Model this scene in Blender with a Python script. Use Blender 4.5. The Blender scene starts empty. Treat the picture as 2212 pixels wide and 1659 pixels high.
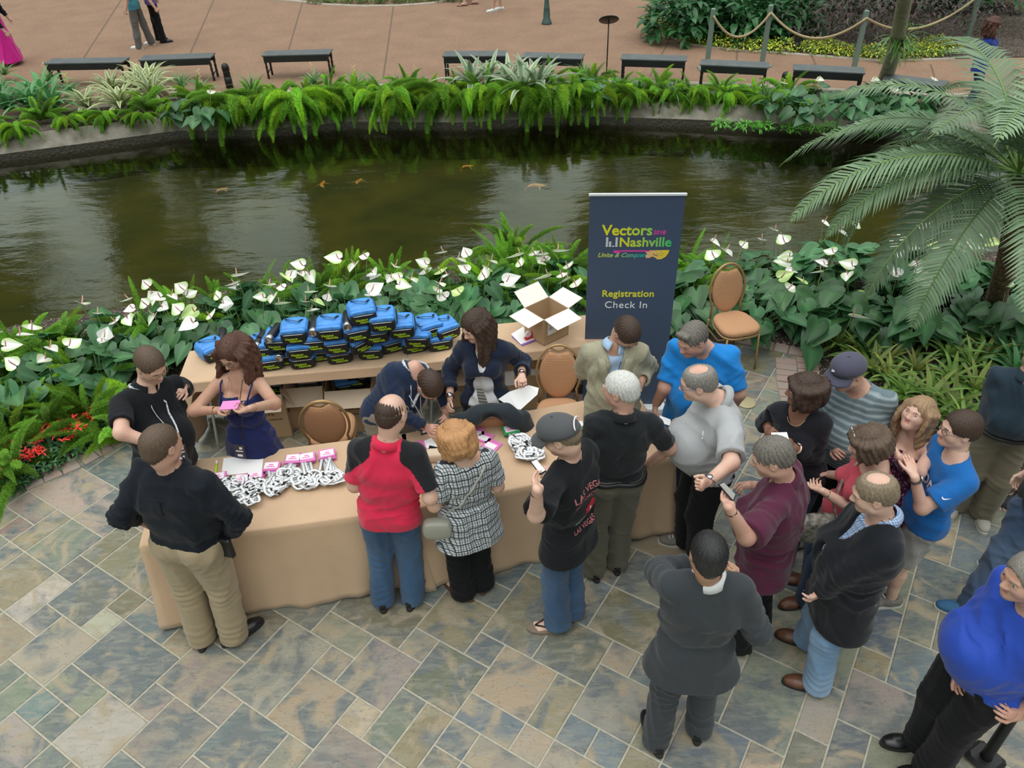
import bpy, bmesh, math, random
import numpy as np
from mathutils import Vector, Matrix
from mathutils.bvhtree import BVHTree

# ---------------------------------------------------------------- camera, world, light, exposure
S = bpy.context.scene
COL = S.collection
FPX = 1680.0; TILT = math.radians(37.0); ROLL = math.radians(1.9); CAMZ = 4.35
_r = np.array([1, 0, 0.]); _u = np.array([0, math.sin(TILT), math.cos(TILT)]); CF = np.array([0, math.cos(TILT), -math.sin(TILT)])
CR = math.cos(ROLL)*_r - math.sin(ROLL)*_u; CU = math.sin(ROLL)*_r + math.cos(ROLL)*_u
CC = np.array([0, 0, CAMZ])
cam = bpy.data.cameras.new('camera'); camo = bpy.data.objects.new('camera', cam); COL.objects.link(camo)
cam.sensor_fit = 'HORIZONTAL'; cam.sensor_width = 36.0; cam.lens = 36.0*FPX/2212.0; cam.clip_end = 300
camo.matrix_world = Matrix(((CR[0], CU[0], -CF[0], 0), (CR[1], CU[1], -CF[1], 0), (CR[2], CU[2], -CF[2], CAMZ), (0, 0, 0, 1)))
S.camera = camo
S.view_settings.view_transform = 'Standard'; S.view_settings.look = 'None'
S.view_settings.gamma = 1.0; S.view_settings.use_curve_mapping = False
S.view_settings.exposure = 0.55

def ray(px, py):
    d = CF*FPX + CR*(px-1106) - CU*(py-829.5)
    return d/np.linalg.norm(d)
def P(px, py, z=0.0):
    d = ray(px, py); return CC + d*((z-CAMZ)/d[2])

# world: glasshouse roof, bright overhead, dim greenery and pale facades low around
w = bpy.data.worlds.new('atrium'); S.world = w; w.use_nodes = True
nt = w.node_tree; nt.nodes.clear()
def wn(t, **k):
    n = nt.nodes.new(t)
    for a, b in k.items(): setattr(n, a, b)
    return n
tc = wn('ShaderNodeTexCoord'); sx = wn('ShaderNodeSeparateXYZ'); nt.links.new(tc.outputs['Generated'], sx.inputs[0])
mp = wn('ShaderNodeMapping'); mp.inputs['Scale'].default_value = (1.0, 1.0, 0.75); mp.inputs['Location'].default_value = (0.35, 0.2, 0.1)
nt.links.new(tc.outputs['Generated'], mp.inputs[0])
nz = wn('ShaderNodeTexNoise'); nz.inputs['Scale'].default_value = 5.0; nz.inputs['Detail'].default_value = 4; nz.inputs['Roughness'].default_value = 0.55
nt.links.new(mp.outputs[0], nz.inputs['Vector'])
cr = wn('ShaderNodeValToRGB'); cr.color_ramp.elements[0].position = 0.475; cr.color_ramp.elements[0].color = (0.018, 0.026, 0.012, 1)
cr.color_ramp.elements[1].position = 0.52; cr.color_ramp.elements[1].color = (0.72, 0.84, 0.78, 1)
nt.links.new(nz.outputs[0], cr.inputs[0])
el = wn('ShaderNodeValToRGB')
e = el.color_ramp.elements
e[0].position = 0.12; e[0].color = (0, 0, 0, 1); e[1].position = 0.22; e[1].color = (1, 1, 1, 1)
nt.links.new(sx.outputs[2], el.inputs[0])
m1 = wn('ShaderNodeMix', data_type='RGBA'); m1.inputs['A'].default_value = (0.05, 0.07, 0.04, 1)
nt.links.new(el.outputs[0], m1.inputs['Factor']); nt.links.new(cr.outputs[0], m1.inputs['B'])
el2 = wn('ShaderNodeMapRange'); el2.inputs['From Min'].default_value = 0.50; el2.inputs['From Max'].default_value = 0.72
nt.links.new(sx.outputs[2], el2.inputs['Value'])
m2 = wn('ShaderNodeMix', data_type='RGBA'); m2.inputs['B'].default_value = (1.15, 1.18, 1.16, 1)
nt.links.new(el2.outputs[0], m2.inputs['Factor']); nt.links.new(m1.outputs['Result'], m2.inputs['A'])
bg = wn('ShaderNodeBackground'); bg.inputs['Strength'].default_value = 1.0
nt.links.new(m2.outputs['Result'], bg.inputs[0])
wo = wn('ShaderNodeOutputWorld'); nt.links.new(bg.outputs[0], wo.inputs[0])

def sunlight(name, energy, ang, d, col):
    l = bpy.data.lights.new(name, 'SUN'); l.energy = energy; l.angle = math.radians(ang); l.color = col
    o = bpy.data.objects.new(name, l); COL.objects.link(o)
    o.rotation_euler = Vector(d).to_track_quat('-Z', 'Y').to_euler()
sunlight('sun_through_glass_roof', 0.55, 45, (0.25, 0.10, -1.0), (1.0, 0.985, 0.95))
sunlight('sky_light_from_gallery', 0.22, 70, (-0.1, 0.9, -0.8), (0.95, 0.98, 1.0))

# ---------------------------------------------------------------- helpers
def tag(o, label=None, cat=None, group=None, kind=None):
    if label: o['label'] = label
    if cat: o['category'] = cat
    if group: o['group'] = group
    if kind: o['kind'] = kind
    return o
def mat(name, col=(0.5, 0.5, 0.5), rough=0.6, metal=0.0, spec=0.5, noise=None, bump=None, cloth=None, attr=None, alpha=None, sheen=0):
    """noise=(scale, amount[, col2]); bump=(scale, strength[, stretch xyz])"""
    m = bpy.data.materials.new(name); m.use_nodes = True
    t = m.node_tree; b = t.nodes['Principled BSDF']
    b.inputs['Base Color'].default_value = (*col, 1); b.inputs['Roughness'].default_value = rough
    b.inputs['Metallic'].default_value = metal; b.inputs['Specular IOR Level'].default_value = spec
    if sheen: b.inputs['Sheen Weight'].default_value = sheen
    tcn = t.nodes.new('ShaderNodeTexCoord'); vec = tcn.outputs['Object']; src = None
    if attr:
        a = t.nodes.new('ShaderNodeAttribute'); a.attribute_name = attr; src = a.outputs['Color']
    if noise:
        n = t.nodes.new('ShaderNodeTexNoise'); n.inputs['Scale'].default_value = noise[0]; n.inputs['Detail'].default_value = 4
        t.links.new(vec, n.inputs['Vector'])
        c2 = noise[2] if len(noise) > 2 else tuple(c*(1-noise[1]) for c in col)
        r = t.nodes.new('ShaderNodeMapRange'); r.inputs['From Min'].default_value = 0.35; r.inputs['From Max'].default_value = 0.65
        t.links.new(n.outputs[0], r.inputs['Value'])
        mx = t.nodes.new('ShaderNodeMix'); mx.data_type = 'RGBA'
        t.links.new(r.outputs[0], mx.inputs['Factor'])
        if src is not None:
            ml = t.nodes.new('ShaderNodeMix'); ml.data_type = 'RGBA'; ml.blend_type = 'MULTIPLY'; ml.inputs['Factor'].default_value = 1
            ml.inputs['B'].default_value = (1-noise[1],)*3 + (1,)
            t.links.new(src, ml.inputs['A']); t.links.new(src, mx.inputs['A']); t.links.new(ml.outputs['Result'], mx.inputs['B'])
        else:
            mx.inputs['A'].default_value = (*col, 1); mx.inputs['B'].default_value = (*c2, 1)
        src = mx.outputs['Result']
    if src is not None: t.links.new(src, b.inputs['Base Color'])
    if bump:
        v = vec
        if len(bump) > 2:
            mpn = t.nodes.new('ShaderNodeMapping'); mpn.inputs['Scale'].default_value = bump[2]; t.links.new(vec, mpn.inputs[0]); v = mpn.outputs[0]
        n = t.nodes.new('ShaderNodeTexNoise'); n.inputs['Scale'].default_value = bump[0]; n.inputs['Detail'].default_value = 3
        t.links.new(v, n.inputs['Vector'])
        bp = t.nodes.new('ShaderNodeBump'); bp.inputs['Strength'].default_value = bump[1]; bp.inputs['Distance'].default_value = 0.02
        t.links.new(n.outputs[0], bp.inputs['Height']); t.links.new(bp.outputs[0], b.inputs['Normal'])
    return m

def link(o, parent=None):
    COL.objects.link(o)
    if parent is not None: o.parent = parent
    return o
def mesh_obj(name, V, F, mats, parent=None, smooth=True, loc=None, midx=None, cols=None, uvs=None):
    me = bpy.data.meshes.new(name)
    V = np.asarray(V, dtype=np.float32).reshape(-1, 3)
    if isinstance(F, np.ndarray):
        n, k = F.shape
        me.vertices.add(len(V)); me.vertices.foreach_set('co', V.ravel())
        me.loops.add(n*k); me.loops.foreach_set('vertex_index', F.astype(np.int32).ravel())
        me.polygons.add(n); me.polygons.foreach_set('loop_start', np.arange(0, n*k, k, dtype=np.int32))
        me.update(calc_edges=True)
    else:
        me.from_pydata([tuple(v) for v in V], [], F); me.update()
    for m in (mats if isinstance(mats, (list, tuple)) else [mats]): me.materials.append(m)
    if midx is not None: me.polygons.foreach_set('material_index', np.asarray(midx, dtype=np.int32))
    if smooth: me.polygons.foreach_set('use_smooth', np.ones(len(me.polygons), dtype=bool))
    if cols is not None:
        a = me.color_attributes.new('tint', 'FLOAT_COLOR', 'POINT')
        c = np.ones((len(V), 4), dtype=np.float32); c[:, :3] = cols; a.data.foreach_set('color', c.ravel())
    if uvs is not None:
        u = me.uv_layers.new(name='uv'); li = np.zeros(len(me.loops), dtype=np.int32); me.loops.foreach_get('vertex_index', li)
        u.data.foreach_set('uv', np.asarray(uvs, dtype=np.float32)[li].ravel())
    o = bpy.data.objects.new(name, me)
    if loc is not None: o.location = loc
    return link(o, parent)
def empty(name, loc=(0, 0, 0), rz=0, parent=None):
    o = bpy.data.objects.new(name, None); o.location = loc; o.rotation_euler = (0, 0, rz); o.empty_display_size = 0.1
    return link(o, parent)

class MB:
    """collects solid pieces into ONE mesh"""
    def __init__(s): s.V = []; s.F = []; s.M = []; s.C = []; s.U = []
    def add(s, V, F, mi=0, col=None, uv=None):
        b = len(s.V); V = [tuple(map(float, v)) for v in V]; s.V += V; s.F += [tuple(i+b for i in f) for f in F]; s.M += [mi]*len(F)
        s.C += [tuple(col) if col is not None else (1, 1, 1)]*len(V)
        s.U += list(uv) if uv is not None else [(0, 0)]*len(V)
    def box(s, c, d, rz=0, mi=0, ax=None, col=None, bev=0.0):
        hx, hy, hz = d[0]/2, d[1]/2, d[2]/2
        if ax is None:
            ax = np.array([[math.cos(rz), math.sin(rz), 0], [-math.sin(rz), math.cos(rz), 0], [0, 0, 1]])
        ax = np.asarray(ax, float); V = []
        if bev > 0:
            g = []
            for sz, in_ in ((-1, bev), (-1, 0), (1, 0), (1, bev)):
                zz = sz*(hz - (bev if in_ == 0 else 0))
                X, Y = hx-in_, hy-in_; q = min(bev*1.0, X*.9, Y*.9)
                ring = [(X-q, -Y), (X, -Y+q), (X, Y-q), (X-q, Y), (-X+q, Y), (-X, Y-q), (-X, -Y+q), (-X+q, -Y)]
                g.append([(a, b_, zz) for a, b_ in ring])
            for r_ in g:
                for a in r_: V.append(np.asarray(c)+ax[0]*a[0]+ax[1]*a[1]+ax[2]*a[2])
            F = []
            for k in range(3):
                for i in range(8): F.append((k*8+i, k*8+(i+1) % 8, (k+1)*8+(i+1) % 8, (k+1)*8+i))
            F.append(tuple(range(7, -1, -1))); F.append(tuple(range(24, 32)))
            s.add(V, F, mi, col); return
        for x in (-hx, hx):
            for y in (-hy, hy):
                for z in (-hz, hz): V.append(np.asarray(c)+ax[0]*x+ax[1]*y+ax[2]*z)
        s.add(V, [(0, 1, 3, 2), (4, 6, 7, 5), (0, 4, 5, 1), (2, 3, 7, 6), (0, 2, 6, 4), (1, 5, 7, 3)], mi, col)
    def tube(s, pts, r, n=8, mi=0, col=None, closed=False, flat=1.0, up=None):
        pts = [np.asarray(p, float) for p in pts]; m = len(pts); rr = r if isinstance(r, (list, tuple, np.ndarray)) else [r]*m
        V = []; prev = None
        for i, p in enumerate(pts):
            a = pts[(i-1) % m] if (i > 0 or closed) else p; b = pts[(i+1) % m] if (i < m-1 or closed) else p
            t = b-a; t = t/(np.linalg.norm(t)+1e-9)
            if prev is None:
                x = np.asarray(up, float) if up is not None else (np.array([0, 0, 1.]) if abs(t[2]) < .9 else np.array([1., 0, 0]))
            else: x = prev
            x = x-t*(x@t); x /= np.linalg.norm(x)+1e-9; y = np.cross(t, x); prev = x
            for k in range(n):
                g = 2*math.pi*k/n; V.append(p+x*math.cos(g)*rr[i]*flat+y*math.sin(g)*rr[i])
        F = []
        for i in range(m if closed else m-1):
            j = (i+1) % m
            for k in range(n): F.append((i*n+k, i*n+(k+1) % n, j*n+(k+1) % n, j*n+k))
        if not closed: F.append(tuple(range(n-1, -1, -1))); F.append(tuple((m-1)*n+k for k in range(n)))
        s.add(V, F, mi, col)
    def lathe(s, c, prof, n=20, mi=0, col=None, ax=None):
        ax = np.eye(3) if ax is None else np.asarray(ax); V = []
        for (r, z) in prof:
            for k in range(n):
                g = 2*math.pi*k/n; V.append(np.asarray(c)+ax[0]*r*math.cos(g)+ax[1]*r*math.sin(g)+ax[2]*z)
        F = []
        for i in range(len(prof)-1):
            for k in range(n): F.append((i*n+k, i*n+(k+1) % n, (i+1)*n+(k+1) % n, (i+1)*n+k))
        F.append(tuple(range(n-1, -1, -1))); F.append(tuple((len(prof)-1)*n+k for k in range(n)))
        s.add(V, F, mi, col)
    def build(s, name, m, parent=None, smooth=False, loc=None):
        return mesh_obj(name, s.V, s.F, m, parent, smooth, loc, s.M, np.array(s.C) if s.C else None, s.U)

def copy_tree(o, parent=None):
    c = o.copy(); COL.objects.link(c); c.parent = parent
    for ch in list(o.children): copy_tree(ch, c)
    return c
def text_mesh(txt, size, ext=0.0015, shear=0.0, bold=0.0, align='CENTER', space=1.0):
    cu = bpy.data.curves.new('lettering', 'FONT'); cu.body = txt; cu.size = size; cu.extrude = ext; cu.shear = shear; cu.offset = bold*size
    cu.align_x = align; cu.space_character = space; cu.resolution_u = 3
    o = bpy.data.objects.new('lettering', cu); COL.objects.link(o)
    dg = bpy.context.evaluated_depsgraph_get(); dg.update()
    me = bpy.data.meshes.new_from_object(o.evaluated_get(dg)); bpy.data.objects.remove(o); bpy.data.curves.remove(cu)
    V = np.zeros(len(me.vertices)*3); me.vertices.foreach_get('co', V); F = [tuple(p.vertices) for p in me.polygons]
    bpy.data.meshes.remove(me)
    return V.reshape(-1, 3), F
def unit(v):
    v = np.asarray(v, float); return v/(np.linalg.norm(v)+1e-12)
# ---------------------------------------------------------------- setting
rnd = random.Random(7)
M = {}
def slate_mat():
    m = bpy.data.materials.new('slate_tiles'); m.use_nodes = True; t = m.node_tree; b = t.nodes['Principled BSDF']
    tcn = t.nodes.new('ShaderNodeTexCoord'); at = t.nodes.new('ShaderNodeAttribute'); at.attribute_name = 'tint'
    # offset the noise per tile with the tint value so figure does not run on across joints
    ad = t.nodes.new('ShaderNodeVectorMath'); ad.operation = 'MULTIPLY_ADD'; ad.inputs[1].default_value = (37, 53, 29)
    t.links.new(at.outputs['Color'], ad.inputs[0]); t.links.new(tcn.outputs['Object'], ad.inputs[2])
    def noise(sc, det, dist=0.0, stretch=None):
        v = ad.outputs[0]
        if stretch:
            q = t.nodes.new('ShaderNodeMapping'); q.inputs['Scale'].default_value = stretch; q.inputs['Rotation'].default_value = (0, 0, 0.9); t.links.new(v, q.inputs[0]); v = q.outputs[0]
        n = t.nodes.new('ShaderNodeTexNoise'); n.inputs['Scale'].default_value = sc; n.inputs['Detail'].default_value = det; n.inputs['Distortion'].default_value = dist
        t.links.new(v, n.inputs['Vector']); return n.outputs[0]
    def mix(f, a, b_, bt='MIX'):
        x = t.nodes.new('ShaderNodeMix'); x.data_type = 'RGBA'; x.blend_type = bt
        for s_, k in ((f, 'Factor'), (a, 'A'), (b_, 'B')):
            if isinstance(s_, (float, int)): x.inputs[k].default_value = s_
            elif isinstance(s_, tuple): x.inputs[k].default_value = (*s_, 1)
            else: t.links.new(s_, x.inputs[k])
        return x.outputs['Result']
    def rng(v, a, b_):
        r = t.nodes.new('ShaderNodeMapRange'); r.inputs['From Min'].default_value = a; r.inputs['From Max'].default_value = b_; t.links.new(v, r.inputs['Value']); return r.outputs[0]
    c = mix(rng(noise(2.2, 5, 1.5), 0.47, 0.60), at.outputs['Color'], (0.118, 0.135, 0.135))
    c = mix(rng(noise(2.9, 5, 2.0), 0.52, 0.66), c, (0.31, 0.255, 0.17))
    c = mix(rng(noise(7, 8, 1.0, (1, 3, 1)), 0.45, 0.85), c, (0.27, 0.262, 0.205))
    c = mix(rng(noise(16, 10, 2.0, (1, 2.2, 1)), 0.42, 0.30), c, (0.72, 0.72, 0.72), 'MULTIPLY')
    c = mix(rng(noise(60, 4), 0.62, 0.75), c, (0.6, 0.6, 0.6), 'MULTIPLY')
    t.links.new(c, b.inputs['Base Color'])
    ro = t.nodes.new('ShaderNodeMapRange'); ro.inputs['To Min'].default_value = 0.42; ro.inputs['To Max'].default_value = 0.7
    t.links.new(noise(9, 4), ro.inputs['Value']); t.links.new(ro.outputs[0], b.inputs['Roughness'])
    bp = t.nodes.new('ShaderNodeBump'); bp.inputs['Strength'].default_value = 0.35; bp.inputs['Distance'].default_value = 0.012
    t.links.new(noise(10, 9, 1.0, (1, 2.4, 1)), bp.inputs['Height']); t.links.new(bp.outputs[0], b.inputs['Normal'])
    return m
TA = math.radians(56.9); TM = 0.193; T0 = (-0.302*TM, -0.1226*TM)
TU = np.array([math.cos(TA), math.sin(TA)]); TV = np.array([-math.sin(TA), math.cos(TA)])
def tw(u, v): return TU*(u*TM+T0[0]) + TV*(v*TM+T0[1])
TAN = (0.46, 0.365, 0.245); BR = (0.35, 0.28, 0.22); GR = (0.205, 0.22, 0.165); SL = (0.105, 0.138, 0.165); OL = (0.26, 0.232, 0.138); PU = (0.305, 0.262, 0.222); LT = (0.42, 0.39, 0.31); BLU = (0.155, 0.20, 0.212)
known = [(10,13,1,2,GR),(9,13,1,1,PU),(9,11,2,2,PU),(11,11,1,1,GR),(10,9,2,2,GR),(8,11,1,1,TAN),(8,10,2,1,GR),(7,12,2,2,TAN),(7,14,3,2,LT),
 (11,12,2,3,OL),(12,9,1,1,SL),(12,10,2,2,OL),(11,7,2,2,TAN),(10,7,1,2,BLU),(11,6,2,1,OL),(12,4,2,2,LT),(11,5,1,1,BLU),(14,5,1,1,TAN),(13,6,2,2,GR),
 (13,8,3,2,OL),(5,17,1,1,BR),(6,15,1,1,BR),(3,19,1,1,GR),(6,21,1,1,LT),(5,23,1,1,LT),(5,18,2,3,BLU),(6,16,2,2,BR),(4,19,1,2,GR),(4,21,2,2,BR),
 (3,17,2,2,LT),(4,15,2,2,PU),(5,13,2,2,BLU),(15,4,2,3,OL),(8,16,2,2,OL)]
occ = {}; tiles = []
for (u, v, du, dv, c) in known:
    if any((a, b) in occ for a in range(u, u+du) for b in range(v, v+dv)): continue
    for a in range(u, u+du):
        for b in range(v, v+dv): occ[(a, b)] = 1
    tiles.append((u, v, du, dv, c))
# patio outline (world xy)
PATIO = [(-9, -2), (-9, 2.9), (-4.75, 4.35), (-4.15, 4.60), (-3.70, 4.95), (-3.36, 5.34), (-3.0, 5.78), (-2.2, 5.98), (-0.4, 5.98), (0.95, 5.45), (1.12, 5.24), (1.28, 5.45), (1.62, 6.30), (1.80, 6.62),
         (2.35, 6.42), (2.98, 6.12), (2.83, 5.63), (2.75, 5.2), (3.0, 4.75), (3.30, 4.45), (3.61, 4.21), (3.86, 4.12), (4.8, 3.9), (9, 3.6), (9, -2)]
def inside(x, y, poly):
    c = False; n = len(poly); j = n-1
    for i in range(n):
        xi, yi = poly[i]; xj, yj = poly[j]
        if (yi > y) != (yj > y) and x < (xj-xi)*(y-yi)/(yj-yi)+xi: c = not c
        j = i
    return c
cells = []
for u in range(-24, 48):
    for v in range(-22, 46):
        x, y = tw(u+.5, v+.5)
        if -6.6 < x < 6.0 and 0.2 < y < 6.8 and any(inside(x+a, y+b, PATIO) for a in (-.25, 0, .25) for b in (-.25, 0, .25)): cells.append((u, v))
cs = set(cells)
sizes = [(2, 3)]*3 + [(3, 2)]*3 + [(2, 2)]*8 + [(1, 2)]*3 + [(2, 1)]*3 + [(1, 1)]*3
for (u, v) in sorted(cells, key=lambda q: (q[0]+q[1]*0.7)):
    if (u, v) in occ: continue
    opts = sizes[:]; rnd.shuffle(opts); opts.append((1, 1))
    for du, dv in opts:
        if all((a, b) not in occ for a in range(u, u+du) for b in range(v, v+dv)): break
    for a in range(u, u+du):
        for b in range(v, v+dv): occ[(a, b)] = 1
    c = rnd.choice([TAN, BR, BR, GR, GR, GR, SL, OL, OL, OL, PU, LT, BLU, BLU])
    tiles.append((u, v, du, dv, c))
def clip_poly(poly, keep):
    return poly
mb = MB(); J = 0.0055
VAR = random.Random(5)
for (u, v, du, dv, c) in tiles:
    vf = VAR.choice([.62, .72, .8, .86, .95]); c = tuple(x*vf for x in c)
    g = J/TM
    q = [tw(u+g, v+g), tw(u+du-g, v+g), tw(u+du-g, v+dv-g), tw(u+g, v+dv-g)]
    if not all(inside(p[0]+0, p[1]+0, PATIO) for p in q):
        cx, cy = tw(u+du/2, v+dv/2)
        if not inside(cx, cy, PATIO) and du*dv > 1: pass
    c = tuple(x*rnd.uniform(.93, 1.07) for x in c); z = rnd.uniform(-.001, .001)
    b = .004
    qi = [tw(u+g+b/TM, v+g+b/TM), tw(u+du-g-b/TM, v+g+b/TM), tw(u+du-g-b/TM, v+dv-g-b/TM), tw(u+g+b/TM, v+dv-g-b/TM)]
    V = [(p[0], p[1], -.004) for p in q] + [(p[0], p[1], z) for p in qi]
    mb.add(V, [(4, 5, 6, 7), (0, 1, 5, 4), (1, 2, 6, 5), (2, 3, 7, 6), (3, 0, 4, 7)], 0, c)
grout = mat('pale_grout', (0.42, 0.39, 0.31), 0.9, noise=(30, .2))
mb.add([(-12, -3, -.004), (12, -3, -.004), (12, 7, -.004), (-12, 7, -.004)], [(0, 1, 2, 3)], 1)
floor = mb.build('floor', [slate_mat(), grout]); tag(floor, kind='structure')

# brick edging: soldier bricks along the patio rim, then the bed soil raised over everything beyond
def resample(pts, step):
    out = []; pts = [np.array(p, float) for p in pts]
    for a, b in zip(pts[:-1], pts[1:]):
        n = max(1, int(round(np.linalg.norm(b-a)/step)))
        for i in range(n): out.append(a+(b-a)*i/n)
    out.append(pts[-1]); return out
brickm = mat('rosy_brick_pavers', (0.36, 0.245, 0.21), 0.85, noise=(9, .25, (0.31, 0.26, 0.225)), bump=(60, .3), attr=None)
def brick_row(line, width, step, off=0.0, side=1):
    mbb = MB(); pts = resample(line, step)
    for a, b in zip(pts[:-1], pts[1:]):
        t = unit(b-a); n = np.array([-t[1], t[0]])*side; L = np.linalg.norm(b-a)
        c = (a+b)/2+n*(off+width/2)
        mbb.box((c[0], c[1], .0), (L-.008, width-.008, .022+rnd.uniform(-.003, .003)), math.atan2(t[1], t[0]), bev=.004)
    return mbb
rimL = [(-9, 2.9), (-4.75, 4.35), (-4.15, 4.60), (-3.70, 4.95), (-3.36, 5.34), (-3.0, 5.78), (-2.2, 5.98), (-0.4, 5.98), (0.95, 5.45), (1.12, 5.24)]
tag(brick_row(rimL, .17, .135, 0, -1).build('trim_1', brickm), kind='structure')
b2 = brick_row([(1.12, 5.24), (1.28, 5.45), (1.62, 6.30), (1.80, 6.62)], .16, .11, 0, -1)
b3 = brick_row([(1.80, 6.62), (2.35, 6.42), (2.98, 6.12)], .15, .13, 0, -1)
tag(b2.build('trim_2', brickm), kind='structure'); tag(b3.build('trim_3', brickm), kind='structure')
b4 = brick_row([(2.92, 6.0), (2.83, 5.63), (2.75, 5.2), (3.0, 4.75), (3.30, 4.45), (3.61, 4.21), (3.86, 4.12), (4.8, 3.9)], .2, .1, 0, -1)
b4b = brick_row([(2.72, 6.0), (2.62, 5.63), (2.55, 5.2)], .2, .1, 0, -1)
tag(b4.build('trim_4', brickm), kind='structure'); tag(b4b.build('trim_5', brickm), kind='structure')

# pond outline
NEAR = [(-40, 6.2), (-9.0, 6.35), (-6.0, 6.9), (-4.9, 7.25), (-3.2, 7.75), (-1.6, 8.05), (0.5, 8.2), (2.7, 8.0), (4.4, 7.95), (6.5, 8.1), (10, 8.6), (40, 9)]
FARPX = [(-1500, 520), (-400, 400), (0, 352), (180, 328), (380, 300), (560, 298), (760, 280), (1000, 282), (1250, 268), (1500, 276), (1700, 286), (1900, 300), (2100, 310), (2500, 330), (3500, 420)]
WZ = -0.22
FAR = [P(x, y, WZ)[:2] for x, y in FARPX]
FAR = [np.array(p) for p in FAR]
def ribbon(lineA, lineB, zA, zB, name, m, n=1, zf=None, jag=0.0):
    """strip between two polylines given by x-sorted points"""
    xs = np.concatenate([np.arange(-40, -12, 2.0), np.arange(-12, 12, .12), np.arange(12, 40.1, 2.0)])
    A = np.array(sorted([tuple(p) for p in lineA])); B = np.array(sorted([tuple(p) for p in lineB]))
    ya = np.interp(xs, A[:, 0], A[:, 1]); yb = np.interp(xs, B[:, 0], B[:, 1])
    V = []; F = []
    for i, x in enumerate(xs):
        for k in range(n+1):
            t = k/n; z = zA+(zB-zA)*t
            if zf: z += zf(x, ya[i]*(1-t)+yb[i]*t, t)
            V.append((x, ya[i]*(1-t)+yb[i]*t, z))
    for i in range(len(xs)-1):
        for k in range(n): a = i*(n+1)+k; F.append((a, a+n+1, a+n+2, a+1))
    return mesh_obj(name, V, F, m)
soil = mat('dark_bark_mulch', (0.075, 0.052, 0.038), 0.95, noise=(60, .5, (0.02, 0.014, 0.01)), bump=(90, 1.0))
# mulch with pale flecks
t = soil.node_tree; b = t.nodes['Principled BSDF']; prev = b.inputs['Base Color'].links[0].from_socket
vo = t.nodes.new('ShaderNodeTexVoronoi'); vo.inputs['Scale'].default_value = 75; tcn = t.nodes.new('ShaderNodeTexCoord'); t.links.new(tcn.outputs['Object'], vo.inputs['Vector'])
rr = t.nodes.new('ShaderNodeSeparateColor'); t.links.new(vo.outputs['Color'], rr.inputs[0])
gt = t.nodes.new('ShaderNodeMath'); gt.operation = 'GREATER_THAN'; gt.inputs[1].default_value = .86; t.links.new(rr.outputs[0], gt.inputs[0])
mx = t.nodes.new('ShaderNodeMix'); mx.data_type = 'RGBA'; t.links.new(gt.outputs[0], mx.inputs['Factor']); t.links.new(prev, mx.inputs['A']); mx.inputs['B'].default_value = (0.30, 0.24, 0.19, 1)
t.links.new(mx.outputs['Result'], b.inputs['Base Color'])
# near bed: a grid surface outside the patio outline and short of the pond
def wob(x, y): return .5*math.sin(x*3.1+y*1.7)+.5*math.sin(x*7.3-y*5.1)
gx = np.arange(-9.4, 9.6, .06); gy = np.arange(2.6, 8.7, .06)
NP = np.array(NEAR); V = []; F = []; idx = {}
def bedok(x, y):
    return any(not inside(x+a, y+b, PATIO) for a, b in ((0, 0), (.07, 0), (-.07, 0), (0, .07), (0, -.07))) and y < np.interp(x, NP[:, 0], NP[:, 1])+.05
okc = np.array([[bedok(x, y) for y in gy] for x in gx])
for i, x in enumerate(gx):
    for j, y in enumerate(gy):
        if okc[i, j]:
            d = min(1.0, max(0.0, (np.interp(x, NP[:, 0], NP[:, 1])-y)/.3))
            idx[i, j] = len(V); V.append((x, y, (-.012 if inside(x, y, PATIO) else .022)+.02*wob(x, y)*d*.5*(0 if inside(x, y, PATIO) else 1) - (1-d)*.05))
for i in range(len(gx)-1):
    for j in range(len(gy)-1):
        k = [(i, j), (i+1, j), (i+1, j+1), (i, j+1)]
        k = [idx[a] for a in k if a in idx]
        if len(k) >= 3: F.append(tuple(k))
bed = mesh_obj('planting_bed_soil', V, F, soil); bed.name = 'floor_bed'; tag(bed, kind='structure')

stone = mat('rough_concrete_bank', (0.24, 0.22, 0.185), 0.9, noise=(5, .4, (0.13, 0.12, 0.085)), bump=(14, .9))
wet = mat('wet_bank_edge', (0.05, 0.045, 0.03), 0.5, noise=(20, .4), bump=(25, 1))
def bankz(x, y, t): return (.05*wob(x*1.3, y)+.03*wob(x*4, y*3))*math.sin(math.pi*min(1, t*1.2))
FAR2 = [(p[0], p[1]+.34) for p in FAR]; FAR3 = [(p[0], p[1]+.06) for p in FAR]; PATH0 = [(p[0], p[1]+1.75) for p in FAR]
tag(ribbon(FAR, FAR3, WZ-.9, WZ+.12, 'trim_8', wet, 3), kind='structure')
tag(ribbon(FAR3, FAR2, WZ+.12, .10, 'trim_9', stone, 5, bankz), kind='structure')
tag(ribbon(FAR2, PATH0, .10, .0, 'floor_far_bed', soil, 3), kind='structure')
NB2 = [(x, y+.12) for x, y in NEAR]
tag(ribbon(NEAR, NB2, -.035, WZ-.9, 'trim_10', wet, 2), kind='structure')
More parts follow.
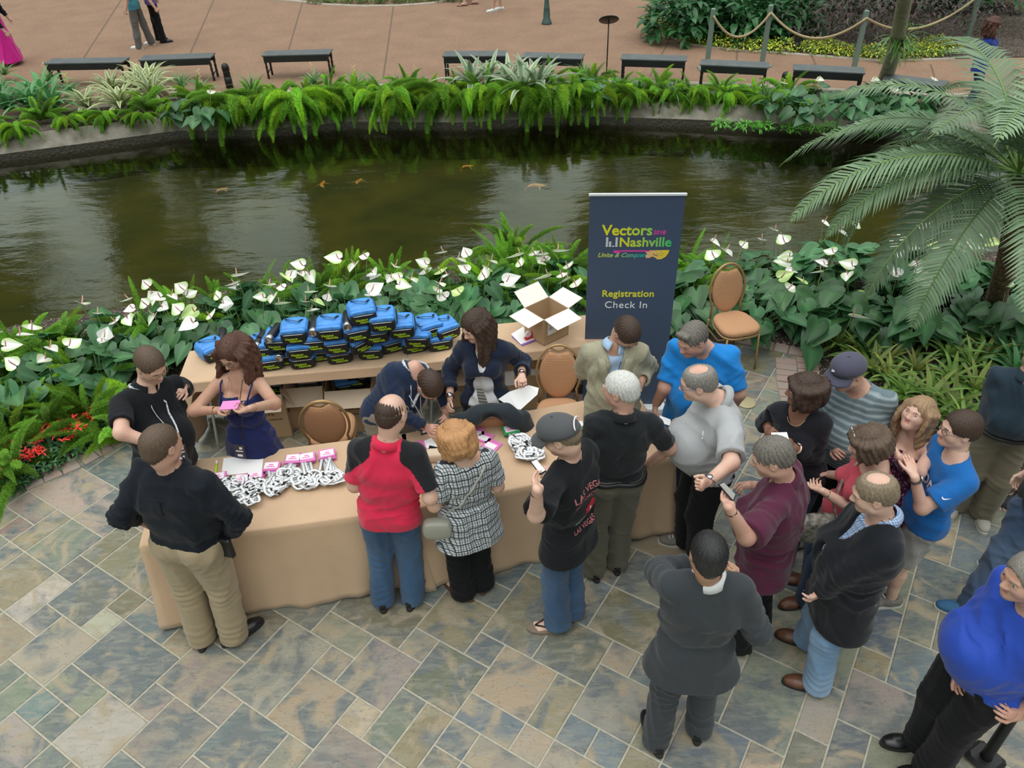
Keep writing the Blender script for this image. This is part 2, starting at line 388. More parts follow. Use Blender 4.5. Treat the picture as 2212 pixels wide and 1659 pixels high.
# path on the far side
pathm = mat('exposed_aggregate_path', (0.27, 0.162, 0.102), 0.85, noise=(1.5, .18, (0.23, 0.138, 0.088)), bump=(90, .5))
t = pathm.node_tree; b = t.nodes['Principled BSDF']; prev = b.inputs['Base Color'].links[0].from_socket
n1 = t.nodes.new('ShaderNodeTexNoise'); n1.inputs['Scale'].default_value = 45; n1.inputs['Detail'].default_value = 6; tcn = t.nodes.new('ShaderNodeTexCoord')
mpn = t.nodes.new('ShaderNodeMapping'); mpn.inputs['Scale'].default_value = (.35, 1, 1); t.links.new(tcn.outputs['Object'], mpn.inputs[0]); t.links.new(mpn.outputs[0], n1.inputs['Vector'])
mr = t.nodes.new('ShaderNodeMapRange'); mr.inputs['From Min'].default_value = .3; mr.inputs['From Max'].default_value = .7; mr.inputs['To Min'].default_value = .8; mr.inputs['To Max'].default_value = 1.2; t.links.new(n1.outputs[0], mr.inputs['Value'])
vm = t.nodes.new('ShaderNodeVectorMath'); vm.operation = 'SCALE'; t.links.new(prev, vm.inputs[0]); t.links.new(mr.outputs[0], vm.inputs['Scale']); t.links.new(vm.outputs[0], b.inputs['Base Color'])
PE = [(-40, 60), (40, 60)]
tag(ribbon(PATH0, PE, .004, .004, 'floor_path', pathm, 1), kind='structure')
jm = mat('dark_path_joint', (0.13, 0.09, 0.06), .9); lm_ = mat('pale_concrete_edge', (0.40, 0.35, 0.29), .9, noise=(8, .2))
mbj = MB()
for (a, c) in (((852, 0), (828, 168)), ((262, 0), (178, 130)), ((462, 0), (405, 130)), ((655, 0), (620, 120)), ((1450, 80), (1404, 165)), ((1592, 112), (1590, 160)), ((1752, 118), (1788, 200)), ((2010, 140), (2030, 200))):
    A = P(*a); B = P(*c); t_ = unit(B-A); n_ = np.array([-t_[1], t_[0], 0])*.018
    mbj.add([A-n_+(0, 0, .006), A+n_+(0, 0, .006), B+n_+(0, 0, .006), B-n_+(0, 0, .006)], [(0, 1, 2, 3)])
tag(mbj.build('trim_6', jm), kind='structure')
mbk = MB(); kp = resample([(p[0], p[1]) for p in PATH0 if -14 < p[0] < 12], .6)
mbk.tube([(p[0], p[1]+.1, .0) for p in kp], .11, 6, flat=.2)
tag(mbk.build('trim_7', lm_, smooth=True), kind='structure')

# pond bottom and water
def bottom_mat():
    m = mat('pond_bottom', (0.060, 0.058, 0.014), 0.9, noise=(1.1, .5, (0.024, 0.032, 0.008)), bump=(6, .4)); return m
tag(ribbon([(x, y-.6) for x, y in NEAR], [(p[0], p[1]+.3) for p in FAR], -.75, -.75, 'floor_pond', bottom_mat(), 4), kind='structure')
wm = bpy.data.materials.new('pond_water'); wm.use_nodes = True; t = wm.node_tree; t.nodes.clear()
out = t.nodes.new('ShaderNodeOutputMaterial'); gl = t.nodes.new('ShaderNodeBsdfGlossy'); gl.inputs['Roughness'].default_value = 0.035; gl.inputs['Color'].default_value = (1, 1, 1, 1)
tr = t.nodes.new('ShaderNodeBsdfTransparent'); tr.inputs['Color'].default_value = (0.80, 0.80, 0.52, 1)
fr = t.nodes.new('ShaderNodeFresnel'); fr.inputs['IOR'].default_value = 1.38; ms = t.nodes.new('ShaderNodeMixShader')
tcn = t.nodes.new('ShaderNodeTexCoord'); bp = t.nodes.new('ShaderNodeBump'); bp.inputs['Strength'].default_value = .17; bp.inputs['Distance'].default_value = .05
mpn = t.nodes.new('ShaderNodeMapping'); mpn.inputs['Scale'].default_value = (0.45, 1.0, 1); t.links.new(tcn.outputs['Object'], mpn.inputs[0])
n1 = t.nodes.new('ShaderNodeTexNoise'); n1.inputs['Scale'].default_value = 2.4; n1.inputs['Detail'].default_value = 6; n1.inputs['Roughness'].default_value = .55; t.links.new(mpn.outputs[0], n1.inputs['Vector'])
t.links.new(n1.outputs[0], bp.inputs['Height'])
for nd in (gl, fr): t.links.new(bp.outputs[0], nd.inputs['Normal'])
t.links.new(fr.outputs[0], ms.inputs[0]); t.links.new(tr.outputs[0], ms.inputs[1]); t.links.new(gl.outputs[0], ms.inputs[2]); t.links.new(ms.outputs[0], out.inputs[0])
water = ribbon([(x, y+.02) for x, y in NEAR], FAR, WZ, WZ, 'floor_water', wm, 2); water.name = 'pond_water'; tag(water, 'murky olive green pond water between the two planted banks', 'pond', kind='stuff')
# ---------------------------------------------------------------- furniture
clothm = mat('tan_table_linen', (0.60, 0.415, 0.27), 0.9, spec=.15, noise=(2.5, .10), bump=(220, .25), sheen=.2)
kraft = mat('kraft_cardboard', (0.50, 0.345, 0.205), 0.85, spec=.2, noise=(4, .12))
kraftin = mat('pale_inside_cardboard', (0.62, 0.50, 0.38), 0.85, spec=.2, noise=(4, .06))
whitepap = mat('white_paper', (0.92, 0.92, 0.92), 0.7)
blackm = mat('black_metal', (0.012, 0.012, 0.014), 0.4, metal=.2)
inkm = mat('black_ink', (0.03, 0.025, 0.02), 0.8)
steel = mat('brushed_steel', (0.55, 0.55, 0.55), 0.3, metal=1)
leglabel_ = {1: 'left front tan cloth', 2: 'right front tan cloth', 3: 'tan cloth with the bags', 4: 'tan cloth with the open box'}
def table(fl, deg, L, D, drops, label, group, z=.75, seed=0, leglabel=None):
    """drops: hem height above floor for front,right,back,left sides"""
    r = random.Random(seed); a = math.radians(deg); ux = np.array([math.cos(a), math.sin(a)]); uy = np.array([-ux[1], ux[0]]); o = np.array(fl)
    root = empty('folding_table', (*(o+ux*L/2+uy*D/2), 0), a)
    tag(root, leglabel or ('folding table under the ' + leglabel_[seed]), 'table', 'folding tables under tan cloths')
    mb = MB(); mb.box((0, 0, z-.025), (L-.04, D-.04, .03), bev=.008); mb.build('tabletop', kraftin, root)
    for sx in (-1, 1):
        for sy in (-1, 1):
            m_ = MB(); m_.tube([(sx*(L/2-.2), sy*(D/2-.06), z-.04), (sx*(L/2-.12), sy*(D/2-.05), 0)], .012, 8); m_.build('leg', steel, root)
    # cloth: rounded rectangle rings
    per = []; N = 44
    rc_ = .012
    def side(p, q, n, k):
        for i in range(n): t = i/n; per.append((p[0]+(q[0]-p[0])*t, p[1]+(q[1]-p[1])*t, k, t))
    hx, hy = L/2, D/2
    nx, ny = int(L/.03), int(D/.03)
    side((-hx, -hy), (hx, -hy), nx, 0); side((hx, -hy), (hx, hy), ny, 1); side((hx, hy), (-hx, hy), nx, 2); side((-hx, hy), (-hx, -hy), ny, 3)
    ph = [r.uniform(0, 6.28) for _ in range(8)]
    n = len(per); V = []; F = []; lev = 16
    arc = 0; arcs = []
    for i in range(n):
        arcs.append(arc); b = per[(i+1) % n]; arc += math.hypot(b[0]-per[i][0], b[1]-per[i][1])
    nrm = [(0, -1), (1, 0), (0, 1), (-1, 0)]
    for j in range(lev+1):
        t = max(0, j-1)/(lev-1)
        for i, (x, y, k, tt) in enumerate(per):
            # blend normals and drops round the corners
            Ls = L if k in (0, 2) else D; d0 = tt*Ls; d1 = (1-tt)*Ls
            nx_, ny_ = nrm[k]; hem = drops[k]; cw = 0.0; R_ = .10
            if d0 < R_: w_ = .5*(1-d0/R_); q = nrm[k-1]; nx_, ny_ = nx_*(1-w_)+q[0]*w_, ny_*(1-w_)+q[1]*w_; hem = hem*(1-w_)+drops[k-1]*w_; cw = 1-d0/R_
            elif d1 < R_: w_ = .5*(1-d1/R_); q = nrm[(k+1) % 4]; nx_, ny_ = nx_*(1-w_)+q[0]*w_, ny_*(1-w_)+q[1]*w_; hem = hem*(1-w_)+drops[(k+1) % 4]*w_; cw = 1-d1/R_
            ln = math.hypot(nx_, ny_); nx_ /= ln; ny_ /= ln
            s = arcs[i]
            wv = .014*math.sin(s*7+ph[0])+.009*math.sin(s*17+ph[1])+.005*math.sin(s*33+ph[2])
            drop = z-hem
            zz = z+.006 - (0.0 if j == 0 else .008) - drop*t
            full = min(1, drop/.6)
            off = .004 + (.012+.045*full*(cw**1.5)*1.6+wv*full+.02*full)*t**1.2 + (.006 if j else -.006)
            zz += (.018*math.sin(s*5+ph[3])*full)*t**2
            V.append((x+nx_*off, y+ny_*off, max(zz, .006)))
    for j in range(lev):
        for i in range(n): F.append((j*n+i, (j+1)*n+i, (j+1)*n+(i+1) % n, j*n+(i+1) % n))
    # top surface as a grid fan: centre strip
    F.append(tuple(range(n)))
    cl = mesh_obj('tablecloth', V, F, clothm, None, True, (*(o+ux*hx+uy*hy), 0)); cl.rotation_euler = (0, 0, a)
    mod = cl.modifiers.new('edge', 'SOLIDIFY'); mod.thickness = .002; mod.offset = -1
    cl.data.polygons[len(F)-1].use_smooth = False
    tag(cl, label, 'tablecloth', group)
    return cl
table((-2.31, 3.255), 8.4, 1.67, .74, (.012, .012, .02, .012), 'long tan tablecloth on the left front table with badges and lanyards on it', 'tan tablecloths on the front tables', seed=1)
table((-.63, 3.50), 13.3, 1.77, .74, (.012, .012, .02, .012), 'tan tablecloth on the right front table where the person with copper hair stands', 'tan tablecloths on the front tables', seed=2)
table((-2.62, 4.925), 5.2, 1.80, .45, (.675, .60, .05, .03), 'tan tablecloth on the rear table piled with blue bags', 'tan tablecloths on the rear tables', seed=3)
table((-.83, 5.085), 7.2, 1.70, .45, (.675, .60, .05, .675), 'tan tablecloth on the rear table holding the open cardboard box', 'tan tablecloths on the rear tables', seed=4)

# ---- banquet chairs
gold = mat('tan_gold_chair_frame', (0.40, 0.25, 0.115), 0.35, metal=.35)
def weave(name, col, col2, sc):
    m = mat(name, col, .8, spec=.2); t = m.node_tree; b = t.nodes['Principled BSDF']
    tcn = t.nodes.new('ShaderNodeTexCoord'); mpn = t.nodes.new('ShaderNodeMapping'); mpn.inputs['Rotation'].default_value = (.0, .0, .78); mpn.inputs['Scale'].default_value = (sc, sc, sc)
    t.links.new(tcn.outputs['Object'], mpn.inputs[0]); ck = t.nodes.new('ShaderNodeTexChecker'); ck.inputs['Scale'].default_value = 1; ck.inputs[1].default_value = (*col, 1); ck.inputs[2].default_value = (*col2, 1)
    t.links.new(mpn.outputs[0], ck.inputs[0]); t.links.new(ck.outputs[0], b.inputs['Base Color']); return m
uph = weave('dotted_peach_upholstery', (0.60, 0.35, 0.20), (0.47, 0.24, 0.125), 120)
def cushion(cx, cy, cz, hw, hd, th, axx, axy, axz, shape):
    """domed cushion: shape(angle)->(x,y) outline in unit coordinates"""
    V = []; F = []; n = 48; rings = [(0.0, 1.0), (.55, 1.0), (.85, .9), (.97, .6), (1.0, .25), (1.0, -.25), (.97, -.6), (.85, -.9), (.5, -1), (0, -1)]
    for (rr_, zz) in rings:
        for k in range(n):
            g = 2*math.pi*k/n; x, y = shape(g); V.append(np.array([cx, cy, cz])+np.array(axx)*x*hw*rr_+np.array(axy)*y*hd*rr_+np.array(axz)*zz*th/2)
    for j in range(len(rings)-1):
        for k in range(n): F.append((j*n+k, (j+1)*n+k, (j+1)*n+(k+1) % n, j*n+(k+1) % n))
    return V, F
def make_chair(label):
    root = empty('banquet_chair'); tag(root, label, 'chair', 'tan banquet chairs with oval backs')
    # front of chair = -y ; seat
    def sq(g, p=3.2):
        c, s_ = math.cos(g), math.sin(g); q = (abs(c)**p+abs(s_)**p)**(-1/p); x, y = c*q, s_*q
        return x*(1-.10*y), y
    V, F = cushion(0, 0, .445, .225, .225, .075, (1, 0, 0), (0, 1, 0), (0, 0, 1), sq); mesh_obj('seat', V, F, uph, root)
    m_ = MB(); m_.tube([(.222*sq(g)[0], .222*sq(g)[1], .405) for g in np.linspace(0, 2*math.pi, 40, endpoint=False)], .012, 6, closed=True); m_.build('seat_rail', gold, root, True)
    ty = np.array([0, .17, .985]); ty /= np.linalg.norm(ty); bc = np.array([0, .262, .70]); bx = np.array([1, 0, 0]); bn = np.cross(bx, ty)
    def ov(g):
        c, s_ = math.cos(g), math.sin(g); x = c*1.0; y = s_
        if y > .82: y = .82 + (y-.82)*.0 + .10*(min(1, abs(x)/.5)-.5)
        return x, y
    V, F = cushion(*bc, .185, .235, .05, bx, ty, bn, ov); mesh_obj('backrest', V, F, uph, root)
    pts = []
    for s_, gs in ((1, np.linspace(-.62, math.pi+.62, 30)),):
        for g in gs: pts.append(bc+bx*math.cos(g)*.212+ty*math.sin(g)*.262)
    pts = [bc+bx*.19-ty*.262-np.array([0, .0, .03])]+pts+[bc-bx*.19-ty*.262-np.array([0, .0, .03])]
    m_ = MB(); m_.tube(pts, .0125, 8, flat=1.3, up=bn); m_.build('back_frame', gold, root, True)
    m_ = MB(); m_.tube([bc+bx*x+ty*(.235-.025*math.cos(x*20)) for x in np.linspace(-.09, .09, 8)], .010, 6); m_.build('hand_hole_rim', gold, root, True)
    for s_ in (-1, 1):
        p0 = bc+bx*.19*s_-ty*.262-np.array([0, 0, .03])
        m_ = MB(); m_.tube([p0, (s_*.205, .215, .40), (s_*.205, .235, .2), (s_*.205, .285, 0)], .0125, 8); m_.build('leg', gold, root, True)
        m_ = MB(); m_.tube([(s_*.19, -.19, .40), (s_*.20, -.20, .2), (s_*.205, -.215, 0)], .0125, 8); m_.build('leg', gold, root, True)
        m_ = MB(); m_.tube([(s_*.20, -.17, .395), (s_*.203, -.03, .30), (s_*.205, .22, .31)], .008, 6); m_.build('side_brace', gold, root, True)
    root.scale = (.83, .86, .95); return root
def put(o, px, py, z, yaw, anchor=(0, 0)):
    p = P(px, py, z); a = yaw; o.location = (p[0]-(anchor[0]*math.cos(a)-anchor[1]*math.sin(a)), p[1]-(anchor[0]*math.sin(a)+anchor[1]*math.cos(a)), 0); o.rotation_euler = (0, 0, a)
ch = make_chair('empty tan banquet chair whose back is turned to us, in front of the flapped cartons'); put(ch, 700, 915, .70, math.radians(188), (0, .262))
c2 = copy_tree(ch); c2['label'] = 'tan banquet chair with a dark jacket draped over its back'; put(c2, 1063, 936, .70, math.radians(183), (0, .262))
c3 = copy_tree(ch); c3['label'] = 'empty tan banquet chair facing us beside the person in the tan blazer'; put(c3, 1208, 885, .47, math.radians(-2))
c4 = copy_tree(ch); c4['label'] = 'tan banquet chair alone at the brick edge by the white anthuriums'; put(c4, 1590, 690, .47, math.radians(14))
jk = bpy.data.objects.new('tmp', None)

# ---- cardboard boxes
def carton(name, label, loc, rz, w, d, h, flaps, group=None, mark=None, fl=.16, open_=True, inner=kraftin, cat='box'):
    root = empty(name, loc, rz); tag(root, label, cat, group)
    t_ = .006; mb = MB()
    mb.box((0, 0, t_/2), (w, d, t_))
    for sx in (-1, 1): mb.box((sx*(w/2-t_/2), 0, h/2), (t_, d, h))
    for sy in (-1, 1): mb.box((0, sy*(d/2-t_/2), h/2), (w-2*t_, t_, h))
    mb.build('box_body', kraft, root)
    for k, ang in enumerate(flaps):     # front,right,back,left : angle below horizontal outward
        if ang is None: continue
        m_ = MB(); a = math.radians(ang); out = [(0, -1), (1, 0), (0, 1), (-1, 0)][k]; ll = w if k in (0, 2) else d
        base = np.array([out[0]*w/2, out[1]*d/2, h]); o_ = np.array([out[0]*math.cos(a), out[1]*math.cos(a), -math.sin(a)]); s_ = np.array([-out[1], out[0], 0.])
        m_.box(base+o_*fl/2, (fl, ll-.01, .005), ax=[o_, s_, np.cross(o_, s_)]); m_.build('flap', inner, root)
    return root
def decal(root, name, txt, size, c, ax, ay, m, shear=0, bold=0.0, ext=.0006):
    V, F = text_mesh(txt, size, ext, shear, bold); an = np.cross(ax, ay)
    W_ = [np.asarray(c)+np.asarray(ax)*v[0]+np.asarray(ay)*v[1]+an*(v[2]+.001) for v in V]
    return mesh_obj(name, W_, F, m, root, False)
p = P(1172, 742, .756)
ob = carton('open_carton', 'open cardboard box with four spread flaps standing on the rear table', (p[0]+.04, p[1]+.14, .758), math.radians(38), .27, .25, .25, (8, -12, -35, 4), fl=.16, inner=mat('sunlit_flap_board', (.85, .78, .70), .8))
m_ = MB(); m_.box((-.05, -.126, .15), (.09, .002, .13)); lb = m_.build('shipping_label', whitepap, ob)
m_ = MB()
for i in range(9): m_.box((-.075+i*.006, -.1275, .185), (.0035 if i % 3 else .002, .001, .03))
m_.box((-.06, -.1275, .15), (.05, .001, .004)); m_.box((-.065, -.1275, .135), (.035, .001, .004)); m_.build('label_print', inkm, ob)
boxes = []
bdef = [(590, 948, .30, .33, .46, 6, (25, 60, None, 20), 'brown carton half hidden behind the person in the navy dress', 'RYL'),
        (668, 925, .36, .32, .44, 4, (55, None, None, None), 'brown carton with a wide front flap and a black bag on top', 'VCT'),
        (765, 935, .39, .34, .46, 4, (35, 75, None, None), 'brown carton printed 37RYL crammed with blue bags', '896-37RYL'),
        (995, 880, .36, .30, .42, 4, (30, None, None, 10), 'brown carton under the rear table behind the bending person', '37RYL'),
        (1130, 885, .40, .30, .56, 4, (None, None, None, None), 'tall taped carton with white labels behind the dark-draped chair', '')]
for (px, py, bw, bd, bh, dg, fl_, lab, mk) in bdef:
    q = P(px, py, 0); b_ = carton('carton', lab, (q[0], q[1]+bd/2+.005, 0), math.radians(dg), bw, bd, bh, fl_, 'cartons under the rear tables')
    if mk:
        decal(b_, 'printed_marking', mk, .055, (0.0, -bd/2-.001, bh*.55), (1, 0, 0), (0, 0, 1), inkm, bold=.01)
        decal(b_, 'printed_marking', 'VITAMIN DEPT', .018, (0.05, -bd/2-.001, bh*.43), (1, 0, 0), (0, 0, 1), inkm)
        decal(b_, 'printed_marking', 'VL', .05, (bw/2+.001, -.08, bh*.45), (0, 1, 0), (0, 0, 1), inkm)
    else:
        m_ = MB(); m_.box((-.12, -bd/2-.002, .36), (.08, .002, .16)); m_.box((.10, -bd/2-.002, .40), (.07, .002, .06)); m_.build('shipping_label', whitepap, b_)
        m_ = MB(); m_.box((0, 0, bh-.002), (bw, bd, .006)); m_.build('lid', kraft, b_)
        m_ = MB(); m_.box((0, -bd/2-.002, bh*.78), (bw, .002, .012)); m_.build('crease_line', kraftin, b_)
    boxes.append(b_)

# ---- blue cooler bags
bagblue = mat('bright_blue_nylon', (0.07, 0.30, 0.78), .45, noise=(12, .25), bump=(18, .5))
bagblk = mat('black_nylon', (0.012, 0.013, 0.015), .6, bump=(60, .3))
silver = mat('silver_piping', (0.70, 0.72, 0.74), .4)
lime = mat('lime_print', (0.50, 0.75, 0.02), .6)
def softbox(c, d, puff, n=7, taper=0.0):
    """rounded soft box"""
    V = []; F = []; lin = np.linspace(-1, 1, n)
    def pt(x, y, z):
        v = np.array([x, y, z]); e_ = .22; m = np.max(np.abs(v)); q = v/np.linalg.norm(v)*1.18; w_ = np.clip((np.sort(np.abs(v))[1])**3, 0, 1)*.55
        v = v*(1-w_)+q*w_
        b_ = 1+puff*(1-x*x)*(1-z*z)*.5
        return np.array(c)+np.array([v[0]*d[0]/2*(1+puff*(1-v[2]**2)*.6)*(1+taper*v[1]), v[1]*d[1]/2*b_, v[2]*d[2]/2*(1+puff*(1-x*x)*(1-y*y)*.8)])
    for ax_ in range(3):
        for sg in (-1, 1):
            b = len(V)
            for i in lin:
                for j in lin:
                    q = [0, 0, 0]; q[ax_] = sg; q[(ax_+1) % 3] = i; q[(ax_+2) % 3] = j*sg; V.append(pt(*q))
            for i in range(n-1):
                for j in range(n-1): F.append((b+i*n+j, b+(i+1)*n+j, b+(i+1)*n+j+1, b+i*n+j+1))
    return V, F
bw_, bd_, bh_ = .20, .175, .13
def make_bag():
    root = empty('cooler_bag')
    V, F = softbox((0, .02, bh_/2), (bw_, bd_, bh_), .18); mesh_obj('bag_body', V, F, bagblue, root)
    V, F = softbox((0, -.085, bh_*.46), (bw_*.93, .05, bh_*.86), .12); mesh_obj('front_pocket', V, F, bagblk, root)
    V, F = softbox((0, -.088, bh_*.80), (bw_*.90, .042, bh_*.34), .1); mesh_obj('pocket_flap', V, F, bagblue, root)
    m_ = MB(); m_.tube([(x, -.1125+.012*(abs(x)/.09)**4, bh_*.66+.004*math.cos(x*16)) for x in np.linspace(-.088, .088, 12)], .0028, 5); m_.build('piping', silver, root, True)
    decal(root, 'lettering', 'Vectors', .030, (-.02, -.1145, .045), (1, 0, 0), (0, 0, 1), lime, shear=.2, bold=.015)
    decal(root, 'lettering', 'Nashville', .026, (.012, -.1145, .025), (1, 0, 0), (0, 0, 1), lime, shear=.2, bold=.015)
    m_ = MB(); m_.tube([(-.06, .10, bh_*.8), (-.065, .05, bh_+.012), (-.02, .0, bh_+.03), (.04, -.02, bh_+.022), (.066, .03, bh_+.008), (.06, .10, bh_*.8)], .010, 6, flat=.25, up=(0, 0, 1)); m_.build('strap', bagblk, root, True)
    V, F = softbox((bw_*.5, .03, .055), (.03, .12, .085), .2); mesh_obj('side_pocket', V, F, bagblk, root)
    return root
bag0 = make_bag()
BG = [(-375, 560, .80, 35, ''), (235, 640, .805, 5, 'first'), (565, 622, .805, 3, ''), (935, 572, .805, 6, ''), (1267, 530, .805, -2, ''), (1455, 442, .835, 18, ''), (1690, 470, .80, 10, ''), (1957, 436, .81, 8, ''),
      (345, 585, .815, 0, ''), (735, 545, .81, 2, ''), (145, 500, .92, 0, ''), (530, 508, .925, 2, ''), (1100, 455, .93, 38, ''),
      (315, 425, .98, -4, ''), (685, 425, .98, 0, ''), (910, 452, .955, 3, ''), (1310, 345, 1.01, 4, ''), (1752, 392, .90, -8, ''),
      (475, 348, 1.07, 0, ''), (842, 312, 1.10, 0, ''), (1098, 325, 1.075, 12, ''), (1572, 297, 1.035, 2, ''), (1375, 225, 1.15, 2, ''), (1165, 155, 1.22, 10, ''), (1850, 300, .93, 20, ''), (2010, 320, .90, 25, '')]
rows = [('bottom row', .86), ('second layer', .96), ('third layer', 1.05), ('top layer', 9)]
cnt = {}
orn = ['first', 'second', 'third', 'fourth', 'fifth', 'sixth', 'seventh', 'eighth', 'ninth', 'tenth', 'eleventh', 'twelfth', 'thirteenth', 'fourteenth', 'fifteenth', 'sixteenth', 'seventeenth', 'eighteenth', 'nineteenth', 'twentieth']
byrow = {}
for i, (cx, cy, z, yw, _) in enumerate(BG):
    r_ = [n for n, zz in rows if z < zz][0]; byrow.setdefault(r_, []).append((cx, i))
nth = {}
for r_, l in byrow.items():
    for k, (cx, i) in enumerate(sorted(l)): nth[i] = (orn[k], r_)
for i, (cx, cy, z, yw, _) in enumerate(BG):
    b_ = bag0 if i == 0 else copy_tree(bag0)
    p = P(530+cx/4.706, 655+cy/4.706, z); a = math.radians(yw+6)
    yy = p[1]+.105
    zb = z-.065
    b_.location = (p[0]-.0*math.sin(a), yy, max(zb, .757)); b_.rotation_euler = (0, 0, a)
    tag(b_, 'blue and black cooler bag, %s from the left in the %s of the pile' % nth[i], 'bag', 'blue cooler bags piled on the rear table')
for (px, py, z, yw, tl, lab) in ((590, 838, .40, 0, 0, 'blue bag poking from the carton behind the navy dress'), (664, 843, .40, 5, -18, 'black and blue bag lying flat on the second carton'),
                         (740, 822, .42, 15, 30, 'blue bag stuffed in the printed carton, left of the dark bottle'), (780, 815, .44, -20, 10, 'blue bag stuffed in the printed carton, right of the dark bottle'), (765, 838, .37, 5, -30, 'blue bag at the front of the printed carton')):
    b_ = copy_tree(bag0); p = P(px, py, z); b_.location = (p[0], p[1]+.1, z-.06); b_.rotation_euler = (math.radians(tl), 0, math.radians(yw)); tag(b_, lab, 'bag', 'bags in the cartons')
# drink bottles beside the bags
def make_bottle():
    root = empty('drink_bottle'); m_ = MB(); m_.lathe((0, 0, 0), [(.030, 0), (.036, .01), (.036, .15), (.03, .165)], 20); m_.build('bottle_body', blackm, root, True)
    m_ = MB(); m_.lathe((0, 0, 0), [(.031, .163), (.034, .17), (.034, .20), (.028, .21), (.026, .207)], 20); m_.build('lid', steel, root, True)
    return root
bt = make_bottle()
for i, (cx, cy, z, lab) in enumerate([(310, 310, 1.06, 'black bottle with a round steel lid at the upper left of the bag pile'), (160, 385, .97, 'black bottle with a steel lid lying low at the left edge of the bag pile'), (370, 495, .88, 'bottle with a clear round lid between two bags on the second layer'),
                                      (690, 240, 1.10, 'black bottle wedged left of the third bag from the top'), (1015, 180, 1.17, 'bottle with a silver lid beside the topmost bag'), (-270, 350, .80, 'bottle with a dark lid lying at the left end of the rear table')]):
    b_ = bt if i == 0 else copy_tree(bt); p = P(530+cx/4.706, 655+cy/4.706, z)
    b_.location = (p[0], p[1]+.12, z); b_.rotation_euler = (math.radians(92), 0, math.radians(-12+5*i)); tag(b_, lab, 'bottle', 'bottles tucked in the bags')
b_ = copy_tree(bt); p = P(770, 815, .46); b_.location = (p[0]-.08, p[1], .46); b_.rotation_euler = (0, math.radians(80), .2); tag(b_, 'dark bottle lying in the printed carton', 'bottle')

# ---- roll-up banner
root = empty('banner_stand'); bl, br_ = P(1273, 421, 2.02), P(1483, 420, 2.02)
foot = P(1340, 790, .0); dx = unit([br_[0]-bl[0], br_[1]-bl[1], 0]); wB = np.linalg.norm((br_-bl)[:2])
up = unit(np.array([foot[0], foot[1], 0])*0+np.array([0, 0, 1.]))
org = np.array([(bl[0]+br_[0])/2, (bl[1]+br_[1])/2, 0])
root.location = org; root.rotation_euler = (0, 0, math.atan2(dx[1], dx[0]))
tag(root, 'tall dark blue roll-up banner reading Registration Check In behind the tan blazer', 'banner')
bm_ = mat('navy_banner_vinyl', (0.060, 0.088, 0.150), .45, spec=.4)
t = bm_.node_tree; b = t.nodes['Principled BSDF']; tcn = t.nodes.new('ShaderNodeTexCoord'); mpn = t.nodes.new('ShaderNodeMapping'); mpn.inputs['Scale'].default_value = (70, 70, 70); t.links.new(tcn.outputs['Object'], mpn.inputs[0])
vv = t.nodes.new('ShaderNodeTexVoronoi'); vv.inputs['Randomness'].default_value = 0; vv.inputs['Scale'].default_value = 1; t.links.new(mpn.outputs[0], vv.inputs['Vector'])
sxx = t.nodes.new('ShaderNodeSeparateXYZ'); t.links.new(tcn.outputs['Object'], sxx.inputs[0])
r1 = t.nodes.new('ShaderNodeMapRange'); r1.inputs['From Min'].default_value = .25; r1.inputs['From Max'].default_value = .45; r1.inputs['To Min'].default_value = 1; r1.inputs['To Max'].default_value = 0; t.links.new(vv.outputs['Distance'], r1.inputs['Value'])
r2 = t.nodes.new('ShaderNodeMapRange'); r2.inputs['From Min'].default_value = 1.25; r2.inputs['From Max'].default_value = 2.0; r2.inputs['To Max'].default_value = .75; t.links.new(sxx.outputs[2], r2.inputs['Value'])
mm = t.nodes.new('ShaderNodeMath'); mm.operation = 'MULTIPLY'; t.links.new(r1.outputs[0], mm.inputs[0]); t.links.new(r2.outputs[0], mm.inputs[1])
mx = t.nodes.new('ShaderNodeMix'); mx.data_type = 'RGBA'; t.links.new(mm.outputs[0], mx.inputs['Factor']); mx.inputs['A'].default_value = (0.062, 0.090, 0.150, 1); mx.inputs['B'].default_value = (0.028, 0.045, 0.085, 1); t.links.new(mx.outputs['Result'], b.inputs['Base Color'])
m_ = MB(); m_.box((0, 0, 1.04), (wB-.01, .003, 1.96)); m_.build('banner_panel', bm_, root)
m_ = MB(); m_.box((0, -.002, 2.022), (wB+.01, .016, .022), bev=.004); m_.build('top_rail', silver, root)
m_ = MB(); m_.box((0, 0, .04), (wB+.04, .12, .075), bev=.015); m_.build('base_cassette', silver, root)
m_ = MB(); m_.tube([(0, .03, .05), (0, .03, 2.0)], .009, 8); m_.build('support_pole', steel, root)
BA, BB = (1, 0, 0), (0, 0, 1)
def grad(name, c1, c2, x1, x2):
    m = mat(name, c1, .5); t = m.node_tree; b = t.nodes['Principled BSDF']; tcn = t.nodes.new('ShaderNodeTexCoord'); s_ = t.nodes.new('ShaderNodeSeparateXYZ'); t.links.new(tcn.outputs['Object'], s_.inputs[0])
    r = t.nodes.new('ShaderNodeMapRange'); r.inputs['From Min'].default_value = x1; r.inputs['From Max'].default_value = x2; t.links.new(s_.outputs[0], r.inputs['Value'])
    x = t.nodes.new('ShaderNodeMix'); x.data_type = 'RGBA'; x.inputs['A'].default_value = (*c1, 1); x.inputs['B'].default_value = (*c2, 1); t.links.new(r.outputs[0], x.inputs['Factor']); t.links.new(x.outputs['Result'], b.inputs['Base Color']); return m
YG = grad('yellow_to_green_print', (0.75, 0.72, 0.02), (0.05, 0.55, 0.16), -.12, .27)
YG2 = grad('yellow_to_teal_print', (0.75, 0.72, 0.02), (0.02, 0.45, 0.40), -.30, .05)
PK = mat('pink_print', (0.80, 0.06, 0.42), .5); YE = mat('yellow_print', (0.72, 0.70, 0.05), .5); WH = mat('white_print', (0.85, 0.88, 0.9), .5)
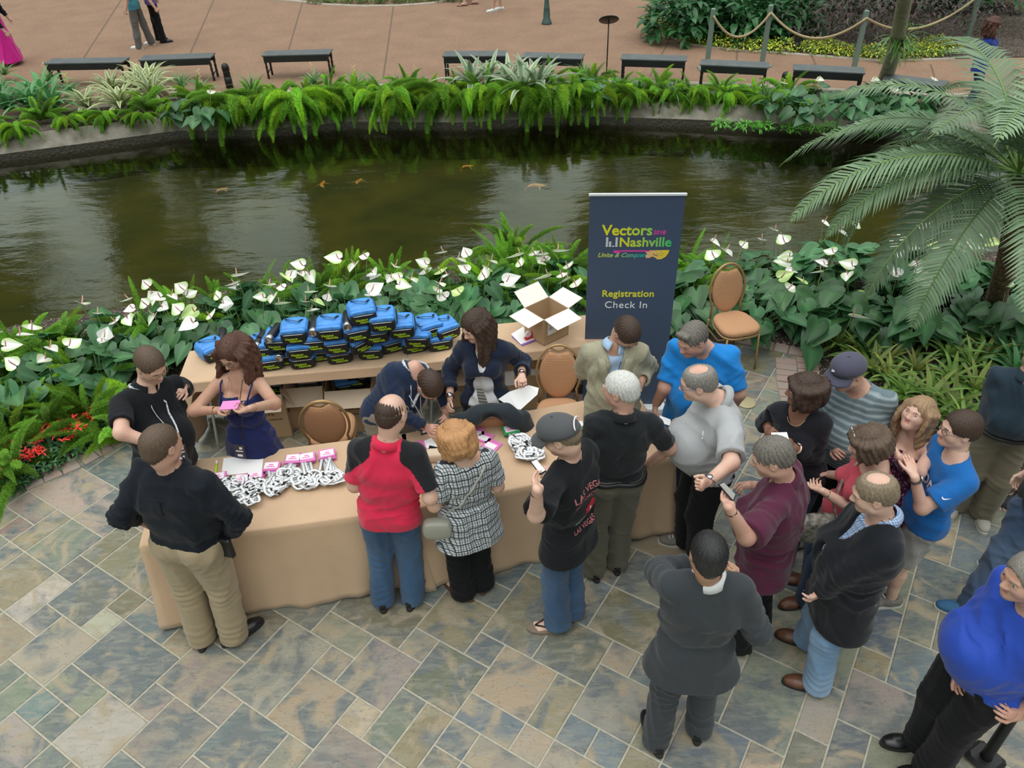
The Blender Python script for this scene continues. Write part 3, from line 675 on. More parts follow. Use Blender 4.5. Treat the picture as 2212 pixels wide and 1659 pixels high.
GT = grad('guitar_print', (0.80, 0.42, 0.28), (0.80, 0.62, 0.03), .08, .24)
def bz(py): # banner height for a pixel row near x
    return py
def txt(s_, size, x, z, m, shear=.18, bold=.02, name='lettering', sp=1.0, al='LEFT'):
    V, F = text_mesh(s_, size, .0008, shear, bold, al, sp); mesh_obj(name, [(x+v[0], -.0035-v[2], z+v[1]) for v in V], F, m, root, False)
z0 = 1.80
txt('Vectors', .118, -.245, 1.70, YG, 0, .024); txt('2018', .046, .135, 1.705, PK, .15, .02)
txt('Nashville', .108, -.115, 1.605, YG, 0, .022)
txt('Unite & Conquer', .052, -.275, 1.515, YG2, .4, .012)
txt('Registration', .082, -.225, 1.165, YE, 0, .022, sp=1.03); txt('Check In', .088, -.20, 1.06, WH, 0, .0, sp=1.08)
m_ = MB()
for i, hgt in enumerate((7, 4, 1, 7)):
    for k in range(hgt): m_.box((-.205+i*.024, -.0035, 1.607+k*.0115), (.017, .001, .0075))
m_.build('logo_bars', WH, root)
m_ = MB(); m_.box((-.0, -.0035, 1.567), (.24, .001, .010)); m_.box((-.125, -.0035, 1.560), (.05, .001, .022)); m_.build('logo_guitar_neck', PK, root)
gv = [(.09, 1.572), (.27, 1.575), (.262, 1.545), (.245, 1.517), (.215, 1.497), (.185, 1.495), (.165, 1.512), (.145, 1.520), (.125, 1.508), (.10, 1.506), (.09, 1.525), (.105, 1.542), (.09, 1.558)]
mesh_obj('logo_guitar_body', [(x, -.004, z) for x, z in gv], [tuple(range(len(gv)))], GT, root, False)
m_ = MB()
for x, z in ((.18, 1.545), (.20, 1.54), (.21, 1.555), (.23, 1.545), (.215, 1.53)): m_.box((x, -.0046, z), (.005, .0006, .005))
m_.tube([(.15, -.0046, 1.545), (.17, -.0046, 1.53), (.19, -.0046, 1.528)], .002, 4); m_.build('logo_guitar_marks', inkm, root)

# ---- things on the front tables
pinkm = mat('pink_badge_card', (0.72, 0.20, 0.50), .4); badgew = mat('badge_white', (.9, .82, .88), .5); stripe = mat('lanyard_ribbon', (.86, .88, .90), .7); greenc = mat('green_badge_card', (0.03, 0.30, 0.08), .5)
def lanpile(px, py, pilepx, pilepy, label, cardm=pinkm, seed=0, n=9, big=1.0, lab2=None):
    r = random.Random(seed); c = P(px, py, .758); g = P(pilepx, pilepy, .758)
    root = empty('badge_stack', (c[0], c[1], .758), 0); tag(root, label, 'badge stack', 'stacks of name badges on the tables')
    for k in range(4):
        m_ = MB(); a = r.uniform(-.2, .2)+.15; m_.box((r.uniform(-.008, .008), r.uniform(-.008, .008), .006+k*.009), (.105*big, .085*big, .008), a); m_.build('badge', cardm, root)
        if k == 3:
            m_ = MB(); m_.box((0, .004, .0385), (.09*big, .06*big, .002), a); m_.build('name_card', badgew, root)
            m_ = MB(); m_.box((0, -.010, .0402), (.055*big, .006, .001), a); m_.box((.0, .008, .0402), (.030, .007, .001), a); m_.build('card_print', PK, root)
    rib = MB(); blk = MB(); d = g-c
    for k in range(n*2):
        x0 = np.array([c[0]+r.uniform(-.03, .03), c[1]-.03, .77+r.uniform(0, .02)]); pts = [x0]
        cen = g+np.array([r.uniform(-.05, .05), r.uniform(-.04, .04), 0]); rad = r.uniform(.025, .055); a0 = r.uniform(0, 6.28)
        for q in range(17):
            a = a0+q*.42; pts.append(np.array([cen[0]+math.cos(a)*rad, cen[1]+math.sin(a)*rad*.8, .768+.022*abs(math.sin(q*.6+k))+.0016*k]))
        pts2 = pts
        rib.tube(pts2, .0115, 4, flat=.16, up=(0, 0, 1))
        if k % 2 == 0: blk.box(pts2[-1]+np.array([0, -.006, .004]), (.014, .016, .012), r.uniform(0, 3))
        if k % 3 == 0: blk.box(pts2[len(pts2)//2]+np.array([0, 0, .005]), (.010, .022, .006), r.uniform(0, 3))
    o = rib.build('lanyard_bundle', stripe, None, True); tag(o, lab2 or label.replace('stack', 'bundle').replace('badges', 'white lanyards'), 'lanyard', 'white lanyard bundles on the tables')
    blk.build('buckles', inkm, o)
lan = [(472, 1038, 500, 1055, 'far left'), (525, 1042, 535, 1080, 'second'), (553, 1035, 557, 1060, 'third'), (588, 1015, 590, 1060, 'fourth'), (635, 998, 622, 1040, 'fifth'), (664, 995, 664, 1045, 'sixth'), (708, 988, 718, 1038, 'seventh')]
wh = ['by the right arm of the person in black', 'below the left corner of the sheet', 'below the middle of the sheet', 'just right of the white sheet', 'left one of the touching pair', 'right one of the touching pair', 'nearest the person in the red shirt']
for i, (a_, b_, c_, d_, w_) in enumerate(lan): lanpile(a_, b_, c_, d_, 'stack of pink badges '+wh[i], seed=i, lab2='white lanyards of the pink badges '+wh[i])
lanpile(1105, 935, 1128, 965, 'stack of green edged badges left of the person in the grey cap', greenc, 11, 12, 1.1, 'long bundle of white lanyards left of the person in the grey cap')
lanpile(1138, 960, 1145, 988, 'badges at the end of the long lanyard bundle by the phone', badgew, 12, 10, .6, 'coiled white lanyards next to the phone of the capped man')
lanpile(1247, 925, 1255, 950, 'green edged badges between the grey cap and the white haired person', greenc, 13, 8, .9, 'white lanyards between the grey cap and the white haired person')
for i, (px, py, a, lab) in enumerate([(900, 965, .3, 'loose pink badges right of the red shirt'), (1045, 945, -.5, 'pink badge fanned out right of the copper hair'), (1062, 962, -.6, 'pink badge with a white card, rightmost of the fan'), (1028, 935, -.1, 'pink badge fanned out closest to the copper hair')]):
    c = P(px, py, .76); r_ = empty('name_badge', (c[0], c[1], .757), a); tag(r_, lab, 'badge', 'loose pink badges'); m_ = MB(); m_.box((0, 0, .005), (.12, .10, .008)); m_.build('badge_card', pinkm, r_)
    if i: m_ = MB(); m_.box((0, -.01, .0098), (.08, .05, .001)); m_.build('name_card', badgew, r_)
def sheet(name, label, pts, z=.758, m=whitepap, th=.0015, cat='paper'):
    q = [P(x, y, z) for x, y in pts]; V = [(*p[:2], z) for p in q]+[(*p[:2], z+th) for p in q]; n = len(q)
    o = mesh_obj(name, V, [tuple(range(n-1, -1, -1)), tuple(range(n, 2*n))]+[(i, (i+1) % n, n+(i+1) % n, n+i) for i in range(n)], m, None, False); tag(o, label, cat); return o
sheet('paper_sheet', 'large white sheet on the left front table before the person in navy', [(478, 1028), (483, 990), (570, 979), (566, 1019)])
sheet('paper_sheet', 'white sheet between the red shirt person and the copper haired person', [(910, 955), (932, 946), (960, 985), (945, 992)])
sheet('paper_sheet', 'white slip showing beneath the arm of the red shirt person', [(772, 1062), (782, 1060), (800, 1090), (788, 1092)])
m_ = MB(); a_, b_ = P(466, 1022, .765), P(468, 996, .765); m_.tube([a_, b_], .007, 8); pen = m_.build('marker_pen', lime, None, True); tag(pen, 'lime green marker pen lying left of the large white sheet', 'pen')
m_ = MB(); d_ = unit(b_-a_); m_.tube([b_-d_*.03, b_+d_*.002], .0078, 8); m_.build('pen_cap', badgew, pen)
# small tan pouch with black cords by the couple
c = P(935, 985, .76); r_ = empty('black_cord_handbag', (c[0], c[1], .757)); tag(r_, 'small black corded handbag between the couple at the table', 'bag')
m_ = MB()
for k in range(5): m_.tube([(-.05+.004*k, .03+.003*k, .01), (-.02, .05, .035+.004*k), (.03, .03, .04+.003*k), (.06, -.02, .03), (.07, -.06+.01*k, .01)], .005, 6)
m_.build('cord', blackm, r_, True)
V, F = softbox((.02, -.03, .035), (.13, .08, .07), .2); mesh_obj('pouch', V, F, kraftin, r_)
# ---- rear table bits
sheet('clipboard', 'clipboard with a purple edged sheet in front of the open box', [(1105, 728), (1133, 716), (1163, 735), (1128, 748)], .758, mat('purple_folder', (.25, .12, .40), .5), .004, 'clipboard')
sheet('form_sheet', 'white form lying on the clipboard near the open box', [(1104, 722), (1130, 706), (1158, 732), (1125, 744)], .7625)
c = P(1145, 728, .775); redm = mat('red_plastic', (.60, .02, .04), .3); r_ = empty('tape_dispenser', (c[0], c[1], .766), .6); tag(r_, 'red tape dispenser lying on the form beside the open box', 'tape dispenser')
m_ = MB(); m_.box((0, 0, .012), (.11, .035, .022), bev=.006); m_.box((.03, 0, .04), (.05, .03, .04), bev=.01); m_.build('dispenser_body', redm, r_)
m_ = MB(); m_.lathe((-.02, 0, .045), [(.012, -.01), (.028, -.01), (.028, .01), (.012, .01)], 16, ax=[(1, 0, 0), (0, 0, 1), (0, 1, 0)]); m_.build('tape_roll', badgew, r_)
# ---- held sheet of the brunette
def held(name, label, pts3, m, th=.0012, cat='paper'):
    q = [np.asarray(p, float) for p in pts3]; n_ = unit(np.cross(q[1]-q[0], q[2]-q[0])); V = q+[p+n_*th for p in q]; n = len(q)
    o = mesh_obj(name, V, [tuple(range(n-1, -1, -1)), tuple(range(n, 2*n))]+[(i, (i+1) % n, n+(i+1) % n, n+i) for i in range(n)], m, None, False); tag(o, label, cat); return o
held('paper_sheet', 'curled white sheet held out by the brunette in the navy blazer', [P(1142, 832, 1.02), P(1164, 838, 1.0), P(1161, 852, .97), P(1120, 889, .90), P(1076, 862, .95), P(1100, 846, 1.0)], whitepap)
# ---- stanchions, disc, spotlight
def stanchion(px, py, topx, topy, label):
    g = P(px, py, 0); r_ = empty('rope_stanchion', (g[0], g[1], 0), .5); tag(r_, label, 'stanchion', 'black crowd control posts')
    m_ = MB(); m_.box((0, 0, .02), (.17, .17, .04), bev=.02); m_.build('base', blackm, r_)
    m_ = MB(); m_.lathe((0, 0, 0), [(.034, .03), (.03, .06), (.028, .5), (.028, 1.0), (.035, 1.01), (.035, 1.05), (.02, 1.07)], 16); m_.build('post', blackm, r_, True)
stanchion(2188, 1095, 0, 0, 'black post with a square foot on the brick edge right of the khaki trousers')
stanchion(2125, 1642, 0, 0, 'black post with a square foot at the lower right behind the black shoes')
g = P(1612, 870, 0); m_ = MB(); m_.lathe((g[0], g[1], .001), [(.075, 0), (.085, .003), (.085, .006), (.078, .008), (.0, .008)], 28); o = m_.build('floor_outlet_cover', mat('tarnished_brass_disc', (.42, .36, .22), .5, metal=.4), None, True); tag(o, 'round brass cover set in the slate beside the grey polo person', 'floor cover')
g = P(2010, 712, 0); r_ = empty('garden_spotlight', (g[0], g[1], 0), -.6); tag(r_, 'black garden spotlight among the leaves left of the small palm', 'spotlight')
m_ = MB(); m_.tube([(0, 0, 0), (0, 0, .2)], .02, 8); m_.build('stake', blackm, r_, True)
ax_ = np.array([unit([1, 0, 0]), unit([0, .6, .8]), unit([0, -.8, .6])]); ax_ = [ax_[0], np.cross(unit([.2, .35, .9]), ax_[0]), unit([.2, .35, .9])]
m_ = MB(); m_.lathe((0, 0, .18), [(.05, 0), (.06, .02), (.065, .2), (.07, .21), (.06, .2)], 18, ax=ax_); m_.build('housing', blackm, r_, True)
m_ = MB(); m_.lathe((0, 0, .18), [(.058, .195), (.0, .2)], 18, ax=ax_); m_.build('lens', steel, r_, True)

# ---- far path furniture
benchm = mat('black_painted_bench', (0.016, 0.017, 0.018), .45, noise=(3, .3)); bencht = mat('grey_bench_top', (0.10, 0.115, 0.12), .5, noise=(6, .2))  # seat slab gets a paler grey than the black apron and legs
def make_bench():
    r_ = empty('garden_bench'); L = 1.42
    m_ = MB(); m_.box((0, 0, .445), (L, .36, .03), bev=.006); m_.build('seat', bencht, r_)
    m_ = MB(); m_.box((0, -.165, .375), (L-.06, .025, .11)); m_.box((0, .165, .375), (L-.06, .025, .11)); m_.build('apron', benchm, r_)
    for sx in (-1, 1):
        m_ = MB(); x = sx*(L/2-.05)
        for sy in (-1, 1):
            pr = []
            for k in range(14):
                z = .0+.43*k/13; pr.append((.016+.011*abs(math.sin(k*1.15)), z))
            m_.lathe((x, sy*.14, 0), pr, 8)
        m_.tube([(x, -.14, .10), (x, 0, .14), (x, .14, .10)], .012, 6); m_.build('cast_leg_frame', benchm, r_, True)
    return r_
bn0 = make_bench(); bp_ = [((95, 136), (265, 133)), ((298, 129), (455, 123)), ((565, 119), (712, 115)), ((957, 120), (1095, 119)), ((1130, 122), (1262, 126)), ((1345, 126), (1488, 130)), ((1518, 138), (1667, 145)), ((1720, 149), (1876, 157)), ((1920, 170), (2057, 187))]
wb = ['leftmost, left of the walkers', 'second from the left, below the walkers', 'third from the left, right of a small dark bollard', 'fourth from the left, behind the silver striped plants', 'fifth from the left, left of the round sign', 'sixth from the left, right of the round sign', 'seventh from the left, below the first green rope posts', 'eighth from the left, left of the leaning trunk', 'last on the right, behind the tree trunk']
for i, (a_, b_) in enumerate(bp_):
    o = bn0 if i == 0 else copy_tree(bn0); A = P(*a_, .46); B = P(*b_, .46); c = (A+B)/2; d_ = B-A
    o.location = (c[0], c[1]+.16, 0); o.rotation_euler = (0, 0, math.atan2(d_[1], d_[0])); s_ = np.linalg.norm(d_)/1.42; o.scale = (s_, 1, 1)
    tag(o, 'backless black garden bench, %s' % wb[i], 'bench', 'black benches along the far path')
def bollard(px, py, label, h=.42, r=.07):
    g = P(px, py, 0); o = empty('path_bollard', (g[0], g[1], 0)); tag(o, label, 'bollard', 'black bollard lights')
    m_ = MB(); m_.lathe((0, 0, 0), [(r, 0), (r, h*.45)]+[(r*.85, h*.46), (r, h*.5), (r*.85, h*.55), (r, h*.6), (r*.85, h*.65), (r, h*.7)], 18); m_.build('louvred_body', blackm, o, True)
    m_ = MB(); m_.lathe((0, 0, 0), [(r, h*.7), (r, h*.85), (r*.75, h*.96), (.02, h)], 18); m_.build('cap', blackm, o, True)
bollard(497, 190, 'small black bollard light between the second and third benches', .46); bollard(1690, 208, 'small black bollard light between the seventh and eighth benches', .42); bollard(1718, 112, 'black bollard light at the planting behind the rope fence', .42)
greenp = mat('dark_green_painted_iron', (0.045, 0.085, 0.078), .45)
g = P(1181, 52, 0); o = empty('lamp_post', (g[0], g[1], 0)); tag(o, 'dark green fluted lamp post standing on the far path', 'lamp post')
m_ = MB(); m_.lathe((0, 0, 0), [(.125, 0), (.125, .03), (.11, .06), (.10, .10), (.085, .12), (.075, .3), (.068, .33), (.075, .35), (.065, .37), (.045, .6), (.04, 1.2)], 20); m_.build('base', greenp, o, True)
m_ = MB(); m_.lathe((0, 0, 0), [(.038, 1.2), (.036, 3.0)], 16); m_.build('pole', greenp, o, True)
m_ = MB(); m_.lathe((0, 0, 0), [(.05, 3.0), (.14, 3.1), (.15, 3.4), (.03, 3.55)], 16); m_.build('lantern', badgew, o, True)
g = P(1310, 160, 0); o = empty('round_sign', (g[0], g[1], 0)); tag(o, 'round black sign disc on a thin pole by the far benches', 'sign')
m_ = MB(); m_.tube([(0, 0, 0), (0, 0, .98)], .012, 8); m_.lathe((0, 0, 0), [(.10, 0), (.10, .012), (.02, .02)], 18); m_.build('pole', blackm, o, True)
n_ = unit([0, .55, .83]); ax_ = [np.array([1, 0, 0]), np.cross(n_, [1, 0, 0]), n_]; m_ = MB(); m_.lathe((0, 0, .98), [(.18, -.008), (.19, 0), (.18, .012), (0, .012)], 32, ax=ax_); m_.build('sign_disc', blackm, o, True)
posts = [(1526, 150, 'nearest the big white-flowered bush'), (1645, 142, 'second from the left'), (1842, 158, 'third from the left, left of the leaning trunk'), (2085, 95, 'at the far right, left of the woman in blue')]
postm = mat('grey_green_post', (0.16, 0.215, 0.185), .6); ropem = mat('manila_rope', (0.42, 0.33, 0.19), .8, bump=(120, .5)); tops = []
for i, (px, py, w_) in enumerate(posts):
    g = P(px, py, 0); o = empty('rope_post', (g[0], g[1], 0)); tag(o, 'grey green square rope fence post, %s' % w_, 'post', 'rope fence posts')
    m_ = MB(); m_.box((0, 0, .55), (.085, .085, 1.1), bev=.012); m_.build('post', postm, o); m_ = MB(); m_.box((0, 0, .015), (.32, .32, .03), bev=.006); m_.build('base_plate', postm, o)
    tops.append(np.array([g[0], g[1], .98]))
for i in range(3):
    A, B = tops[i], tops[i+1]; m_ = MB(); L = np.linalg.norm(B-A)
    m_.tube([A+(B-A)*t_-np.array([0, .06, .40*4*t_*(1-t_)]) for t_ in np.linspace(0, 1, 24)], .022, 8)
    o = m_.build('rope', ropem, None, True); tag(o, ['sagging manila rope between the first and second green posts', 'sagging manila rope between the second and third green posts', 'sagging manila rope passing behind the leaning trunk'][i], 'rope', 'fence ropes')
A = tops[0]; m_ = MB(); m_.tube([A, A+np.array([-.06, -.08, -.2]), A+np.array([-.02, -.1, -.4])], .02, 8); 
# koi
koim = mat('orange_koi_skin', (0.55, 0.17, 0.03), .4, noise=(9, .3, (.6, .4, .2)))
def koi(px, py, rz, L, label):
    g = P(px, py, -.42); L *= .7; m_ = MB(); pr = []
    for k in range(12): t_ = k/11; pr.append(.5*L*.24*math.sin(math.pi*min(1, t_*.92+.06))**.8)
    m_.tube([(L*(k/11-.5), .03*math.sin(k*.5), 0) for k in range(12)], pr, 10); o = m_.build('koi_fish', koim, None, True, (g[0], g[1], g[2])); o.rotation_euler = (0, 0, rz); tag(o, label, 'fish', 'koi in the pond')
    m_ = MB(); m_.add([(-L*.45, 0, 0), (-L*.65, .0, .09), (-L*.6, 0.01, 0), (-L*.65, 0, -.07)], [(0, 1, 2, 3)]); m_.build('tail_fin', koim, o)
    for s_ in (-1, 1): m_ = MB(); m_.add([(L*.15, s_*.04, 0), (L*.02, s_*.13, -.02), (L*.08, s_*.04, 0)], [(0, 1, 2)]); m_.build('side_fin', koim, o)
for i, (x, y, a, L_, lb_) in enumerate([(698, 398, 1.9, .4, 'orange koi at the left of the pair in mid pond'), (776, 392, 1.6, .35, 'orange koi at the right of the pair in mid pond'), (1160, 402, .2, .45, 'orange koi above and left of the banner'), (1940, 510, 0, .3, 'small orange koi below the palm fronds'), (1010, 250+110, .6, .3, 'small orange koi far out in the middle'), (480, 300+110, .9, .3, 'small orange koi in the left half of the pond')]): koi(x, y, a, L_, lb_)
# ---------------------------------------------------------------- people: distance-field bodies and clothes
def smin(a, b, k):
    h = np.clip(.5+.5*(b-a)/k, 0, 1); return b*(1-h)+a*h-k*h*(1-h)
class Field:
    def __init__(s, lo, hi, h):
        s.h = h; s.lo = np.asarray(lo, float); s.n = np.maximum(4, np.ceil((np.asarray(hi)-s.lo)/h).astype(int)+1)
        s.D = np.full(s.n, .25, dtype=np.float32); s.ax = [(s.lo[i]+h*np.arange(s.n[i])).astype(np.float32) for i in range(3)]
    def _win(s, lo, hi):
        a = np.maximum(0, np.floor((np.asarray(lo)-s.lo)/s.h).astype(int)); b = np.minimum(s.n, np.ceil((np.asarray(hi)-s.lo)/s.h).astype(int)+1)
        if np.any(b <= a): return None
        return a, b
    def dist(s, a, b, A, B, ra, rb, nn=None, flat=1.0):
        X = s.ax[0][a[0]:b[0], None, None]-A[0]; Y = s.ax[1][None, a[1]:b[1], None]-A[1]; Z = s.ax[2][None, None, a[2]:b[2]]-A[2]
        d = np.asarray(B, float)-A; L2 = float(d@d)+1e-9
        t = np.clip((X*d[0]+Y*d[1]+Z*d[2])/L2, 0, 1); wx = X-t*d[0]; wy = Y-t*d[1]; wz = Z-t*d[2]
        if nn is not None and flat != 1.0:
            q = (wx*nn[0]+wy*nn[1]+wz*nn[2])*(1/flat-1); wx = wx+q*nn[0]; wy = wy+q*nn[1]; wz = wz+q*nn[2]
            return (np.sqrt(wx*wx+wy*wy+wz*wz)-(ra+(rb-ra)*t))*(.5+.5*flat if flat < 1 else 1)
        return np.sqrt(wx*wx+wy*wy+wz*wz)-(ra+(rb-ra)*t)
    def cap(s, A, B, ra, rb=None, nn=None, flat=1.0, k=.03, op='add'):
        A = np.asarray(A, float); B = np.asarray(B, float); rb = ra if rb is None else rb
        m = max(ra, rb)*max(1, flat)+k+.03; w_ = s._win(np.minimum(A, B)-m, np.maximum(A, B)+m)
        if w_ is None: return
        a, b = w_; d = s.dist(a, b, A, B, ra, rb, nn, flat); sl = (slice(a[0], b[0]), slice(a[1], b[1]), slice(a[2], b[2]))
        if op == 'add': s.D[sl] = smin(s.D[sl], d, k)
        else: s.D[sl] = -smin(-s.D[sl], d, k)          # carve
    def ell(s, c, r, ax=None, k=.02, op='add'):
        c = np.asarray(c, float); m = max(r)+k+.03; w_ = s._win(c-m, c+m)
        if w_ is None: return
        a, b = w_; X = s.ax[0][a[0]:b[0], None, None]-c[0]; Y = s.ax[1][None, a[1]:b[1], None]-c[1]; Z = s.ax[2][None, None, a[2]:b[2]]-c[2]
        ax = np.eye(3) if ax is None else ax
        q = 0
        for i in range(3): q = q+((X*ax[i][0]+Y*ax[i][1]+Z*ax[i][2])/r[i])**2
        q = np.sqrt(q); d = (q-1)*min(r)*np.where(q > .6, 1, 1); sl = (slice(a[0], b[0]), slice(a[1], b[1]), slice(a[2], b[2]))
        if op == 'add': s.D[sl] = smin(s.D[sl], d.astype(np.float32), k)
        else: s.D[sl] = -smin(-s.D[sl], d.astype(np.float32), k)
    def plane(s, p, n, k=.0):
        """keep the side where (x-p).n < 0"""
        n = unit(n); d = (s.ax[0][:, None, None]-p[0])*n[0]+(s.ax[1][None, :, None]-p[1])*n[1]+(s.ax[2][None, None, :]-p[2])*n[2]
        s.D = np.maximum(s.D, d.astype(np.float32))
    def mesh(s, relax=1):
        D = s.D; h = s.h
        D[0] = D[-1] = .1; D[:, 0] = D[:, -1] = .1; D[:, :, 0] = D[:, :, -1] = .1
        I = D < 0; nx, ny, nz = D.shape
        c = I[:-1, :-1, :-1].astype(np.int8)
        for dx in (0, 1):
            for dy in (0, 1):
                for dz in (0, 1):
                    if dx+dy+dz: c = c+I[dx:nx-1+dx, dy:ny-1+dy, dz:nz-1+dz]
        cells = np.argwhere((c > 0) & (c < 8))
        if len(cells) == 0: return np.zeros((0, 3)), np.zeros((0, 4), int)
        idx = np.full((nx-1, ny-1, nz-1), -1, dtype=np.int32); idx[tuple(cells.T)] = np.arange(len(cells))
        acc = np.zeros((len(cells), 3)); cnt = np.zeros(len(cells))
        co = [(x, y, z) for x in (0, 1) for y in (0, 1) for z in (0, 1)]
        vals = {q: D[cells[:, 0]+q[0], cells[:, 1]+q[1], cells[:, 2]+q[2]] for q in co}
        for q in co:
            for ax_ in range(3):
                if q[ax_] == 0:
                    p = list(q); p[ax_] = 1; p = tuple(p); a, b = vals[q], vals[p]; m = (a < 0) != (b < 0)
                    t = np.where(m, a/(a-b+1e-12), 0); pos = np.tile(np.array(q, float), (len(cells), 1)); pos[:, ax_] += t
                    acc[m] += pos[m]; cnt[m] += 1
        V = s.lo+(cells+acc/cnt[:, None])*h
        Fs = []
        for ax_ in range(3):
            sh = [slice(None)]*3; sh2 = [slice(None)]*3; sh[ax_] = slice(0, -1); sh2[ax_] = slice(1, None)
            m = I[tuple(sh)] != I[tuple(sh2)]
            o1, o2 = [(1, 2), (2, 0), (0, 1)][ax_]
            e = np.argwhere(m); e = e[(e[:, o1] > 0) & (e[:, o2] > 0) & (e[:, o1] < D.shape[o1]-1) & (e[:, o2] < D.shape[o2]-1)]
            ins = I[tuple(e.T)]
            def g(d1, d2):
                q = e.copy(); q[:, o1] -= d1; q[:, o2] -= d2; return idx[tuple(q.T)]
            f = np.stack([g(1, 1), g(0, 1), g(0, 0), g(1, 0)], 1); f[~ins] = f[~ins][:, ::-1]; Fs.append(f)
        F = np.concatenate(Fs); F = F[(F >= 0).all(1)]
        for _ in range(relax):
            n_ = len(V); S_ = np.zeros((n_, 3)); C_ = np.zeros(n_)
            for k in range(4):
                a, b = F[:, k], F[:, (k+1) % 4]
                for q in range(3): S_[:, q] += np.bincount(a, V[b, q], n_)+np.bincount(b, V[a, q], n_)
                C_ += np.bincount(a, minlength=n_)+np.bincount(b, minlength=n_)
            V = V*.5+.5*S_/np.maximum(C_, 1)[:, None]
        return V, F
def vnormals(V, F):
    n = np.cross(V[F[:, 2]]-V[F[:, 0]], V[F[:, 3]]-V[F[:, 1]]); N_ = np.zeros_like(V)
    for k in range(4):
        for q in range(3): N_[:, q] += np.bincount(F[:, k], n[:, q], len(V))
    return N_/(np.linalg.norm(N_, axis=1)[:, None]+1e-12)
def wrinkle(V, F, amp, seed, sc=1.0, stretch=(1, 1, 1), foci=(), lim=-.005, wm=1.0):
    r = np.random.RandomState(seed); N_ = vnormals(V, F); X = V*np.array(stretch)*sc; w_ = np.zeros(len(V))
    wx = X+.10*np.sin(X[:, [1, 2, 0]]*7+r.rand(3)*6)+.05*np.sin(X[:, [2, 0, 1]]*17+r.rand(3)*6)
    for i in range(5):
        d = r.randn(3); d /= np.linalg.norm(d); f = r.uniform(14, 34)
        s_ = np.sin(wx@d*f+r.rand()*6.28); m = .5+.5*np.sin(X@unit(r.randn(3))*r.uniform(4, 9)+r.rand()*6.28)
        w_ += (1-np.abs(s_)*1.7)*m*m*(24/f)
    disp = w_*amp*.95
    for (c, ax_, rad, frq, am) in foci:
        d = V-np.asarray(c); g = np.exp(-(d*d).sum(1)/(rad*rad)); ph = 1.1*np.sin(V@unit(r.randn(3))*22+r.rand()*6)+1.2*np.sin(V@unit(r.randn(3))*13+r.rand()*6)
        q = np.sin(d@np.asarray(ax_)*frq+ph+r.rand()*6); mk = .35+.65*(.5+.5*np.sin(V@unit(r.randn(3))*16+r.rand()*6)); disp += 1.35*am*g*mk*(1-1.8*np.abs(q)**.8)
    return V+N_*(np.clip(disp+.002, lim, .03)*wm)[:, None]

def skinmat(name, col):
    return mat(name, col, .5, spec=.35, noise=(7, .14, (col[0]*.9, col[1]*.78, col[2]*.74)), bump=(160, .08))
SK = {'fair': skinmat('fair_skin', (.66, .435, .345)), 'ruddy': skinmat('ruddy_skin', (.58, .355, .275)), 'tan': skinmat('tanned_skin', (.50, .30, .215)), 'brown': skinmat('brown_skin', (.25, .13, .085)), 'olive': skinmat('olive_skin', (.46, .27, .175))}
lipm = {k: mat('lips_'+k, tuple(c*f for c, f in zip(v, (.92, .68, .68))), .4) for k, v in (('fair', (.66, .36, .3)), ('ruddy', (.55, .33, .26)), ('tan', (.48, .28, .2)), ('brown', (.26, .14, .1)), ('olive', (.46, .27, .2)))}
def hairmat(name, col, col2, stretch=(150, 150, 16), rough=.5):
    m = mat(name, col, rough, spec=.4); t = m.node_tree; b = t.nodes['Principled BSDF']; tcn = t.nodes.new('ShaderNodeTexCoord'); mpn = t.nodes.new('ShaderNodeMapping'); mpn.inputs['Scale'].default_value = stretch
    t.links.new(tcn.outputs['Object'], mpn.inputs[0]); n = t.nodes.new('ShaderNodeTexNoise'); n.inputs['Scale'].default_value = 2.2; n.inputs['Detail'].default_value = 4; n.inputs['Distortion'].default_value = .4; t.links.new(mpn.outputs[0], n.inputs['Vector'])
    r = t.nodes.new('ShaderNodeMapRange'); r.inputs['From Min'].default_value = .35; r.inputs['From Max'].default_value = .65; t.links.new(n.outputs[0], r.inputs['Value'])
    x = t.nodes.new('ShaderNodeMix'); x.data_type = 'RGBA'; x.inputs['A'].default_value = (*col, 1); x.inputs['B'].default_value = (*col2, 1); t.links.new(r.outputs[0], x.inputs['Factor']); t.links.new(x.outputs['Result'], b.inputs['Base Color'])
    bp = t.nodes.new('ShaderNodeBump'); bp.inputs['Strength'].default_value = .45; bp.inputs['Distance'].default_value = .008; t.links.new(n.outputs[0], bp.inputs['Height']); t.links.new(bp.outputs[0], b.inputs['Normal'])
    return m
HR = {'darkbrown': hairmat('dark_brown_hair', (.030, .017, .012), (.075, .045, .030)), 'brown': hairmat('brown_hair', (.075, .045, .030), (.14, .095, .065)), 'auburn': hairmat('auburn_hair', (.045, .018, .012), (.13, .055, .035)),
      'black': hairmat('black_hair', (.008, .008, .009), (.03, .03, .032), rough=.3), 'grey': hairmat('grey_hair', (.14, .13, .115), (.32, .30, .27)), 'white': hairmat('white_hair', (.50, .50, .47), (.78, .78, .75)),
      'copper': hairmat('copper_blonde_hair', (.36, .155, .06), (.58, .33, .15)), 'blonde': hairmat('dark_blonde_hair', (.23, .135, .07), (.42, .28, .17)), 'salt': hairmat('salt_and_pepper_hair', (.10, .09, .08), (.24, .22, .19)), 'sandy': hairmat('sandy_grey_hair', (.13, .095, .06), (.32, .25, .17))}
eyew = mat('eye_white', (.50, .47, .44), .3); irism = mat('dark_iris', (.03, .02, .015), .15); shoeblk = mat('black_shoe_leather', (.010, .010, .012), .28); shoebrn = mat('brown_shoe_leather', (.12, .045, .022), .38)
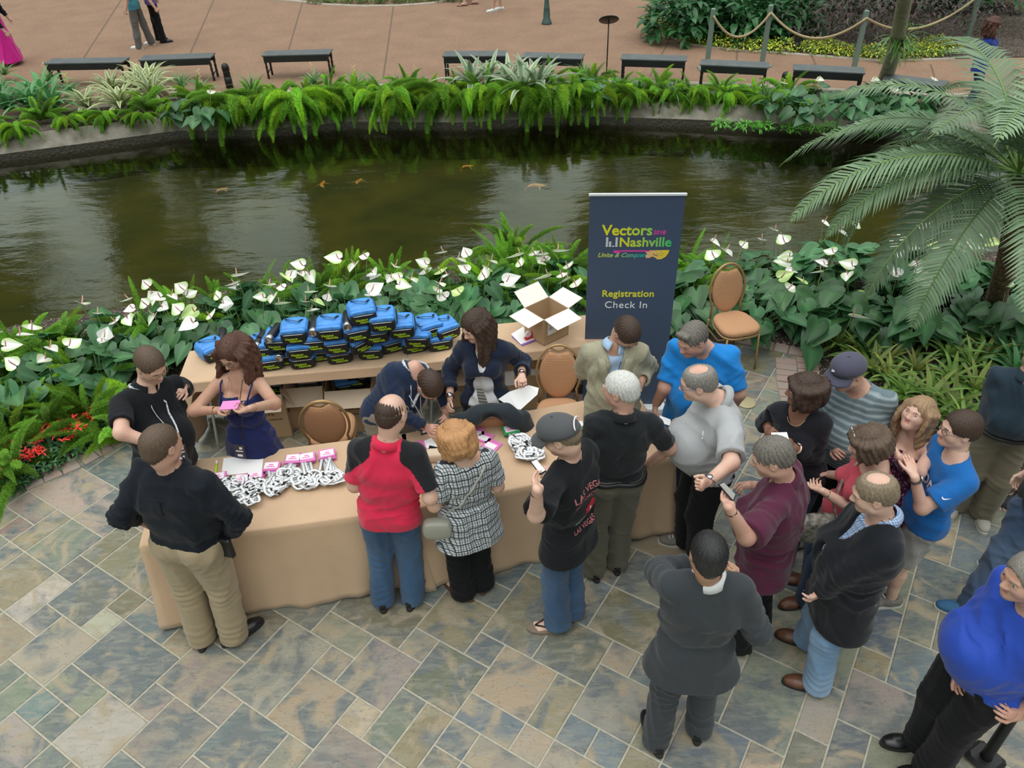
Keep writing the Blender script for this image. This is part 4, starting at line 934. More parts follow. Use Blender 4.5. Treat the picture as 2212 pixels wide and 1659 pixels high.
shoegry = mat('grey_canvas_shoe', (.16, .15, .13), .8, bump=(120, .3)); shoeblu = mat('blue_mesh_sneaker', (.02, .10, .22), .6, bump=(150, .4)); shoewht = mat('white_sneaker', (.7, .7, .68), .6); solew = mat('pale_sole', (.55, .53, .48), .7); soleb = mat('dark_sole', (.02, .018, .016), .7); shoegr2 = mat('light_grey_slip_on', (.34, .32, .28), .8, bump=(120, .3)); sandalm = mat('taupe_flip_flop', (.20, .155, .115), .7)
def fabric(name, col, rough=.85, bump=(260, .2), noise=(3, .12), sheen=.15, **k): return mat(name, col, rough, spec=.2, noise=noise, bump=bump, sheen=sheen, **k)
def denim(name, col, light):
    m = fabric(name, col, bump=(300, .3), noise=(2.0, .3, light)); return m
LOG = []
def person(label, px, s=1.0, build=1.0, belly=0.0, bust=0.0, fem=False, skin='fair', face=0.0, yaw=0.0, group=None, head=None, hair=None, hy=None, hp=-.15, hroll=0.0, top=None, bottom=None, shoes=None, glasses=None, extra=None,
           zsh=1.43, zhd=1.62, zpv=.93, hands=None, bend=0, seed=0, hyaw=None, h=.011, arms=None, feet=None, footyaw=None, category='person', name='person', pelvis_px=None, legs=True):
    """px: neck=(x,y), head=(x,y), pelvis=(x,y), el/er elbows, wl/wr wrists, tl/tr fingertips, al/ar ankles (pixels, wearer's left and right).
    yaw: compass direction the chest faces, degrees from +x counter-clockwise"""
    a = math.radians(yaw); fw = np.array([math.cos(a), math.sin(a), 0]); lat = np.array([-fw[1], fw[0], 0])        # lat = wearer's left
    Nk = P(*px['neck'], zsh*s); Pv = P(*px['pelvis'], zpv*s)
    if 'zhd' in px: zhd = px['zhd']
    if 'al' in px and 'ar' in px: A_ = (P(*px['al'][:2], .09)+P(*px['ar'][:2], .09))/2; Pv = np.array([*(Nk*.45+A_*.55)[:2], zpv*s])
    Hd = P(*px['head'], zhd*s)
    base = np.array([Pv[0], Pv[1], 0.0])
    if 'al' in px: base = np.array([Pv[0], Pv[1], 0.])
    hA = math.radians(yaw if hyaw is None else hyaw); hf0 = np.array([math.cos(hA), math.sin(hA), 0]); hz = np.array([0, 0, 1.])
    hf = unit(hf0*math.cos(hp)+hz*math.sin(hp)); hl = unit(np.cross(hz, hf0)); hu = np.cross(hf, hl)
    if hroll: hl, hu = hl*math.cos(hroll)+hu*math.sin(hroll), hu*math.cos(hroll)-hl*math.sin(hroll)
    # keep a plausible neck: head centre at most .21 s from the neck base
    v = Hd-Nk; L = np.linalg.norm(v)
    LOG.append('%s: neck-head %.2f torso %.2f' % (label[:40], L/s, np.linalg.norm(Nk-Pv)/s))
    if L > .225*s: Hd = Nk+v/L*.225*s
    if L < .16*s: Hd = Nk+v/L*.16*s
    sp = Nk-Pv; spu = unit(sp); lat_s = unit(lat-spu*(lat@spu)); fw_s = np.cross(lat_s, spu)
    if fw_s@fw < 0: fw_s = -fw_s
    W = build
    shw = (.146 if fem else .162)*s*(1+.25*(W-1)); Sh = {1: Nk+lat_s*shw-spu*.045*s, -1: Nk-lat_s*shw-spu*.045*s}
    hipw = .080*s*(1+.4*(W-1)); Hp = {1: Pv+lat*hipw-np.array([0, 0, .03*s]), -1: Pv-lat*hipw-np.array([0, 0, .03*s])}
    ua, fa, ha = .285*s, .255*s, .185*s
    def reach(p0, L, q, default, zt, kind='e'):
        if q is None: return p0+unit(default)*L
        d = ray(q[0], q[1]); m = CC-p0; b = m@d; c = m@m-L*L; disc = b*b-c
        if disc < 0: t_ = CC+d*(-b); return p0+unit(t_-p0)*L
        pn_, pf_ = CC+d*(-b-math.sqrt(disc)), CC+d*(-b+math.sqrt(disc)); o = q[2] if len(q) > 2 else zt
        if o == 'n': return pn_
        if o == 'f': return pf_
        def sc(p):
            if kind == 'e': return abs(p[2]-o)+1.3*max(0, -((p-p0)@fw)-.02)
            return abs(p[2]-o)+1.0*max(0, .10-((p-Pv)@fw))
        return pn_ if sc(pn_) < sc(pf_) else pf_
    El, Wr, Ti = {}, {}, {}
    for sd, k in ((1, 'l'), (-1, 'r')):
        El[sd] = reach(Sh[sd], ua, px.get('e'+k), np.array([0, 0, -1.])+lat*sd*.25-fw*.12, Sh[sd][2]-.25*s)
        Wr[sd] = reach(El[sd], fa, px.get('w'+k), np.array([0, 0, -1.])+fw*.45, 1.05*s, 'w')
        Ti[sd] = reach(Wr[sd], ha, px.get('t'+k), unit(Wr[sd]-El[sd])+np.array([0, 0, -.2]), Wr[sd][2]-.02)
    An, Kn, Fd = {}, {}, {}
    th, sh_ = .412*s, .402*s
    for sd, k in ((1, 'l'), (-1, 'r')):
        q = px.get('a'+k)
        An[sd] = P(q[0], q[1], (q[2] if len(q) > 2 else .09)) if q is not None else np.array([Hp[sd][0], Hp[sd][1], .09])
        d = An[sd]-Hp[sd]; Ld = np.linalg.norm(d)
        fy = math.radians((footyaw or {}).get(k, yaw+8*sd)); Fd[sd] = np.array([math.cos(fy), math.sin(fy), 0])
        if Ld > th+sh_: f_ = th/(th+sh_); Kn[sd] = Hp[sd]+d*f_
        else:
            x = (th*th-sh_*sh_+Ld*Ld)/(2*Ld); hh = math.sqrt(max(0, th*th-x*x)); u_ = d/Ld; n_ = fw-u_*(fw@u_); Kn[sd] = Hp[sd]+u_*x+unit(n_)*min(hh, .22*s)
    wA = max(1.0, .7+.3*W)
    PW = (.100 if not fem else .108)*s*(.45+.55*W)
    def torso(F, t_, k=.03, to=1.0, loose=0.0):
        F.cap(Pv+lat*.040*s*W, Pv-lat*.040*s*W, PW+t_, None, fw, .86, k=k)
        for sd in (1, -1): F.cap(Hp[sd]-fw*.032*s, Hp[sd]-fw*.032*s, (.070*s)*(.6+.4*W)+t_, None, k=.04)
        wst = Pv*.62+Nk*.38; F.cap(wst+lat_s*.035*s*W+fw_s*.01*s, wst-lat_s*.035*s*W+fw_s*.01*s, ((.078 if fem else .094)*s)*(.35+.65*W)+t_+loose, None, fw_s, .90, k=k)
        c1 = Pv*.35+Nk*.65; c2 = Pv*.14+Nk*.86
        F.cap(c1+lat_s*.052*s*W, c1-lat_s*.052*s*W, ((.088 if fem else .102)*s)*(.5+.5*W)+t_+loose*.6, None, fw_s, .88, k=k)
        F.cap(c2+lat_s*.072*s, c2-lat_s*.072*s, (.072*s)*(.6+.4*W)+t_, None, fw_s, 1.05, k=k)
        F.cap(Sh[1]-lat_s*.02*s, Sh[-1]+lat_s*.02*s, .048*s*(.7+.3*W)+t_, None, k=.03)
        F.cap(Nk+spu*.03*s, Nk-lat_s*.10*s-spu*.02*s, .042*s+t_*.6, .034*s+t_, k=.03); F.cap(Nk+spu*.03*s, Nk+lat_s*.10*s-spu*.02*s, .042*s+t_*.6, .034*s+t_, k=.03)
        if belly: b_ = Pv*.66+Nk*.34; F.cap(b_+fw_s*belly*.9+lat_s*.03, b_+fw_s*belly*.9-lat_s*.03, .098*s*W+t_, None, fw_s, .9, k=.07)
        if bust:
            b_ = Pv*.30+Nk*.70
            for sd in (1, -1): F.cap(b_+fw_s*(.068*s+bust*.4)+lat_s*sd*.058*s, b_+fw_s*(.078*s+bust*.5)+lat_s*sd*.062*s-spu*.02, .050*s+bust*.3+t_, None, k=.025)
    def arm(F, t_, sd, frac=2.0, k=.03, loose=0.0):
        """frac: 1 = to elbow, 2 = to wrist"""
        S0, E0, W0 = Sh[sd], El[sd], Wr[sd]; f1 = min(1, frac); r0, r1 = .049*s*wA, .040*s*wA
        F.cap(S0, S0+(E0-S0)*f1, r0+t_, r0+(r1-r0)*f1+t_+loose, k=k)
        if frac > 1: f2 = frac-1; F.cap(E0, E0+(W0-E0)*f2, r1+t_*1.0+loose*.6, r1+(.028*s*wA-r1)*f2+t_+loose*.7, k=k)
    def leg(F, t_, sd, k=.03, shin=.0, zmin=None, short=None):
        F.cap(Hp[sd], Kn[sd], .080*s*(.55+.45*W)+t_, .056*s*(.75+.25*W)+t_+shin*.3, k=.03)
        if short is None:
            F.cap(Kn[sd], An[sd], .052*s*(.75+.25*W)+t_+shin*.3, .036*s+t_+shin, k=k)
            if not shin: c = Kn[sd]*.65+An[sd]*.35; F.cap(c-fw*.02*s, c-fw*.012*s-np.array([0, 0, .06*s]), .044*s, .04*s, k=.03)
    allp = np.array([Hd, Nk, Pv]+list(El.values())+list(Wr.values())+list(Ti.values())+list(An.values())+list(Kn.values())+list(Sh.values()))
    # ---- body
    lo = np.minimum(allp.min(0), Pv-.25)-.14; hi = np.maximum(allp.max(0), Pv+.25)+.16; lo[2] = -.02
    F = Field(lo, hi, .0125)
    torso(F, 0)
    for sd in (1, -1): arm(F, 0, sd); leg(F, 0, sd)
    for sd in (1, -1):
        if feet is None: F.cap(An[sd]-np.array([0, 0, .05]), An[sd]-np.array([0, 0, .055])+Fd[sd]*.12*s, .032*s, .026*s, k=.02)
    nb = Hd-hu*.075*s-hf*.02*s
    F.cap(Nk, nb, .058*s*(.8+.2*W), .054*s*(.8+.2*W), k=.03)
    V1, F1 = F.mesh(1)
    def cut(V, Fc, keep): 
        fk = keep[Fc].all(1); Fn = Fc[fk]; used = np.unique(Fn); mp_ = np.full(len(V), -1); mp_[used] = np.arange(len(used)); return V[used], mp_[Fn]
    cutp = Nk*.45+nb*.55; axn = unit(nb-Nk)
    keep = ~((((V1-cutp)@axn) > .004) & (np.linalg.norm(V1-Hd, axis=1) < .30*s))
    for sd in (1, -1):
        d = unit(Wr[sd]-El[sd]); keep &= ~((((V1-(Wr[sd]-d*.03))@d) > .004) & (np.linalg.norm(V1-Wr[sd], axis=1) < .11))
    V1, F1 = cut(V1, F1, keep)
    parts = [(V1, F1)]
    # ---- head
    hs_ = s*1.01; s_body = s
    def H(x, y, z): return Hd+(hl*x+hf*y+hu*z)*hs_
    s = hs_
    hx = [hl, hf, hu]
    Fh = Field(Hd-.20*s, Hd+.20*s, .0046)
    Fh.cap(Nk, nb, .058*s*(.8+.2*W), .054*s*(.8+.2*W), k=.02)
    Fh.ell(H(0, -.012, .030), (.077*s, .097*s, .086*s), hx, k=.02)
    Fh.ell(H(0, .030, -.012), (.064*s, .062*s, .078*s), hx, k=.03)
    jw = 1.0 if fem else 1.12; jw *= (.85+.15*W)
    Fh.cap(H(-.040*jw, .012, -.058), H(0, .066, -.086), .024*s*jw, .022*s, k=.03); Fh.cap(H(.040*jw, .012, -.058), H(0, .066, -.086), .024*s*jw, .022*s, k=.03)
    Fh.cap(H(0, .0, -.07), H(0, .05, -.075), .038*s*jw, .03*s, k=.03)
    Fh.cap(nb, H(0, -.03, -.02), .054*s, .06*s, k=.03)
    for sd in (1, -1):
        Fh.cap(H(.034*sd, .062, -.022), H(.038*sd, .055, -.03), .026*s, k=.025)
        Fh.cap(H(.033*sd, .098, .006), H(.033*sd, .100, .006), .013*s, k=.012, op='carve')
        Fh.cap(H(.012*sd, .090, .024), H(.042*sd, .080, .024), .009*s, .007*s, k=.012)
        Fh.cap(H(.020*sd, .086, .002), H(.046*sd, .077, .001), .0085*s, .007*s, k=.006)
        Fh.cap(H(.014*sd, .094, -.030), H(.012*sd, .098, -.028), .009*s, k=.006)
        Fh.ell(H(.080*sd, -.004, -.002), (.011*s, .020*s, .031*s), hx, k=.008)
        Fh.ell(H(.090*sd, .000, .000), (.006*s, .010*s, .016*s), hx, k=.006, op='carve')
    Fh.cap(H(0, .088, .012), H(0, .108, -.024), .0085*s, .0125*s, k=.010)
    Fh.cap(H(0, .1, -.028), H(0, .098, -.030), .011*s, k=.008)
    Fh.cap(H(-.019, .084, -.050), H(.019, .084, -.050), .007*s, k=.007); Fh.cap(H(-.016, .083, -.060), H(.016, .083, -.060), .0078*s, k=.006)
    Fh.cap(H(-.016, .0965, -.0555), H(.016, .0965, -.0555), .0035*s, k=.004, op='carve')
    Fh.plane(cutp-axn*.012, -axn)
    V2, F2 = Fh.mesh(1)
    loc = (V2-Hd)/hs_; lx, ly, lz = loc@hl, loc@hf, loc@hu
    lipmask = (np.abs(lx) < .021) & (lz > -.068) & (lz < -.046) & (ly > .075)
    parts.append((V2, F2)); mi2 = (lipmask[F2].sum(1) > 2).astype(int)
    # ---- hands
    hinfo = {}
    for sd, k in ((1, 'l'), (-1, 'r')):
        o = (hands or {}).get(k, {}); curl = o.get('curl', .35); W0 = Wr[sd]; d = unit(Ti[sd]-W0)
        pn = o.get('palm'); 
        if pn is None: pn = -lat*sd*.8+np.array([0, 0, -.35])
        pn = np.asarray(pn if not isinstance(pn, str) else {'down': (0, 0, -1.), 'up': (0, 0, 1.)}[pn], float)
        pn = unit(pn-d*(pn@d)); ld = np.cross(d, pn)*1.0
        # thumb side: for the left hand with palm facing the body the thumb points forward
        thumb = o.get('thumb'); ts = ld if ((np.asarray(thumb if thumb is not None else fw+np.array([0, 0, .3]))@ld) > 0) else -ld
        Fg = Field(W0-.15*s+d*.09*s-.02, W0+.15*s+d*.09*s+.02, .0042)
        da = unit(Wr[sd]-El[sd]); Fg.cap(W0-da*.06, W0, .031*s*wA+.0006, .027*s, pn, .85, k=.01)
        q = .96*s
        Fg.cap(W0+d*.02*q, W0+d*.068*q, .030*q, .034*q, pn, .40, k=.012); Fg.cap(W0+d*.06*q-ts*.018*q, W0+d*.072*q+ts*.016*q, .017*q, .016*q, pn, .75, k=.010)
        Fg.cap(W0+d*.025*q+ts*.018*q, W0+d*.045*q+ts*.022*q+pn*.006, .017*q, k=.012)
        for i, (off, Lf) in enumerate(((.029, .070), (.010, .078), (-.010, .073), (-.028, .058))):
            r0 = .0088*q; p0 = W0+d*.075*q+ts*off*q; dirn = unit(d+ts*off*(1.6 if curl < .5 else .3)); c_ = curl*(1+.12*i)
            pts = [p0]; ang = 0
            for j, fr in enumerate((.46, .30, .24)):
                ang += c_*(1.25 if j == 0 else 1.45); pts.append(pts[-1]+(dirn*math.cos(ang)+pn*math.sin(ang))*Lf*fr*q)
            for j in range(3): Fg.cap(pts[j], pts[j+1], r0*(1-.09*j), r0*(1-.09*(j+1)), k=.0035)
        tp0 = W0+d*.028*q+ts*.024*q; tc_ = o.get('thumbcurl', curl)
        t1 = tp0+unit(d*.75+ts*.75+pn*.35*tc_)*.040*q; t2 = t1+unit(d*.95+ts*(.35-.5*tc_)+pn*(.2+.8*tc_))*.030*q; t3 = t2+unit(d+ts*(.1-.6*tc_)+pn*(.2+.9*tc_))*.024*q
        Fg.cap(tp0, t1, .013*q, .0105*q, k=.008); Fg.cap(t1, t2, .0105*q, .0095*q, k=.003); Fg.cap(t2, t3, .0095*q, .0082*q, k=.003)
        Fg.plane(W0-da*.036, -da)
        parts.append(Fg.mesh(1)); hinfo[sd] = (W0, d, pn, ts)
    # ---- bare feet
    if feet == 'bare':
        for sd in (1, -1):
            f0 = Fd[sd]; l0 = np.array([-f0[1], f0[0], 0]); A0 = An[sd]; z0 = .022
            G = Field(np.array([A0[0], A0[1], 0])-.22, np.array([A0[0], A0[1], 0])+np.array([.25, .25, .2]), .005)
            hb = np.array([A0[0], A0[1], z0+.022])-f0*.03; G.cap(A0, A0-np.array([0, 0, .03]), .036*s, k=.02); G.cap(hb, hb+f0*.10+np.array([0, 0, .0]), .030, .030, k=.02)
            G.cap(hb+f0*.08+np.array([0, 0, -.01]), hb+f0*.135+np.array([0, 0, -.014]), .036, .036, np.array([0, 0, 1.]), .55, k=.02)
            for i, (o_, L_, r_) in enumerate(((.028, .062, .012), (.010, .060, .0088), (-.005, .053, .0082), (-.018, .045, .0078), (-.030, .036, .0072))):
                p0 = hb+f0*.135-l0*sd*o_*-1*(-1)+np.array([0, 0, -.016]); G.cap(p0, p0+f0*L_*.75, r_, r_*.95, k=.003)
            G.cap(hb+np.array([0, 0, .03]), hb+f0*.11+np.array([0, 0, .0]), .03, .02, k=.02)
            parts.append(G.mesh(1))
    nV = 0; VV = []; FF = []; MI = []
    for i, (v, f) in enumerate(parts):
        VV.append(v); FF.append(f+nV); nV += len(v); MI.append(mi2 if i == 1 else np.zeros(len(f), int))
    body = mesh_obj(name, np.concatenate(VV)-base, np.concatenate(FF), [SK[skin], lipm[skin]], None, True, base, np.concatenate(MI)); tag(body, label, category, group)
    def child(nm, V, F, m, midx=None): return mesh_obj(nm, np.asarray(V)-base, F, m, body, True, None, midx)
    hm = None
    # ---- eyes and brows
    for sd in (1, -1):
        mbx = MB(); pr = [(.0118*s*math.sin(g), -.0118*s*math.cos(g)) for g in np.linspace(.05, math.pi-.05, 9)]
        ey = H(.033*sd, .0795, .0085); mbx.lathe(ey, pr, 12, 0, ax=[hl, hu, hf]); nb_ = len(mbx.F)
        mids = [1 if (np.mean([mbx.V[i] for i in f], axis=0)-ey)@hf > .0095*s else 0 for f in mbx.F]; mbx.M = mids
        o = mbx.build('eye', [eyew, irism], body, True); o.data.transform(Matrix.Translation(-Vector(base)))
    if hair and hair.get('brow', True):
        for sd in (1, -1):
            mbx = MB(); mbx.tube([H(.016*sd, .0985, .026)-base, H(.030*sd, .0955, .031)-base, H(.046*sd, .083, .026)-base], [.0022*s, .0034*s, .0016*s], 6); mbx.build('eyebrow', HR[hair.get('browcol', hair['col'])], body, True)
    # ---- hair
    if hair:
        st = hair.get('style', 'short'); t_ = hair.get('t', .012)
        Fz = Field(Hd-(.24 if st in ('short',) else .50)*s, Hd+(.24 if st == 'short' else .30)*s, .0052 if st == 'short' else .0065)
        Fz.ell(H(0, -.014, .034), ((.078+t_)*s, (.099+t_)*s, (.088+t_)*s), hx, k=.01)
        Fz.cap(H(0, -.055, -.02), H(0, -.05, -.05), (.052+t_)*s, (.045+t_*.7)*s, k=.03)
        if head and head.get('cap'): Fz.plane(H(0, 0, .040), hu)
        if st == 'short':
            nape = hair.get('nape', -.070)
            Fz.plane(H(0, 0, nape), -hu)
            # hairline: carve the face, ears and temples
            Fz.ell(H(0, .105, -.030), (.074*s, .080*s, .100*s), hx, k=.006, op='carve')
            Fz.cap(H(-.12, .045, -.035), H(.12, .045, -.035), .047*s, None, k=.006, op='carve')
            Fz.cap(H(-.14, .0, -.045), H(.14, .0, -.045), .034*s, k=.005, op='carve')
            rec = hair.get('recede', 0)
            if rec: 
                for sd in (1, -1): Fz.cap(H(.040*sd, .115, .085), H(.034*sd, .06-rec*.3, .11), .030*s, .02*s, k=.01, op='carve')
            if hair.get('quiff'): Fz.cap(H(-.025, .075, .105), H(.035, .070, .108), .020*s, k=.02)
        else:
            Ln = hair.get('len', .3); wv = hair.get('wave', .02); sp_ = hair.get('spread', .0)
            rr_ = np.random.RandomState(seed+5)
            for i in range(hair.get('n', 26)):
                g = math.pi*(.10+1.80*i/(hair.get('n', 26)-1))-math.pi/2   # around the head leaving the face open
                g = -math.pi/2+ (i/(hair.get('n', 26)-1)-.5)*2*math.radians(hair.get('open', 128))
                x, y = math.cos(g), math.sin(g)
                p0 = H(x*.078, -.014+y*.092, .055); pts = [p0]; Lc = Ln*rr_.uniform(.88, 1.06); nn_ = 7; ph = rr_.rand()*6
                out = (hl*x+hf*y)
                for q in range(1, nn_+1):
                    f_ = q/nn_; p = p0+out*(.010+sp_*math.sin(f_*2.2))*s+(out*.012*math.sin(f_*6+ph)+np.cross(hz, out)*wv*math.sin(f_*7+ph))*s
                    down = -hu*min(1, f_*Ln/.10)*min(.10, f_*Ln)*s - hz*max(0, f_*Lc-.10)*s
                    bend_ = -out*hair.get('tuck', .0)*f_**2*s
                    pts.append(p+down+bend_)
                for q in range(nn_): Fz.cap(pts[q], pts[q+1], (.020-.006*q/nn_)*s*hair.get('thick', 1), (.020-.006*(q+1)/nn_)*s*hair.get('thick', 1), k=.010)
            if hair.get('fringe'): Fz.cap(H(-.045, .082, .062), H(.045, .082, .062), .022*s, k=.02)
            Fz.ell(H(0, .112, -.045), ((.050 if hair.get('fringe') else .056)*s, .070*s, (.094 if hair.get('fringe') else .112)*s), hx, k=.01, op='carve')
        V, Fc = Fz.mesh(1 if st == 'short' else 3)
        if len(Fc):
            r = np.random.RandomState(seed); N_ = vnormals(V, Fc); l_ = (V-Hd); u1 = np.arctan2(l_@hl, l_@hf+.02)*22; 
            am = hair.get('rough', .0012 if st == 'short' else .0028)
            V = V+N_*(am*(np.sin(u1*1.0+3*np.sin((l_@hu)*20))+.6*np.sin(u1*2.7+1+(l_@hu)*30)+.5*r.randn(len(V))*(.35 if st == 'short' else .15)))[:, None]
            R3 = np.array([hl, hf, hu]); lv = (V-Hd)@R3.T
            if hair.get('bald'):
                bd_ = hair['bald']; q_ = lv/s; dd = np.sqrt((q_[:, 0]/bd_)**2+((q_[:, 1]-hair.get('bx', -.01))/(bd_*1.25))**2)+.04*np.sin(q_[:, 0]*70)*np.sin(q_[:, 1]*60+2); w_ = np.clip((1.35-dd)/.5, 0, 1)*(q_[:, 2] > .02)
                lv = lv-(N_@R3.T)*((t_+.012)*s*w_)[:, None]
            if st == 'short': q_ = lv/s; fe = np.clip((-q_[:, 2]-.035)/.03, 0, 1); lv = lv-(N_@R3.T)*(t_*.8*fe*s)[:, None]
            o = mesh_obj('hair', lv, Fc, HR[hair['col']], body, True)
            mw = Matrix(((*[hl[0], hf[0], hu[0]], Hd[0]-base[0]), (hl[1], hf[1], hu[1], Hd[1]-base[1]), (hl[2], hf[2], hu[2], Hd[2]-base[2]), (0, 0, 0, 1))); o.matrix_local = mw
    # ---- hat
    if head and head.get('cap'):
        m_ = MB(); cm = head['cap']; rx, ry = .092*s, .112*s; V = []; Fc = []; n = 28; R_ = 9; tilt = head.get('tilt', .06)
        for j in range(R_):
            ph = j/(R_-1)*math.pi/2
            for k in range(n):
                g = 2*math.pi*k/n; V.append(H(math.cos(g)*math.cos(ph)*.094, -.010+math.sin(g)*math.cos(ph)*.113, .035+tilt*math.sin(g)*math.cos(ph)*.4+math.sin(ph)**.85*.088)-base)
        for j in range(R_-1):
            for k in range(n): Fc.append((j*n+k, j*n+(k+1) % n, (j+1)*n+(k+1) % n, (j+1)*n+k))
        o = mesh_obj('cap_crown', V, Fc, cm, body, True); sm = o.modifiers.new('s', 'SOLIDIFY'); sm.thickness = .004
        bf = -1 if head.get('back') else 1
        V = []; Fc = []
        for j in range(6):
            for k in range(15):
                g = (k/14-.5)*2*1.05; r_ = .096+j/5*.072*math.cos(g*.95)**.6
                V.append(H(math.sin(g)*(.094+j/5*.008), -.010+math.cos(g)*.100+(r_-.096), .040-(j/5)**1.3*.020-abs(g)**2*.014)-base)
        for j in range(5):
            for k in range(14): Fc.append((j*15+k, j*15+k+1, (j+1)*15+k+1, (j+1)*15+k))
        o = mesh_obj('cap_brim', V, Fc, cm, body, True); sm = o.modifiers.new('s', 'SOLIDIFY'); sm.thickness = .005
        m_ = MB(); m_.lathe(H(0, -.01, .128)-base, [(.008, -.004), (.009, 0), (.0, .004)], 10, ax=[hl, hf, hu]); m_.build('cap_button', cm, body, True)
        if head.get('strap'):
            m_ = MB(); m_.tube([H(math.cos(g)*.052, -.118-.0*abs(math.cos(g)), .042+math.sin(g)*.034)-base for g in np.linspace(0, math.pi, 12)], .004, 6); m_.build('cap_back_strap', badgew, body, True)
        if head.get('emblem'):
            m_ = MB()
            for i in range(5): m_.box(H(-.022+.011*i, .098-.0006*i*i, .085+.006*(i % 2))-base, (.010, .003, .022-.002*i), ax=[hl, hf*.8+hu*.6, hu*.8-hf*.6])
            m_.build('cap_emblem', badgew, body)
    # ---- glasses
    if glasses:
        m_ = MB()
        for sd in (1, -1):
            m_.tube([H((.033+.023*math.cos(g))*sd, .101-.004*math.cos(g), .004+.016*math.sin(g))-base for g in np.linspace(0, 2*math.pi, 18, endpoint=False)], .0016*s, 5, closed=True)
            m_.tube([H(.056*sd, .098, .010)-base, H(.078*sd, .05, .012)-base, H(.084*sd, -.008, .010)-base, H(.084*sd, -.022, -.004)-base], .0016*s, 5)
        m_.tube([H(-.010, .104, .008)-base, H(0, .107, .011)-base, H(.010, .104, .008)-base], .0016*s, 5); m_.build('glasses', glasses, body, True)
    s = s_body
    # ---- bottoms
    def lohi(pts, m=.16):
        A = np.array(pts); return A.min(0)-m, A.max(0)+m
    if bottom:
        kind = bottom.get('kind', 'trousers'); t_ = bottom.get('t', .013)
        pts = [Pv+lat*.15, Pv-lat*.15, Pv+fw*(.06+belly)]+list(Kn.values())+(list(An.values()) if kind != 'shorts' else [])
        lo, hi = lohi(pts); lo[2] = -.01 if kind != 'shorts' else lo[2]
        G = Field(lo, hi, h)
        pw = PW+t_; G.cap(Pv+lat*.040*s*W, Pv-lat*.040*s*W, pw, None, fw, .88, k=.03)
        wst = Pv*.75+Nk*.25; G.cap(wst+lat_s*.035*s*W, wst-lat_s*.035*s*W, (.078 if fem else .086)*s*(.35+.65*W)+t_, None, fw_s, .90, k=.03)
        if belly: b_ = Pv*.80+Nk*.20; G.cap(b_+fw_s*belly*.6+lat_s*.03, b_+fw_s*belly*.6-lat_s*.03, .090*s*W+t_, None, fw_s, .9, k=.06)
        for sd in (1, -1):
            G.cap(Hp[sd]-fw*.032*s, Hp[sd]-fw*.032*s, .074*s*(.6+.4*W)+t_, k=.04)
            if kind == 'shorts':
                G.cap(Hp[sd], Kn[sd]+(Hp[sd]-Kn[sd])*.02, .082*s*(.6+.4*W)+t_, .078*s+t_, k=.03)
            else:
                sh2 = bottom.get('hem', .020); G.cap(Hp[sd], Kn[sd], .083*s*(.5+.5*W)+t_, .058*s*(.6+.4*W)+t_+.006, k=.035); A2 = An[sd]+np.array([0, 0, -.06])
                G.cap(Kn[sd], A2, .057*s*(.6+.4*W)+t_+.006, .038*s*(.8+.2*W)+t_+sh2, k=.025)
        mh = max([q.get('hem', .12) for q in (top or []) if not q.get('open')]+[-1]); waist_p = Pv+spu*(.048*s if mh < .03 else min(.048*s, .045-mh)); G.plane(waist_p, spu)
        if kind != 'shorts': G.plane((0, 0, bottom.get('cut', .028)), (0, 0, -1))
        else:
            for sd in (1, -1): pass
        if kind == 'shorts':
            kz = min(Kn[1][2], Kn[-1][2]); G.plane((0, 0, kz+.03), (0, 0, -1))
        V, Fc = G.mesh(1); zz_ = np.array([0, 0, 1.])
        fo = [(Kn[sd]-fw*.04, unit(Hp[sd]-Kn[sd]), .11, 60, .007) for sd in (1, -1)]+[(Hp[sd]-np.array([0, 0, .12])+fw*.02, unit(zz_+lat*sd*.5), .12, 42, .007) for sd in (1, -1)]+[(Hp[sd]-np.array([0, 0, .08])-fw*.09, unit(zz_-lat*sd*.3), .10, 48, .007) for sd in (1, -1)]
        if kind != 'shorts': fo += [(An[sd]+np.array([0, 0, .05]), zz_, .12, 44, .006) for sd in (1, -1)]
        V = wrinkle(V, Fc, bottom.get('fold', .006), seed+1, 1.0, (1.1, 1.1, .55), fo, wm=np.clip((waist_p-V)@spu/.03, 0, 1)*np.clip((V[:, 2]-.028)/.03, 0, 1)); V[:, 2] = np.maximum(V[:, 2], .006)
        child(bottom.get('name', 'trousers'), V, Fc, bottom['mat'])
        if bottom.get('belt'):
            ring = []; trt = BVHTree.FromPolygons([tuple(v) for v in V], [tuple(int(i) for i in f) for f in Fc]); cb = waist_p-spu*.016
            for g in np.linspace(0, 2*math.pi, 40, endpoint=False):
                d = lat_s*math.cos(g)+fw_s*math.sin(g); h_ = trt.ray_cast(Vector(cb+d*.6), Vector(-d), .6)[0]; ring.append((np.array(h_) if h_ is not None else cb+d*.15)+d*.002-base)
            m_ = MB(); m_.tube(ring, .017, 6, closed=True, flat=1.0, up=spu); m_.V = [tuple(v) for v in m_.V]; m_.build('belt', bottom['belt'], body, True)
    # ---- tops
    TOPS = {}
